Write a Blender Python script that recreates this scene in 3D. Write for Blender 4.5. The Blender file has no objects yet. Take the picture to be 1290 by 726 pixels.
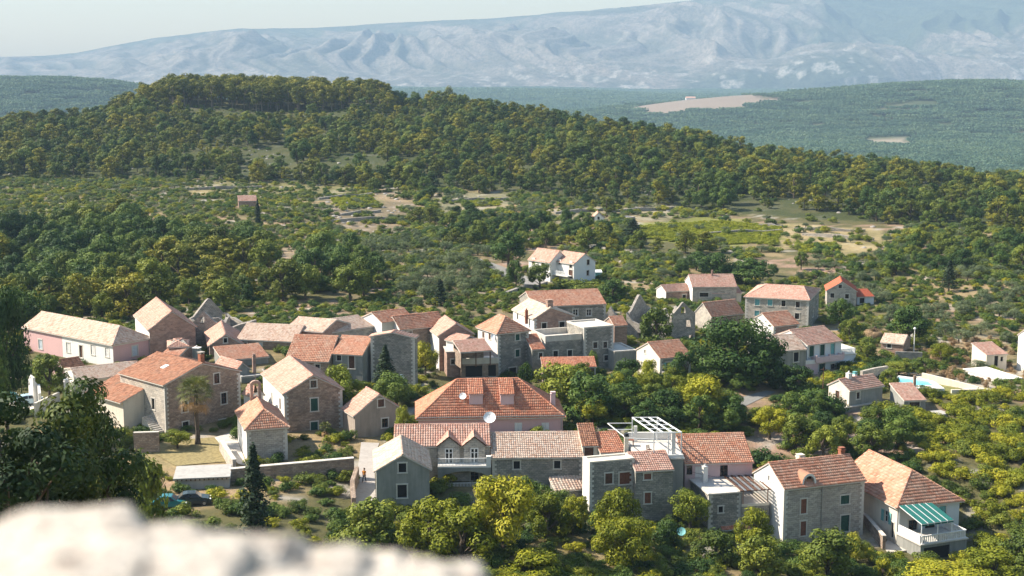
import bpy, math, random
import numpy as np
from mathutils import Vector

scene = bpy.context.scene
COL = scene.collection
R_ = math.radians
# ------------------------------------------------------------------ camera, sky, sun, exposure
EYE = Vector((0.0, 0.0, 50.0))
FPX = 1800.0
PITCH = R_(8.94)
cam_d = bpy.data.cameras.new('camera')
cam_d.sensor_width = 36.0
cam_d.lens = 36.0 * FPX / 1290.0
cam_d.clip_start = 0.1
cam_d.clip_end = 60000.0
cam_d.dof.use_dof = True
cam_d.dof.focus_distance = 180.0
cam_d.dof.aperture_fstop = 2.2
cam = bpy.data.objects.new('camera', cam_d)
cam.location = EYE
cam.rotation_euler = (math.pi / 2 - PITCH, 0, 0)
COL.objects.link(cam)
scene.camera = cam

SUN_EL, SUN_AZ = R_(42.0), R_(-82.0)            # azimuth clockwise from +Y: from the left, a shade behind the village
SDIR = Vector((math.sin(SUN_AZ) * math.cos(SUN_EL), math.cos(SUN_AZ) * math.cos(SUN_EL), math.sin(SUN_EL)))
sun_d = bpy.data.lights.new('sun', 'SUN')
sun_d.energy = 4.9
sun_d.angle = R_(0.5)
sun_d.color = (1.0, 0.895, 0.76)
sun = bpy.data.objects.new('sun', sun_d)
sun.rotation_euler = SDIR.to_track_quat('Z', 'Y').to_euler()
sun.location = (-60, 40, 120)
COL.objects.link(sun)

world = bpy.data.worlds.new('World')
scene.world = world
world.use_nodes = True
wn = world.node_tree
sky = wn.nodes.new('ShaderNodeTexSky')
sky.sky_type = 'NISHITA'
sky.sun_disc = False
sky.sun_elevation = SUN_EL
sky.sun_rotation = SUN_AZ
sky.altitude = 100
sky.air_density = 1.6
sky.dust_density = 0.8
sky.ozone_density = 1.6
bg = wn.nodes['Background']
bg.inputs['Strength'].default_value = 0.080
wn.links.new(sky.outputs['Color'], bg.inputs['Color'])

scene.view_settings.view_transform = 'Standard'
scene.view_settings.look = 'None'
scene.view_settings.exposure = 1.25
scene.view_settings.gamma = 1.0
scene.view_settings.use_curve_mapping = False
scene.render.engine = 'CYCLES'
cy = scene.cycles
cy.use_denoising = True
try:
    cy.denoiser = 'OPENIMAGEDENOISE'
    cy.denoising_input_passes = 'RGB_ALBEDO_NORMAL'
except Exception:
    pass
cy.max_bounces = 5
cy.diffuse_bounces = 2
cy.glossy_bounces = 2
cy.transmission_bounces = 3
cy.transparent_max_bounces = 6
cy.volume_bounces = 0
cy.use_adaptive_sampling = True
cy.adaptive_threshold = 0.02
cy.caustics_reflective = False
cy.caustics_refractive = False
scene.render.film_transparent = False

# ------------------------------------------------------------------ where a picture point lies in the world
SP, CP = math.sin(PITCH), math.cos(PITCH)
def ray(px, py):
    x, y = (px - 645.0) / FPX, (363.0 - py) / FPX
    return Vector((x, CP + y * SP, -SP + y * CP))
def at_z(px, py, z):
    d = ray(px, py)
    return EYE + d * ((z - EYE.z) / d.z)
def at_y(px, py, Y):
    d = ray(px, py)
    return EYE + d * (Y / d.y)
def project(x, y, z):
    dz = z - EYE.z
    dep = y * CP - dz * SP
    dep = np.maximum(dep, 0.1)
    return 645.0 + FPX * x / dep, 363.0 - FPX * (y * SP + dz * CP) / dep

# ------------------------------------------------------------------ numeric noise
def _hash(i, j, s):
    h = (i.astype(np.int64) * 374761393 + j.astype(np.int64) * 668265263 + s * 974711) & 0xFFFFFFFF
    h = ((h ^ (h >> 13)) * 1274126177) & 0xFFFFFFFF
    h = h ^ (h >> 16)
    return (h & 0xFFFF).astype(np.float64) / 65535.0
def vnoise(x, y, s=0):
    x = np.asarray(x, float); y = np.asarray(y, float)
    i, j = np.floor(x), np.floor(y)
    fx, fy = x - i, y - j
    fx = fx * fx * fx * (fx * (fx * 6 - 15) + 10); fy = fy * fy * fy * (fy * (fy * 6 - 15) + 10)
    a, b, c, d = _hash(i, j, s), _hash(i + 1, j, s), _hash(i, j + 1, s), _hash(i + 1, j + 1, s)
    return (a * (1 - fx) + b * fx) * (1 - fy) + (c * (1 - fx) + d * fx) * fy
def fbm(x, y, s=0, o=4, g=0.5):
    t, a, n = 0.0, 1.0, 0.0
    for k in range(o):
        t = t + a * vnoise(x * 2 ** k + 17.3 * k, y * 2 ** k - 9.1 * k, s + k); n += a; a *= g
    return t / n
def ridged(x, y, s=0, o=5, g=0.5):
    t, a, n = 0.0, 1.0, 0.0
    for k in range(o):
        v = 1 - np.abs(2 * vnoise(x * 2 ** k + 5.7 * k, y * 2 ** k + 3.3 * k, s + k) - 1)
        t = t + a * v * v; n += a; a *= g
    return t / n
def sstep(a, b, x):
    t = np.clip((x - a) / (b - a), 0, 1)
    return t * t * (3 - 2 * t)

# ------------------------------------------------------------------ the shape of the land
GP = []
for px, py, Y in [(988, 690, 160), (1200, 695, 160), (850, 668, 158), (480, 645, 155), (620, 640, 157), (209, 548, 181), (395, 547, 181), (320, 586, 169), (627, 475, 224), (540, 470, 218),
                  (740, 468, 227), (1019, 411, 285), (725, 357, 322), (1060, 385, 310), (1150, 486, 218), (1080, 540, 195), (1250, 462, 245), (35, 462, 212), (200, 455, 215),
                  (312, 258, 480), (100, 240, 520), (500, 290, 430), (950, 300, 415), (1290, 340, 345), (700, 290, 420), (1290, 600, 175), (900, 455, 228), (870, 380, 300),
                  (300, 640, 150), (150, 600, 165), (820, 530, 192), (640, 545, 180), (1010, 478, 232), (600, 380, 290), (300, 380, 290), (30, 330, 350), (330, 440, 216), (1120, 440, 255), (1180, 560, 185), (0, 520, 190)]:
    p = at_y(px, py, Y)
    GP.append((p.x, p.y, p.z))
for x in (-400, -200, 0, 200, 400):
    GP += [(x, 560, 3.0), (x, 100, 0.0)]
GP = np.array(GP)
HX = np.array([-500, -350, -269, -215, -190, -76, -58, -37, 0, 42, 115, 171, 204, 300, 500.])
HZ = np.array([14, 15, 17, 22, 29, 29, 24, 27, 20, 16, 6, 0, -2, -4, -4.])
HYT = np.array([780, 780, 780, 790, 800, 800, 790, 780, 760, 720, 660, 610, 570, 550, 550.])
FX = np.array([-500, -350, -100, 0, 100, 170, 210, 300, 500.])
FY = np.array([590, 590, 570, 520, 455, 420, 405, 398, 398.])
PLAIN = -90.0
def village_z(x, y):
    num = 0.0; den = 0.0
    for gx, gy, gz in GP:
        d2 = (x - gx) ** 2 + ((y - gy) * 0.8) ** 2
        w = 1.0 / (d2 + 60.0) ** 1.7
        num = num + w * gz; den = den + w
    return num / den
def ground_z(x, y):
    x = np.asarray(x, float); y = np.asarray(y, float)
    z = village_z(x, y)
    # the castle slope under the viewer
    t = np.clip(y / 135.0, 0, 1)
    cas = 46.0 * (1 - t) ** 1.15
    z = np.where(y < 135, np.maximum(0, cas) + z * sstep(60, 135, y), z)
    yt = np.interp(x, HX, HYT); zt = np.interp(x, HX, HZ); yf = np.interp(x, FX, FY)
    t = np.clip((y - yf) / (yt - yf), 0, 1)
    zh = z * (1 - t) + zt * t ** 0.92 * np.where(zt > 0, 1, 1) + 0 * t
    zh = zh + (fbm(x / 60, y / 60, 5, 3) - 0.5) * 7 * sstep(0, .25, t) * (1 - 0.6 * sstep(.8, 1, t))
    s = sstep(0, 1, (y - yt) / 620.0)
    plain = PLAIN - 2 + 6 * fbm(x / 400, y / 400, 9, 3) + 34 * np.clip(fbm(x / 900, y / 700, 19, 3) - .42, 0, 1) * sstep(1300, 1900, y)
    plain = plain + 92 * np.exp(-(((x - 1000) / 520) ** 2 + ((y - 3000) / 480) ** 2))
    plain = plain + 34 * np.exp(-(((x - 400) / 260) ** 2 + ((y - 3250) / 330) ** 2))
    plain = plain + 104 * sstep(-350, -1000, x) * np.exp(-((y - 3100) / 620) ** 2)
    plain = plain + 30 * np.exp(-(((x + 100) / 900) ** 2 + ((y - 5200) / 700) ** 2))
    return np.where(y > yt, zh * (1 - s) + plain * s, zh)
def gz(x, y):
    return float(ground_z(np.array([x]), np.array([y]))[0])
def hit(px, py, y0=100.0):
    d = ray(px, py)
    t = np.arange(y0, 1200, 1.0) / d.y
    zz = ground_z(d.x * t, d.y * t)
    below = np.nonzero(EYE.z + d.z * t < zz)[0]
    k = below[0] if len(below) else len(t) - 1
    p = EYE + d * float(t[k])
    return Vector((p.x, p.y, gz(p.x, p.y)))

# ------------------------------------------------------------------ meshes and objects
class MB:
    def __init__(s):
        s.v, s.f, s.uv, s.m = [], [], [], []
    def poly(s, pts, uvs=None, m=0):
        n = len(s.v)
        s.v.extend([tuple(p) for p in pts])
        s.f.append(tuple(range(n, n + len(pts))))
        s.uv.extend(uvs if uvs is not None else [(0.0, 0.0)] * len(pts))
        s.m.append(m)
    def hexa(s, b, t, m=0, cap=True):
        """b, t: bottom and top rings (counter-clockwise seen from above)."""
        n = len(b)
        for i in range(n):
            j = (i + 1) % n
            q = [b[i], b[j], t[j], t[i]]
            w = (Vector(b[j]) - Vector(b[i])).length
            s.poly(q, [(0, b[i][2]), (w, b[j][2]), (w, t[j][2]), (0, t[i][2])], m)
        if cap:
            s.poly(t, [(p[0], p[1]) for p in t], m)
            s.poly(b[::-1], [(p[0], p[1]) for p in b[::-1]], m)
    def box(s, c, sx, sy, sz, rz=0.0, m=0, taper=1.0):
        """c: centre of the base."""
        ca, sa = math.cos(rz), math.sin(rz)
        def ring(z, k):
            return [(c[0] + ca * x * k - sa * y * k, c[1] + sa * x * k + ca * y * k, z) for x, y in ((-sx/2, -sy/2), (sx/2, -sy/2), (sx/2, sy/2), (-sx/2, sy/2))]
        s.hexa(ring(c[2], 1), ring(c[2] + sz, taper), m)
    def bar(s, p, q, w, h=None, m=0):
        """a square bar from p to q."""
        h = h or w
        p, q = Vector(p), Vector(q)
        d = (q - p).normalized()
        up = Vector((0, 0, 1)) if abs(d.z) < 0.95 else Vector((0, 1, 0))
        a = d.cross(up).normalized() * (w / 2); b = a.cross(d).normalized() * (h / 2)
        r0 = [p - a - b, p + a - b, p + a + b, p - a + b]; r1 = [x + (q - p) for x in r0]
        for i in range(4):
            j = (i + 1) % 4
            s.poly([r0[i], r0[j], r1[j], r1[i]], None, m)
        s.poly(r0[::-1], None, m); s.poly(r1, None, m)
    def tube(s, pts, rad, n=6, m=0, cap=True):
        rings = []
        for i, p in enumerate(pts):
            p = Vector(p)
            d = (Vector(pts[min(i + 1, len(pts) - 1)]) - Vector(pts[max(i - 1, 0)])).normalized()
            up = Vector((0, 0, 1)) if abs(d.z) < 0.9 else Vector((1, 0, 0))
            a = d.cross(up).normalized(); b = d.cross(a)
            rings.append([p + (a * math.cos(2 * math.pi * k / n) + b * math.sin(2 * math.pi * k / n)) * rad[i] for k in range(n)])
        for i in range(len(rings) - 1):
            for k in range(n):
                l = (k + 1) % n
                s.poly([rings[i][k], rings[i + 1][k], rings[i + 1][l], rings[i][l]], None, m)
        if cap:
            s.poly(rings[-1][::-1], None, m); s.poly(rings[0], None, m)
    def mesh(s, name, mats, smooth=False):
        me = bpy.data.meshes.new(name)
        me.from_pydata(s.v, [], s.f)
        for x in mats: me.materials.append(x)
        if s.uv:
            uv = me.uv_layers.new(name='UVMap')
            uv.data.foreach_set('uv', np.array(s.uv, 'f').ravel())
        me.polygons.foreach_set('material_index', np.array(s.m, 'i'))
        if smooth: me.polygons.foreach_set('use_smooth', np.ones(len(s.f), bool))
        me.update()
        return me

def np_mesh(name, V, Fq, mats, uv=None, attrs=None, midx=None, smooth=False):
    """mesh from numpy quads (or tris): V (n,3), Fq (k,4) ints."""
    me = bpy.data.meshes.new(name)
    k, c = Fq.shape
    me.vertices.add(len(V)); me.vertices.foreach_set('co', np.ascontiguousarray(V, 'f').ravel())
    me.loops.add(k * c); me.loops.foreach_set('vertex_index', np.ascontiguousarray(Fq, 'i').ravel())
    me.polygons.add(k)
    me.polygons.foreach_set('loop_start', np.arange(0, k * c, c, dtype='i'))
    try: me.polygons.foreach_set('loop_total', np.full(k, c, 'i'))
    except Exception: pass
    if smooth: me.polygons.foreach_set('use_smooth', np.ones(k, bool))
    for x in mats: me.materials.append(x)
    if midx is not None: me.polygons.foreach_set('material_index', np.ascontiguousarray(midx, 'i'))
    if uv is not None:
        l = me.uv_layers.new(name='UVMap'); l.data.foreach_set('uv', np.ascontiguousarray(uv[Fq.ravel()], 'f').ravel())
    for an, av in (attrs or {}).items():
        if av.ndim == 1:
            a = me.attributes.new(an, 'FLOAT', 'POINT'); a.data.foreach_set('value', np.ascontiguousarray(av, 'f'))
        else:
            a = me.attributes.new(an, 'FLOAT_COLOR', 'POINT')
            a.data.foreach_set('color', np.ascontiguousarray(np.hstack([av, np.ones((len(av), 1))]), 'f').ravel())
    me.update(calc_edges=True)
    me.validate()
    return me

def obj(name, me, parent=None, loc=None, kind=None):
    o = bpy.data.objects.new(name, me)
    COL.objects.link(o)
    if parent is not None: o.parent = parent
    if loc is not None: o.location = loc
    if kind: o['kind'] = kind
    return o
def tag(o, label, cat, group=None):
    o['label'] = label; o['category'] = cat
    if group: o['group'] = group
    return o
def empty(name, label, cat, loc, rz=0.0, group=None, scale=1.0):
    o = bpy.data.objects.new(name, None)
    o.empty_display_size = 0.5
    COL.objects.link(o)
    o.location = loc; o.rotation_euler = (0, 0, rz)
    if scale != 1.0: o.scale = (scale, scale, scale)
    return tag(o, label, cat, group)

# ------------------------------------------------------------------ materials
MATS = {}
class NT:
    def __init__(s, name):
        s.m = bpy.data.materials.new(name); s.m.use_nodes = True
        s.t = s.m.node_tree; s.b = s.t.nodes['Principled BSDF']; s.out = s.t.nodes['Material Output']
        s.b.inputs['Roughness'].default_value = 0.85
        s.b.inputs['Specular IOR Level'].default_value = 0.25
        MATS[name] = s.m
    def n(s, typ, ins=None, **kw):
        nd = s.t.nodes.new(typ)
        for k, v in kw.items(): setattr(nd, k, v)
        for k, v in (ins or {}).items():
            if isinstance(v, bpy.types.NodeSocket): s.t.links.new(v, nd.inputs[k])
            else: nd.inputs[k].default_value = v
        return nd
    def mix(s, fac, a, b, blend='MIX'):
        nd = s.t.nodes.new('ShaderNodeMix'); nd.data_type = 'RGBA'; nd.blend_type = blend
        for i, v in ((0, fac), (6, a), (7, b)):
            if isinstance(v, bpy.types.NodeSocket): s.t.links.new(v, nd.inputs[i])
            else: nd.inputs[i].default_value = v if i == 0 else (*v, 1.0) if len(v) == 3 else v
        return nd.outputs[2]
    def math(s, op, a, b=0.0, c=0.0, clamp=False):
        nd = s.t.nodes.new('ShaderNodeMath'); nd.operation = op; nd.use_clamp = clamp
        for i, v in enumerate((a, b, c)):
            if isinstance(v, bpy.types.NodeSocket): s.t.links.new(v, nd.inputs[i])
            else: nd.inputs[i].default_value = v
        return nd.outputs[0]
    def ramp(s, fac, stops):
        nd = s.t.nodes.new('ShaderNodeValToRGB'); e = nd.color_ramp.elements
        while len(e) < len(stops): e.new(0.5)
        for x, (p, c) in zip(e, stops): x.position = p; x.color = (*c, 1.0)
        s.t.links.new(fac, nd.inputs[0]); return nd.outputs[0]
    def base(s, sock): s.t.links.new(sock, s.b.inputs['Base Color']); return s
    def bump(s, h, dist, strength=1.0):
        nd = s.n('ShaderNodeBump', {'Height': h, 'Distance': dist, 'Strength': strength}); s.t.links.new(nd.outputs[0], s.b.inputs['Normal'])
    def uv(s): return s.n('ShaderNodeUVMap', uv_map='UVMap').outputs[0]
    def pos(s): return s.n('ShaderNodeNewGeometry').outputs['Position']
    def noise(s, vec, scale, detail=4.0, rough=0.55):
        return s.n('ShaderNodeTexNoise', {'Vector': vec, 'Scale': scale, 'Detail': detail, 'Roughness': rough}).outputs[0]

def tile_mat(name, cols, stain=0.35, rough=0.85, lichen=(0.50, 0.40, 0.31)):
    t = NT(name)
    uv = t.uv()
    fl = t.n('ShaderNodeVectorMath', {0: uv}, operation='FLOOR').outputs[0]
    wn_ = t.n('ShaderNodeTexWhiteNoise', {'Vector': fl}, noise_dimensions='3D').outputs[0]
    c = t.ramp(wn_, [(i / (len(cols) - 1), x) for i, x in enumerate(cols)])
    p = t.pos()
    big = t.noise(p, 0.55, 5)
    c = t.mix(t.ramp(big, [(0.46, (0, 0, 0)), (0.72, (stain, stain, stain))]), c, lichen)
    fine = t.noise(p, 9.0, 3)
    c = t.mix(0.25, c, t.ramp(fine, [(0.3, (0.62, 0.62, 0.62)), (0.6, (1, 1, 1))]), 'MULTIPLY')
    st = t.noise(t.n('ShaderNodeVectorMath', {0: p, 1: (1.0, 1.0, 0.5)}, operation='MULTIPLY').outputs[0], 1.6, 6, 0.7)
    c = t.mix(t.ramp(st, [(0.52, (0, 0, 0)), (0.70, (0.55, 0.55, 0.55))]), c, (0.16, 0.115, 0.085))
    t.base(c); t.b.inputs['Roughness'].default_value = rough
    return t.m
TILE_RED = tile_mat('tile_red', [(0.44, 0.165, 0.095), (0.51, 0.20, 0.115), (0.56, 0.25, 0.15), (0.38, 0.135, 0.08), (0.54, 0.29, 0.19)], 0.22)
TILE_ORANGE = tile_mat('tile_orange', [(0.45, 0.195, 0.118), (0.51, 0.24, 0.15), (0.55, 0.30, 0.20), (0.39, 0.16, 0.095), (0.56, 0.36, 0.26)], 0.38)
TILE_PINK = tile_mat('tile_pink', [(0.44, 0.235, 0.175), (0.50, 0.285, 0.22), (0.53, 0.335, 0.265), (0.39, 0.20, 0.145), (0.56, 0.40, 0.325)], 0.35)
TILE_PALE = tile_mat('tile_pale', [(0.50, 0.345, 0.265), (0.57, 0.425, 0.335), (0.61, 0.49, 0.40), (0.46, 0.285, 0.205), (0.63, 0.53, 0.44)], 0.5, lichen=(0.60, 0.49, 0.38))
TILE_BROWN = tile_mat('tile_brown', [(0.22, 0.095, 0.055), (0.32, 0.145, 0.085), (0.40, 0.20, 0.125), (0.17, 0.075, 0.048)], 0.4, lichen=(0.30, 0.19, 0.13))
TILE_BRIGHT = tile_mat('tile_bright', [(0.42, 0.10, 0.05), (0.46, 0.12, 0.06), (0.40, 0.09, 0.05)], 0.05)

def stone_mat(name, c1, c2, mortar, w=0.42, h=0.22, distort=0.10, stain=(0.16, 0.15, 0.13), pale=0.0):
    t = NT(name)
    uv = t.uv()
    nz = t.n('ShaderNodeTexNoise', {'Vector': uv, 'Scale': 1.9, 'Detail': 2.0}).outputs[1]
    off = t.n('ShaderNodeVectorMath', {0: nz, 1: (0.5, 0.5, 0.5)}, operation='SUBTRACT').outputs[0]
    off = t.n('ShaderNodeVectorMath', {0: off, 'Scale': distort}, operation='SCALE').outputs[0]
    v = t.n('ShaderNodeVectorMath', {0: uv, 1: off}, operation='ADD').outputs[0]
    br = t.n('ShaderNodeTexBrick', {'Vector': v, 'Color1': (*c1, 1), 'Color2': (*c2, 1), 'Mortar': (*mortar, 1), 'Scale': 1.0, 'Mortar Size': 0.022, 'Mortar Smooth': 0.35, 'Bias': 0.0, 'Brick Width': w, 'Row Height': h})
    vor = t.n('ShaderNodeTexVoronoi', {'Vector': t.n('ShaderNodeVectorMath', {0: v, 1: (1.0 / w, 1.0 / h, 1.0)}, operation='MULTIPLY').outputs[0], 'Scale': 0.8})
    sep = t.n('ShaderNodeSeparateColor', {0: vor.outputs['Color']}).outputs[0]
    c = t.mix(0.55, br.outputs['Color'], t.ramp(sep, [(0, (0.50, 0.50, 0.52)), (0.5, (0.95, 0.93, 0.9)), (1, (1.25, 1.2, 1.12))]), 'MULTIPLY')
    p = t.pos()
    big = t.noise(p, 0.45, 5)
    c = t.mix(t.ramp(big, [(0.45, (0, 0, 0)), (0.75, (0.55, 0.55, 0.55))]), c, stain)
    fine = t.noise(p, 14.0, 4)
    c = t.mix(0.3, c, t.ramp(fine, [(0.3, (0.5, 0.5, 0.5)), (0.7, (1.1, 1.1, 1.1))]), 'MULTIPLY')
    t.base(c)
    hh = t.math('SUBTRACT', t.math('MULTIPLY', fine, 0.5), t.math('MULTIPLY', br.outputs['Fac'], 1.0))
    t.bump(hh, 0.05, 0.8)
    return t.m
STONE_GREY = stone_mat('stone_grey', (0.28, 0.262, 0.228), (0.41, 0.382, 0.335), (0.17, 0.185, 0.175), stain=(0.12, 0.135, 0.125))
STONE_WARM = stone_mat('stone_warm', (0.30, 0.22, 0.165), (0.44, 0.35, 0.28), (0.25, 0.195, 0.155), stain=(0.17, 0.13, 0.10))
STONE_PINK = stone_mat('stone_pink', (0.36, 0.235, 0.185), (0.45, 0.32, 0.26), (0.38, 0.27, 0.22), stain=(0.24, 0.16, 0.13))
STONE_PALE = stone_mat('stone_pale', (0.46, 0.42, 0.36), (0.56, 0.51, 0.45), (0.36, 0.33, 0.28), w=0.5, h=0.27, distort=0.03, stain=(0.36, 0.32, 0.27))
STONE_COURSE = stone_mat('stone_coursed', (0.42, 0.385, 0.335), (0.52, 0.48, 0.42), (0.29, 0.265, 0.23), w=0.55, h=0.25, distort=0.02, stain=(0.34, 0.30, 0.26))
STONE_RUIN = stone_mat('stone_ruin', (0.34, 0.31, 0.275), (0.46, 0.42, 0.37), (0.22, 0.20, 0.17), w=0.38, h=0.24, distort=0.22)

def plaster_mat(name, c, d, rough=0.9, streak=0.5):
    t = NT(name)
    p = t.pos()
    n1 = t.noise(p, 0.6, 6, 0.65)
    sc = t.n('ShaderNodeVectorMath', {0: p, 1: (2.5, 2.5, 0.25)}, operation='MULTIPLY').outputs[0]
    n2 = t.noise(sc, 1.0, 4)
    f = t.ramp(t.math('ADD', t.math('MULTIPLY', n1, 0.5), t.math('MULTIPLY', n2, 0.5)), [(0.42, (0, 0, 0)), (0.68, (streak, streak, streak))])
    c_ = t.mix(f, c, d)
    t.base(c_); t.b.inputs['Roughness'].default_value = rough
    t.bump(t.noise(p, 18.0, 3), 0.01, 0.4)
    return t.m
PL_WHITE_AND_SUNLIT = plaster_mat('plaster_white_and_sunlit_stone', (0.72, 0.70, 0.66), (0.52, 0.49, 0.44), streak=0.35)  # real white render, also sunlight painted onto side walls of stone
PL_PINK = plaster_mat('plaster_pink', (0.58, 0.37, 0.36), (0.50, 0.33, 0.31))
PL_LILAC = plaster_mat('plaster_pale_pink', (0.60, 0.44, 0.44), (0.50, 0.38, 0.37))
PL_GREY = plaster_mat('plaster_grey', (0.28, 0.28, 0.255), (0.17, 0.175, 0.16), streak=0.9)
PL_BROWN = plaster_mat('plaster_brown', (0.33, 0.28, 0.235), (0.22, 0.185, 0.155), streak=0.9)
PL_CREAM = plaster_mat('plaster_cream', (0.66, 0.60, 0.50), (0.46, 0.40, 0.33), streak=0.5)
PL_BLUE_SHADED = plaster_mat('plaster_bluish_shaded', (0.60, 0.62, 0.63), (0.50, 0.52, 0.53), streak=0.3)  # mostly white render with the bluish tone of shade put into its colour
CONCRETE = plaster_mat('concrete', (0.40, 0.385, 0.355), (0.27, 0.26, 0.24), streak=0.8)
SLAB = plaster_mat('terrace_slab', (0.56, 0.52, 0.46), (0.40, 0.365, 0.31), streak=0.8)
PATH = plaster_mat('path_surface', (0.40, 0.37, 0.335), (0.31, 0.28, 0.25), streak=0.9)
ASPH = plaster_mat('road_surface', (0.22, 0.215, 0.20), (0.16, 0.155, 0.145), streak=0.9)
WINSTONE = plaster_mat('window_stone', (0.58, 0.55, 0.49), (0.44, 0.41, 0.36), streak=0.6)

def flat(name, c, rough=0.6, metal=0.0, spec=0.3, var=0.15):
    t = NT(name)
    n = t.noise(t.pos(), 3.0, 4)
    d = tuple(x * (1 - var) for x in c)
    t.base(t.mix(t.ramp(n, [(0.4, (0, 0, 0)), (0.65, (1, 1, 1))]), c, d))
    t.b.inputs['Roughness'].default_value = rough; t.b.inputs['Metallic'].default_value = metal
    t.b.inputs['Specular IOR Level'].default_value = spec
    return t.m
GLASS = flat('window_glass', (0.018, 0.02, 0.022), 0.12, 0, 0.5, 0.4)
DARK = flat('dark_interior', (0.02, 0.018, 0.016), 0.9)
WOOD_BROWN = flat('wood_brown', (0.13, 0.065, 0.04), 0.7, var=0.35)
WOOD_RUST = flat('wood_rust', (0.22, 0.085, 0.05), 0.7, var=0.3)
WOOD_GREEN = flat('wood_dark_green', (0.018, 0.075, 0.055), 0.6, var=0.25)
WOOD_TEAL = flat('wood_teal', (0.16, 0.40, 0.40), 0.6)
WOOD_BLUE = flat('wood_pale_blue', (0.50, 0.57, 0.62), 0.6)
WOOD_WHITE = flat('wood_white', (0.72, 0.71, 0.68), 0.5, var=0.1)
METAL_WHITE = flat('metal_white', (0.78, 0.79, 0.78), 0.4, 0, 0.5, 0.05)
METAL_GREY = flat('metal_grey', (0.35, 0.36, 0.36), 0.45, 0.6, 0.5, 0.1)
METAL_DARK = flat('metal_dark', (0.05, 0.05, 0.05), 0.5, 0.3)
BRONZE = flat('bronze', (0.10, 0.07, 0.035), 0.4, 0.8)
BRICK_RED = flat('chimney_brick', (0.33, 0.13, 0.075), 0.9, var=0.35)
FABRIC_GREEN = flat('awning_green', (0.015, 0.13, 0.11), 0.85)
FABRIC_WHITE = flat('awning_white', (0.55, 0.56, 0.54), 0.85, var=0.05)
BARK = flat('bark', (0.11, 0.085, 0.062), 0.95, var=0.5)
BARK_PALE = flat('bark_pale', (0.22, 0.18, 0.14), 0.95, var=0.5)

def leaf_mat(name, ca, cb, cc, trans=0.13, objvar=0.5):
    """ca dark, cb mid, cc light leaf; each leaf cluster and each plant has a tone of its own."""
    t = NT(name)
    at = t.n('ShaderNodeAttribute', attribute_name='tint').outputs['Fac']
    oi = t.n('ShaderNodeObjectInfo').outputs['Random']
    f = t.math('ADD', t.math('MULTIPLY', at, 1.0 - objvar), t.math('MULTIPLY', oi, objvar))
    c = t.ramp(f, [(0.15, ca), (0.5, cb), (0.85, cc)])
    t.base(c); t.b.inputs['Roughness'].default_value = 0.62; t.b.inputs['Specular IOR Level'].default_value = 0.18
    tr = t.n('ShaderNodeBsdfTranslucent', {'Color': t.mix(1.0, c, (1.15, 1.15, 0.55), 'MULTIPLY')})
    mx = t.n('ShaderNodeMixShader', {0: trans, 1: t.b.outputs[0], 2: tr.outputs[0]})
    t.t.links.new(mx.outputs[0], t.out.inputs['Surface'])
    return t.m
LF_PINE = leaf_mat('needles_pine', (0.043, 0.063, 0.008), (0.118, 0.133, 0.012), (0.260, 0.233, 0.023))
LF_OAK = leaf_mat('leaves_dark', (0.022, 0.052, 0.012), (0.055, 0.102, 0.017), (0.133, 0.182, 0.028))
LF_YEL = leaf_mat('leaves_yellow_green', (0.074, 0.100, 0.007), (0.189, 0.207, 0.011), (0.363, 0.332, 0.021))
LF_LIME = leaf_mat('leaves_lime', (0.13, 0.17, 0.018), (0.23, 0.25, 0.022), (0.33, 0.31, 0.03))
LF_MID = leaf_mat('leaves_mid', (0.046, 0.077, 0.013), (0.109, 0.145, 0.020), (0.227, 0.249, 0.030))
LF_OLIVE = leaf_mat('leaves_olive', (0.075, 0.105, 0.056), (0.115, 0.150, 0.076), (0.18, 0.21, 0.105), 0.25)
LF_SCRUB = leaf_mat('leaves_scrub', (0.048, 0.096, 0.023), (0.101, 0.159, 0.032), (0.220, 0.249, 0.045), 0.3, 0.7)
LF_PINE_GREEN = leaf_mat('needles_green', (0.025, 0.055, 0.012), (0.067, 0.107, 0.018), (0.160, 0.186, 0.030))
LF_NEAR = leaf_mat('needles_dark', (0.018, 0.038, 0.014), (0.040, 0.070, 0.018), (0.13, 0.15, 0.028))
LF_CYP = leaf_mat('leaves_cypress', (0.012, 0.028, 0.014), (0.022, 0.042, 0.018), (0.04, 0.06, 0.022), 0.15)
LF_DRY = leaf_mat('dry_stalks', (0.26, 0.17, 0.10), (0.36, 0.25, 0.15), (0.46, 0.34, 0.22), 0.3)
LF_VINE = leaf_mat('leaves_vine', (0.17, 0.21, 0.02), (0.28, 0.31, 0.03), (0.40, 0.39, 0.05), 0.4)
LF_PALM = leaf_mat('palm_leaf', (0.075, 0.095, 0.035), (0.13, 0.145, 0.05), (0.20, 0.20, 0.075), 0.3)
LF_PALMDRY = leaf_mat('palm_leaf_dry', (0.22, 0.14, 0.07), (0.32, 0.20, 0.10), (0.40, 0.27, 0.14), 0.3)
LF_FAR_HAZED = leaf_mat('leaves_far_wood_hazed', (0.055, 0.115, 0.075), (0.095, 0.165, 0.095), (0.16, 0.22, 0.115), 0.2)  # leaf colour lightened and blued to carry some of the distant haze

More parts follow.
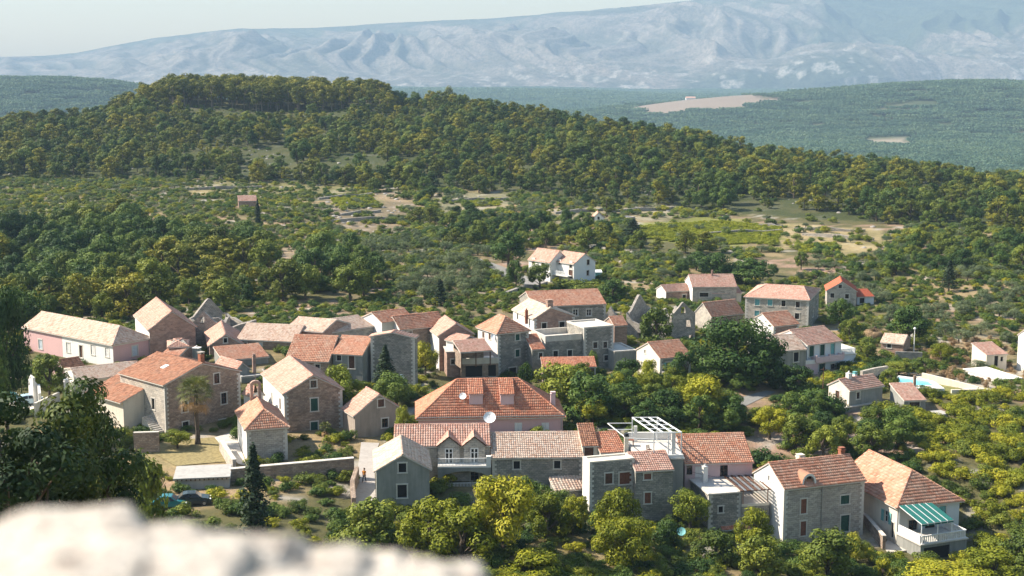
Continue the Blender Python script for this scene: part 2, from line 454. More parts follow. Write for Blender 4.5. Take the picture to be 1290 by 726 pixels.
# ------------------------------------------------------------------ the ground, out to the far shore
def in_poly(px, py, poly):
    r = np.zeros(np.shape(px), bool)
    n = len(poly)
    for i in range(n):
        x1, y1 = poly[i]; x2, y2 = poly[(i + 1) % n]
        c = ((y1 > py) != (y2 > py)) & (px < (x2 - x1) * (py - y1) / ((y2 - y1) + 1e-12) + x1)
        r ^= c
    return r
rows = np.concatenate([np.linspace(-40, 130, 50), np.linspace(130, 320, 165)[1:], np.linspace(320, 620, 125)[1:], np.linspace(620, 1000, 66)[1:], np.geomspace(1000, 9300, 95)[1:]])
us = np.linspace(-0.62, 0.62, 300)
GX = us[None, :] * (np.maximum(rows, 0)[:, None] + 70.0)
GY = np.repeat(rows[:, None], len(us), 1)
GZ = ground_z(GX, GY)
GPX, GPY = project(GX, GY, GZ)
def lerp(a, b, f): return a + (np.array(b) - a) * f[..., None]
gcol = np.zeros(GX.shape + (3,)) + np.array((0.10, 0.095, 0.042))
n1, n2, n3 = fbm(GX / 14, GY / 14, 31, 4), fbm(GX / 5, GY / 5, 41, 4), fbm(GX / 40, GY / 40, 51, 3)
gcol = lerp(gcol, (0.27, 0.205, 0.115), sstep(.52, .70, n1))                 # dry grass
gcol = lerp(gcol, (0.30, 0.20, 0.145), sstep(.58, .72, n3) * sstep(.40, .6, n2))   # red-brown soil
gcol = lerp(gcol, (0.36, 0.335, 0.30), sstep(.64, .74, n2) * 0.8)              # limestone showing through
def paint(poly, c, k=1.0):
    global gcol
    q_ = np.clip((GPY - 200) / 60, .25, 2.0)
    m = in_poly(GPX + (fbm(GX / 7, GY / 7, 301, 3) - .5) * 26 * q_, GPY + (fbm(GX / 9, GY / 9, 302, 3) - .5) * 12 * q_, poly)
    gcol = lerp(gcol, c, m * k * np.clip(0.75 + 0.5 * (n2 - .5) * 2, 0, 1))
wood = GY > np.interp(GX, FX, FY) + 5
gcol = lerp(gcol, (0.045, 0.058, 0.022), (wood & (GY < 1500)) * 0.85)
paint([(225, 231), (300, 227), (440, 236), (440, 244), (330, 246), (240, 243)], (0.30, 0.27, 0.12), .4)
paint([(410, 246), (470, 244), (480, 262), (420, 262)], (0.22, 0.24, 0.05), .8)
paint([(800, 283), (900, 274), (990, 283), (985, 308), (880, 310), (800, 300)], (0.22, 0.235, 0.05), .8)
paint([(985, 281), (1110, 290), (1120, 312), (1060, 322), (985, 312)], (0.34, 0.275, 0.14), .75)
paint([(1000, 370), (1290, 340), (1290, 425), (1060, 420)], (0.20, 0.155, 0.085), .45)
paint([(1090, 440), (1255, 425), (1290, 480), (1180, 484), (1120, 470)], (0.34, 0.25, 0.15), .8)
paint([(1150, 478), (1230, 486), (1210, 498), (1165, 492)], (0.20, 0.22, 0.06), .9)
paint([(1190, 478), (1290, 480), (1290, 492), (1240, 492)], (0.44, 0.39, 0.31), .9)
paint([(165, 558), (275, 552), (292, 580), (220, 590), (165, 585)], (0.25, 0.22, 0.11), .9)
paint([(640, 675), (830, 672), (850, 726), (640, 726)], (0.30, 0.235, 0.11), .8)
paint([(420, 335), (660, 335), (660, 395), (420, 395)], (0.27, 0.20, 0.14), .55)
paint([(402, 246), (500, 243), (530, 262), (515, 292), (430, 294)], (0.27, 0.20, 0.15), .6)
paint([(545, 244), (645, 242), (645, 266), (552, 268)], (0.27, 0.25, 0.17), .7)
paint([(335, 298), (395, 300), (398, 352), (340, 350)], (0.33, 0.25, 0.19), .75)
paint([(690, 262), (860, 258), (850, 278), (700, 284)], (0.30, 0.26, 0.17), .7)
paint([(0, 258), (120, 252), (130, 268), (0, 280)], (0.24, 0.25, 0.10), .5)
far = GY > 1100
fc = np.zeros(GX.shape + (3,)) + np.array((0.050, 0.066, 0.030))
fn = fbm(GX / 90, GY / 90, 61, 4)
fc = lerp(fc, (0.11, 0.105, 0.06), sstep(.58, .75, fn))
fc = lerp(fc, (0.24, 0.19, 0.155), 0.9 * sstep(.34, .46, np.exp(-(((GX - 420) / 190) ** 2 + ((GY - 3200) / 240) ** 2)) + (fbm(GX / 60, GY / 60, 71, 3) - .5) * .7))
fc = lerp(fc, (0.30, 0.25, 0.19), 0.8 * sstep(.5, .6, np.exp(-(((GX - 610) / 48) ** 2 + ((GY - 2320) / 120) ** 2)) + (fn - .5) * .5))
gcol = np.where(far[..., None], fc, gcol)
ni, nj = GX.shape
idx = np.arange(ni * nj).reshape(ni, nj)
quads = np.stack([idx[:-1, :-1], idx[:-1, 1:], idx[1:, 1:], idx[1:, :-1]], -1).reshape(-1, 4)
t = NT('ground_earth')
vc = t.n('ShaderNodeAttribute', attribute_name='earth').outputs['Color']
p_ = t.pos()
f1, f2 = t.noise(p_, 0.9, 6, 0.7), t.noise(p_, 4.0, 5, 0.7)
c_ = t.mix(0.75, vc, t.ramp(f1, [(0.3, (0.55, 0.56, 0.50)), (0.5, (1, 1, 1)), (0.7, (1.35, 1.25, 1.1))]), 'MULTIPLY')
c_ = t.mix(0.5, c_, t.ramp(f2, [(0.3, (0.55, 0.55, 0.5)), (0.7, (1.3, 1.3, 1.3))]), 'MULTIPLY')
t.base(c_); t.bump(f2, 0.12, 0.9); t.b.inputs['Specular IOR Level'].default_value = 0.1
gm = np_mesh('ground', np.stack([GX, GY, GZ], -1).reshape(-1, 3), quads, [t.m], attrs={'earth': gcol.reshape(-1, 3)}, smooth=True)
ground = obj('ground', gm, kind='structure')

# ------------------------------------------------------------------ the limestone mountain across the channel
mx = np.linspace(-5600, 5600, 720); my = np.concatenate([np.linspace(7450, 9700, 240), np.linspace(9700, 10400, 12)[1:]])
MX, MY = np.meshgrid(mx, my)
cpx = np.array([-700, -300, 0, 60, 100, 150, 200, 300, 400, 500, 600, 700, 800, 870, 950, 1050, 1150, 1290, 1600, 2000.])
cpy = np.array([86, 80, 72, 70, 66, 56, 47, 36, 35, 28, 24, 17, 8, 0, -14, -30, -40, -48, -55, -60.])
crest = EYE.z + 9650 * np.tan(np.arctan((363 - cpy) / FPX) - PITCH)
pxm = 645 + FPX * MX / (MY * CP + 8)
H = np.interp(pxm, cpx, crest) - PLAIN
H = H + 6 * (fbm(MX / 120, MY * 0, 13, 3) - .5)
t01 = (MY - 7560) / (9650 - 7560)
wx = MX + 900 * (fbm(MX / 1300, MY / 900, 77, 3) - .5) + (MY - 8600) * (0.25 + .5 * fbm(MX / 1700, MY * 0, 78, 2))          # spurs run down to the left
def crisp(x, y, s_):
    t = 0; a_ = 1; n_ = 0
    for k in range(5):
        t = t + a_ * (1 - np.abs(2 * vnoise(x * 1.9 ** k + 5.7 * k, y * 1.6 ** k + 3.3 * k, s_ + k) - 1)); n_ += a_; a_ *= .52
    return t / n_
spur = crisp(wx / 560, MY / 1900, 81)
gull = crisp(wx / 170 + 3, MY / 620, 91)
prof = np.where(t01 > 0, np.clip(t01, 0, 1) ** 0.95, 0)
mid = np.sin(np.clip(t01, 0, 1) * np.pi) ** 0.8
MZ = H * prof + mid * ((spur - .55) * 300 + (gull - .5) * 120) * (0.35 + 0.65 * sstep(60, 420, pxm))
def mound(cx, yy, w, d, h):
    X0 = (cx - 645) / FPX * yy
    return h * np.clip(1 - ((MX - X0) / w) ** 2 - ((MY - yy) / d) ** 2, 0, 1) ** 0.75
hollow = np.exp(-(((pxm - 1085) / 105) ** 2)) * mid * 150
MZ = MZ - hollow
for m_ in ((1068, 7950, 620, 440, 215), (1245, 7980, 680, 430, 165), (930, 8000, 460, 400, 110), (985, 8500, 330, 500, 120), (770, 7900, 500, 300, 60), (560, 7880, 520, 300, 60)):
    mm = mound(*m_)
    MZ = np.maximum(MZ, MZ * 0.35 + mm * (0.9 + 0.2 * gull))
MZ = MZ + PLAIN - 2 + mid * (fbm(MX / 60, MY / 60, 101, 4) - .5) * 14
MZ = np.where(t01 <= 0, PLAIN - 4 + np.minimum(0, t01) * 2, MZ)
MZ = np.where(MY > 9650, MZ - (MY - 9650) * 0.15, MZ)
veg = fbm(MX / 130, MY / 130, 111, 5)
rock = np.zeros(MX.shape + (3,)) + np.array((0.215, 0.185, 0.155))
veg_shade = np.clip(.85 * sstep(.56, .40, gull + (veg - .5) * .5) + .5 * sstep(.52, .66, veg) + .35 * sstep(.60, .48, spur), 0, 1)  # gullies painted darker: scrub together with the shade lying in them
rock = lerp(rock, (0.055, 0.065, 0.045), veg_shade * 0.8)
rock = lerp(rock, (0.085, 0.10, 0.07), 0.9 * sstep(.80, .95, t01 + (veg - .5) * .3))                                # scrub on the plateau edge
rwood_shadow = sstep(960, 1060, pxm + (veg - .5) * 140) * sstep(.26, .40, t01 + (veg - .5) * .25 - 0.12 * np.exp(-((pxm - 1068) / 60.0) ** 2))  # pine wood and cloud shadow painted together over the right slope
rock = lerp(rock, (0.055, 0.072, 0.045), 0.93 * rwood_shadow)
rock = lerp(rock, (0.055, 0.072, 0.045), 0.9 * sstep(.15, .05, t01 + (veg - .5) * .14) * sstep(840, 880, pxm) * sstep(1130, 1060, pxm))
rock = lerp(rock, (0.46, 0.42, 0.37), 0.6 * sstep(.60, .70, fbm(MX / 45, MY / 45, 121, 4)) * sstep(.30, .05, t01))
ni, nj = MX.shape
idx = np.arange(ni * nj).reshape(ni, nj)
quads = np.stack([idx[:-1, :-1], idx[:-1, 1:], idx[1:, 1:], idx[1:, :-1]], -1).reshape(-1, 4)
t = NT('mountain_rock')
vc = t.n('ShaderNodeAttribute', attribute_name='rock').outputs['Color']
p_ = t.pos()
f1 = t.noise(p_, 0.022, 10, 0.78)
c_ = t.mix(0.9, vc, t.ramp(f1, [(0.38, (0.45, 0.48, 0.47)), (0.5, (0.9, 0.9, 0.9)), (0.62, (1.15, 1.13, 1.08))]), 'MULTIPLY')
f2 = t.noise(p_, 0.075, 6, 0.7)
c_ = t.mix(0.85, c_, t.ramp(f2, [(0.40, (0.42, 0.47, 0.46)), (0.52, (1, 1, 1)), (0.66, (1.25, 1.22, 1.15))]), 'MULTIPLY')
t.base(c_); t.bump(f1, 9.0, 0.9); t.b.inputs['Specular IOR Level'].default_value = 0.05
mtn = obj('mountain', np_mesh('mountain', np.stack([MX, MY, MZ], -1).reshape(-1, 3), quads, [t.m], attrs={'rock': rock.reshape(-1, 3)}, smooth=True), kind='structure')

# ------------------------------------------------------------------ plants: leaf by leaf crowns on tapered trunks with limbs
def leaves(clumps, per, size, rng, out=2.3, aspect=0.6, shell=0.62, tall=1.0):
    """clumps: rows of (x, y, z, rx, ry, rz). Returns V, F, tint: one kite-shaped leaf spray per quad."""
    cl = np.repeat(np.arange(len(clumps)), per)
    n = len(cl)
    d = rng.normal(size=(n, 3)); d /= np.linalg.norm(d, axis=1)[:, None]
    r = shell + (1 - shell) * rng.random(n) ** 0.7
    C = clumps[cl, :3] + d * clumps[cl, 3:6] * r[:, None]
    nrm = d * out + rng.normal(size=(n, 3)) * 0.55 + np.array([0, 0, 0.35])
    nrm /= np.linalg.norm(nrm, axis=1)[:, None]
    tmp = rng.normal(size=(n, 3))
    a = np.cross(nrm, tmp); a /= np.linalg.norm(a, axis=1)[:, None]
    b = np.cross(nrm, a)
    s = size * (0.65 + 0.7 * rng.random(n))[:, None]
    bend = nrm * s * 0.18
    V = np.stack([C - a * s, C - b * s * aspect + bend, C + a * s, C + b * s * aspect + bend], 1).reshape(-1, 3)
    F = np.arange(n * 4).reshape(-1, 4)
    ct = rng.random(len(clumps))
    tint = np.clip(0.62 * ct[cl] + 0.38 * rng.random(n), 0, 1)
    return V, F, np.repeat(tint, 4)
def trunk_mb(path, r0, r1, limbs, mb=None, n=6):
    mb = mb or MB()
    k = len(path)
    mb.tube(path, [r0 + (r1 - r0) * i / (k - 1) for i in range(k)], n)
    for a, b in limbs:
        a, b = Vector(a), Vector(b)
        m = (a + b) / 2 + Vector((0, 0, 0.06 * (b - a).length))
        mb.tube([a, m, b], [r0 * .42, r0 * .28, r0 * .12], 5)
    return mb
def clumpset(kind, rng):
    """crown of a plant of height 1: clumps and trunk."""
    cl = []
    lean = rng.normal(0, 0.03, 2)
    if kind == 'pine':
        n = 26
        for i in range(n):
            h = 0.13 + 0.85 * (i + rng.random()) / n
            w = 0.30 * (1 - abs((h - 0.42) / 0.66) ** 1.8) + 0.045
            an = rng.random() * 6.283; rr = w * rng.random() ** 0.6
            s = 0.085 + 0.06 * rng.random()
            cl.append((rr * math.cos(an) + lean[0] * h, rr * math.sin(an) + lean[1] * h, h, s * 1.15, s * 1.15, s * 0.75))
        return np.array(cl), 0.95, 0.028
    if kind == 'tall_pine':
        n = 22
        for i in range(n):
            h = 0.36 + 0.62 * (i + rng.random()) / n
            w = 0.24 * (1 - abs((h - 0.66) / 0.40) ** 2.2) + 0.03
            an = rng.random() * 6.283; rr = w * rng.random() ** 0.6
            s = 0.075 + 0.05 * rng.random()
            cl.append((rr * math.cos(an) + lean[0], rr * math.sin(an) + lean[1], h, s * 1.2, s * 1.2, s * 0.75))
        return np.array(cl), 0.9, 0.022
    if kind == 'round':
        n = 36
        for i in range(n):
            d = rng.normal(size=3); d /= np.linalg.norm(d)
            if d[2] < -0.8: d[2] *= -1
            r = 0.30 * (0.55 + 0.45 * rng.random())
            s = 0.10 + 0.075 * rng.random()
            cl.append((d[0] * r * 1.22, d[1] * r * 1.22, 0.53 + d[2] * r * 1.20, s, s, s * 0.85))
        return np.array(cl), 0.66, 0.035
    if kind == 'olive':
        n = 22
        for i in range(n):
            d = rng.normal(size=3); d /= np.linalg.norm(d)
            if d[2] < -0.75: d[2] *= -1
            r = 0.34 * (0.5 + 0.5 * rng.random())
            s = 0.13 + 0.09 * rng.random()
            cl.append((d[0] * r * 1.5, d[1] * r * 1.5, 0.50 + d[2] * r * 1.0, s * 1.15, s * 1.15, s * 0.8))
        return np.array(cl), 0.5, 0.05
    if kind == 'shrub':
        n = 16
        for i in range(n):
            d = rng.normal(size=3); d /= np.linalg.norm(d); d[2] = abs(d[2])
            r = 0.42 * rng.random() ** 0.5
            s = 0.16 + 0.12 * rng.random()
            cl.append((d[0] * r * 1.5, d[1] * r * 1.5, 0.22 + d[2] * r * 1.2, s * 1.2, s * 1.2, s))
        return np.array(cl), 0.5, 0.03
    if kind == 'cypress':
        n = 34
        for i in range(n):
            h = 0.06 + 0.92 * (i + 0.5) / n
            w = 0.085 * min(1, (1 - h) * 1.9 + 0.06) * min(1, 0.45 + h * 2.2)
            an = i * 2.4
            cl.append((w * .45 * math.cos(an), w * .45 * math.sin(an), h, w * .9, w * .9, 0.075))
        return np.array(cl), 0.9, 0.018
    if kind == 'conifer':
        n = 40
        for i in range(n):
            h = 0.12 + 0.86 * (i + 0.5) / n
            w = 0.20 * (1 - h) + 0.012
            an = i * 2.4 + rng.random()
            cl.append((w * .8 * math.cos(an), w * .8 * math.sin(an), h, w * .55 + .02, w * .55 + .02, 0.035))
        return np.array(cl), 0.95, 0.02
def build_plant(kind, seed, per, size, leaf, bark=None, aspect=0.6):
    rng = np.random.default_rng(seed)
    cl, th, tr = clumpset(kind, rng)
    if kind in ('pine', 'round', 'olive', 'tall_pine'):                      # every individual its own build
        cl[:, 0] *= rng.uniform(.78, 1.25); cl[:, 1] *= rng.uniform(.78, 1.25)
        cl[:, 0] += (cl[:, 2] - .3) * rng.normal(0, .07); cl[:, 3:5] *= rng.uniform(.85, 1.2)
        cl = cl[rng.random(len(cl)) > .10]
    V, F, T = leaves(cl, per, size, rng, aspect=aspect)
    path = [(0, 0, -0.04), (0.01 * rng.normal(), 0.01 * rng.normal(), th * .35), (0.02 * rng.normal(), 0.02 * rng.normal(), th * .7), (cl[:, 0].mean(), cl[:, 1].mean(), th)]
    pick = rng.choice(len(cl), min(9, len(cl)), replace=False)
    limbs = []
    for i in pick:
        h = min(th * .95, max(0.12, cl[i, 2] * 0.62)); limbs.append(((0, 0, h * .9), tuple(cl[i, :3])))
    tb = trunk_mb(path, tr, tr * .4, limbs)
    crown = np_mesh(kind + '_crown', V, F, [leaf], attrs={'tint': T})
    trunk = tb.mesh(kind + '_trunk', [bark or BARK], True)
    # the same plant as one mesh, for those too far off to show a trunk of their own
    tv = np.array(tb.v); 
    q = [f for f in tb.f if len(f) == 4]
    Fa = np.vstack([F, np.array(q) + len(V)])
    whole = np_mesh(kind + '_plant', np.vstack([V, tv]), Fa, [leaf, bark or BARK], attrs={'tint': np.concatenate([T, np.full(len(tv), .5)])}, midx=np.concatenate([np.zeros(len(F)), np.ones(len(q))]))
    return crown, trunk, whole
PLANTS = {}
def lib(key, kind, n, per, size, leaf, bark=None, seed=0, aspect=0.6):
    PLANTS[key] = [build_plant(kind, seed + 7 * i, per, size, leaf, bark, aspect) for i in range(n)]
lib('pine', 'pine', 8, 95, 0.028, LF_PINE, seed=1, aspect=0.55)
lib('pine_green', 'pine', 6, 95, 0.028, LF_PINE_GREEN, seed=801, aspect=0.55)
lib('near_pine', 'tall_pine', 3, 420, 0.012, LF_NEAR, seed=901, aspect=0.5)
lib('tall_pine', 'tall_pine', 5, 95, 0.023, LF_PINE, BARK_PALE, seed=50, aspect=0.55)
lib('oak', 'round', 5, 140, 0.0235, LF_OAK, seed=100)
lib('mid', 'round', 5, 140, 0.0235, LF_MID, seed=140)
lib('yellow', 'round', 4, 210, 0.0195, LF_YEL, seed=180)
lib('lime', 'round', 3, 190, 0.0195, LF_LIME, seed=220)
lib('big_dark', 'round', 2, 340, 0.0165, LF_OAK, seed=260)
lib('big_yellow', 'round', 2, 340, 0.0165, LF_YEL, seed=280)
lib('olive', 'olive', 5, 110, 0.031, LF_OLIVE, seed=300, aspect=0.45)
lib('shrub', 'shrub', 5, 110, 0.047, LF_SCRUB, seed=340)
lib('shrub_dark', 'shrub', 3, 120, 0.046, LF_OAK, seed=380)
lib('shrub_yellow', 'shrub', 3, 140, 0.041, LF_YEL, seed=400)
lib('shrub_mid', 'shrub', 3, 140, 0.041, LF_MID, seed=420)
lib('shrub_lime', 'shrub', 2, 140, 0.041, LF_LIME, seed=440)
lib('vine_row', 'shrub', 3, 90, 0.055, LF_VINE, seed=460)
lib('dry', 'shrub', 3, 70, 0.085, LF_DRY, seed=480, aspect=0.2)
lib('cypress', 'cypress', 2, 90, 0.016, LF_CYP, seed=500, aspect=0.5)
lib('conifer', 'conifer', 2, 60, 0.022, LF_CYP, seed=520, aspect=0.4)
# a patch of far-off wood, many crowns in one mesh
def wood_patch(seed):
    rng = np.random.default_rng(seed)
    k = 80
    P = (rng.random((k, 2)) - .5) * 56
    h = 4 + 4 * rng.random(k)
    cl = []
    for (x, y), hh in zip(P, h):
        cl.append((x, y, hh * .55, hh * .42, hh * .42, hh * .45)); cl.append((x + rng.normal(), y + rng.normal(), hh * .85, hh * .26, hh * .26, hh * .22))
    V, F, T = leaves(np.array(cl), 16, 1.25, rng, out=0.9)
    return np_mesh('wood_patch', V, F, [LF_FAR_HAZED], attrs={'tint': T})
WOOD_PATCH = [wood_patch(i) for i in (1, 2, 3)]

def stuff_scatter(name, label, meshes, P, rot, sc, var, zs=None):
    """one object: points of a mesh, each growing one of the given plants (geometry nodes)."""
    srccol = bpy.data.collections.new(name + '_source')
    for i, me in enumerate(meshes):
        so = bpy.data.objects.new('%s_source_%02d' % (name, i), me); srccol.objects.link(so)
    me = bpy.data.meshes.new(name)
    me.vertices.add(len(P)); me.vertices.foreach_set('co', np.ascontiguousarray(P, 'f').ravel())
    for an, ty, av in (('turn', 'FLOAT', rot), ('size', 'FLOAT', sc), ('kind_no', 'INT', var), ('tall', 'FLOAT', sc * (zs if zs is not None else 1.0))):
        a = me.attributes.new(an, ty, 'POINT'); a.data.foreach_set('value', np.ascontiguousarray(av, 'i' if ty == 'INT' else 'f'))
    o = obj(name, me, kind='stuff'); o['label'] = label
    ng = bpy.data.node_groups.new(name + '_nodes', 'GeometryNodeTree')
    ng.interface.new_socket('Geometry', in_out='INPUT', socket_type='NodeSocketGeometry')
    ng.interface.new_socket('Geometry', in_out='OUTPUT', socket_type='NodeSocketGeometry')
    N, L = ng.nodes, ng.links
    gi, go = N.new('NodeGroupInput'), N.new('NodeGroupOutput')
    iop = N.new('GeometryNodeInstanceOnPoints'); ci = N.new('GeometryNodeCollectionInfo')
    ci.inputs['Collection'].default_value = srccol
    ci.inputs['Separate Children'].default_value = True
    iop.inputs['Pick Instance'].default_value = True
    def na(n_, ty):
        x = N.new('GeometryNodeInputNamedAttribute'); x.data_type = ty; x.inputs['Name'].default_value = n_
        return x.outputs['Attribute']
    cr = N.new('ShaderNodeCombineXYZ'); L.new(na('turn', 'FLOAT'), cr.inputs[2])
    cs = N.new('ShaderNodeCombineXYZ'); s_ = na('size', 'FLOAT'); L.new(s_, cs.inputs[0]); L.new(s_, cs.inputs[1]); L.new(na('tall', 'FLOAT'), cs.inputs[2])
    L.new(gi.outputs[0], iop.inputs['Points']); L.new(ci.outputs[0], iop.inputs['Instance']); L.new(na('kind_no', 'INT'), iop.inputs['Instance Index'])
    L.new(cr.outputs[0], iop.inputs['Rotation']); L.new(cs.outputs[0], iop.inputs['Scale'])
    L.new(iop.outputs[0], go.inputs[0])
    o.modifiers.new('growth', 'NODES').node_group = ng
    return o

# ------------------------------------------------------------------ houses
FOOT = []                     # footprints (for keeping plants out): (ox, oy, ux, uy, W, D)
def tile_slope(P, mat_off=0.02, cw=0.26, cl=0.40, step=0.045, arch=0.06, fine=True):
    """rows of curved roof tiles on the slope P0 P1 (eave) P2 P3 (ridge). Returns V, F, UV."""
    P0, P1, P2, P3 = [np.array(p, float) for p in P]
    e = P1 - P0; Le = np.linalg.norm(e); e = e / Le
    q = P3 - P0 if np.linalg.norm(P3 - P0) > 0 else P2 - P0
    n = np.cross(e, (P2 + P3) / 2 - P0); n /= np.linalg.norm(n)
    up = np.cross(n, e)
    T = max((P3 - P0) @ up, (P2 - P0) @ up)
    a3, a2 = (P3 - P0) @ e, (P2 - P0) @ e
    nc = max(1, int(round(T / cl))); cl = T / nc
    lo, hi = min(0, a3), max(Le, a2)
    nt = max(1, int(round((hi - lo) / cw))); cw = (hi - lo) / nt
    f = np.array([0, .2, .5, .8]) if fine else np.array([0, .5])
    hh = np.array([0, .75, 1, .75]) if fine else np.array([0, 1.0])
    k = len(f)
    ac = (lo + cw * (np.arange(nt)[:, None] + f[None, :])).ravel(); ac = np.append(ac, hi)
    ah = np.append(np.tile(hh, nt) * arch, 0)
    tc = np.append((np.arange(nt)[:, None] + f[None, :]).ravel(), nt)
    Vs, Fs, Us = [], [], []
    base = 0; m = len(ac)
    rr = np.random.default_rng(int(abs(P0[0] * 71 + P0[1] * 37 + P0[2] * 11) * 10) % 99991)
    jit = np.repeat(rr.normal(0, 1, (nc + 1, nt)), k, 1); jit = np.hstack([jit, jit[:, -1:]])
    for j in range(nc):
        t0, t1 = j * cl, (j + 1) * cl
        rowsd = [(t0, -0.012), (t0, step), (t1, 0.004)]
        for (t_, l) in rowsd:
            lf, rt = a3 * t_ / T, Le + (a2 - Le) * t_ / T
            a = np.clip(ac, lf, rt)
            tt = t_ + (jit[j] * 0.014 if j and t_ == t0 else 0)
            h = (ah if l != -0.012 else ah * 0) + l + mat_off + jit[j] * 0.006
            sag = 0.07 * (vnoise(a / 1.7 + P0[0], np.full(m, t_ / 1.9 + P0[1]), 5) - .5) * (1 if t_ > 0 else .4)
            h = h + sag
            Vs.append(P0 + a[:, None] * e + np.broadcast_to(np.asarray(tt), (m,))[:, None] * up + h[:, None] * n)
            Us.append(np.stack([tc, np.full(m, j + 0.5)], 1))
        for r in range(2):
            i0 = base + r * m + np.arange(m - 1)
            lf0, rt0 = a3 * t0 / T, Le + (a2 - Le) * t0 / T
            lf1, rt1 = a3 * t1 / T, Le + (a2 - Le) * t1 / T
            ok = (ac[1:] > max(min(lf0, lf1), lo) - 1e-6) & (ac[:-1] < min(max(rt0, rt1), hi) + 1e-6) & ((np.clip(ac[1:], lf0, rt0) - np.clip(ac[:-1], lf0, rt0) > 1e-5) | (np.clip(ac[1:], lf1, rt1) - np.clip(ac[:-1], lf1, rt1) > 1e-5))
            i0 = i0[ok]
            Fs.append(np.stack([i0, i0 + 1, i0 + 1 + m, i0 + m], 1))
        base += 3 * m
    return np.vstack(Vs), np.vstack(Fs), np.vstack(Us)

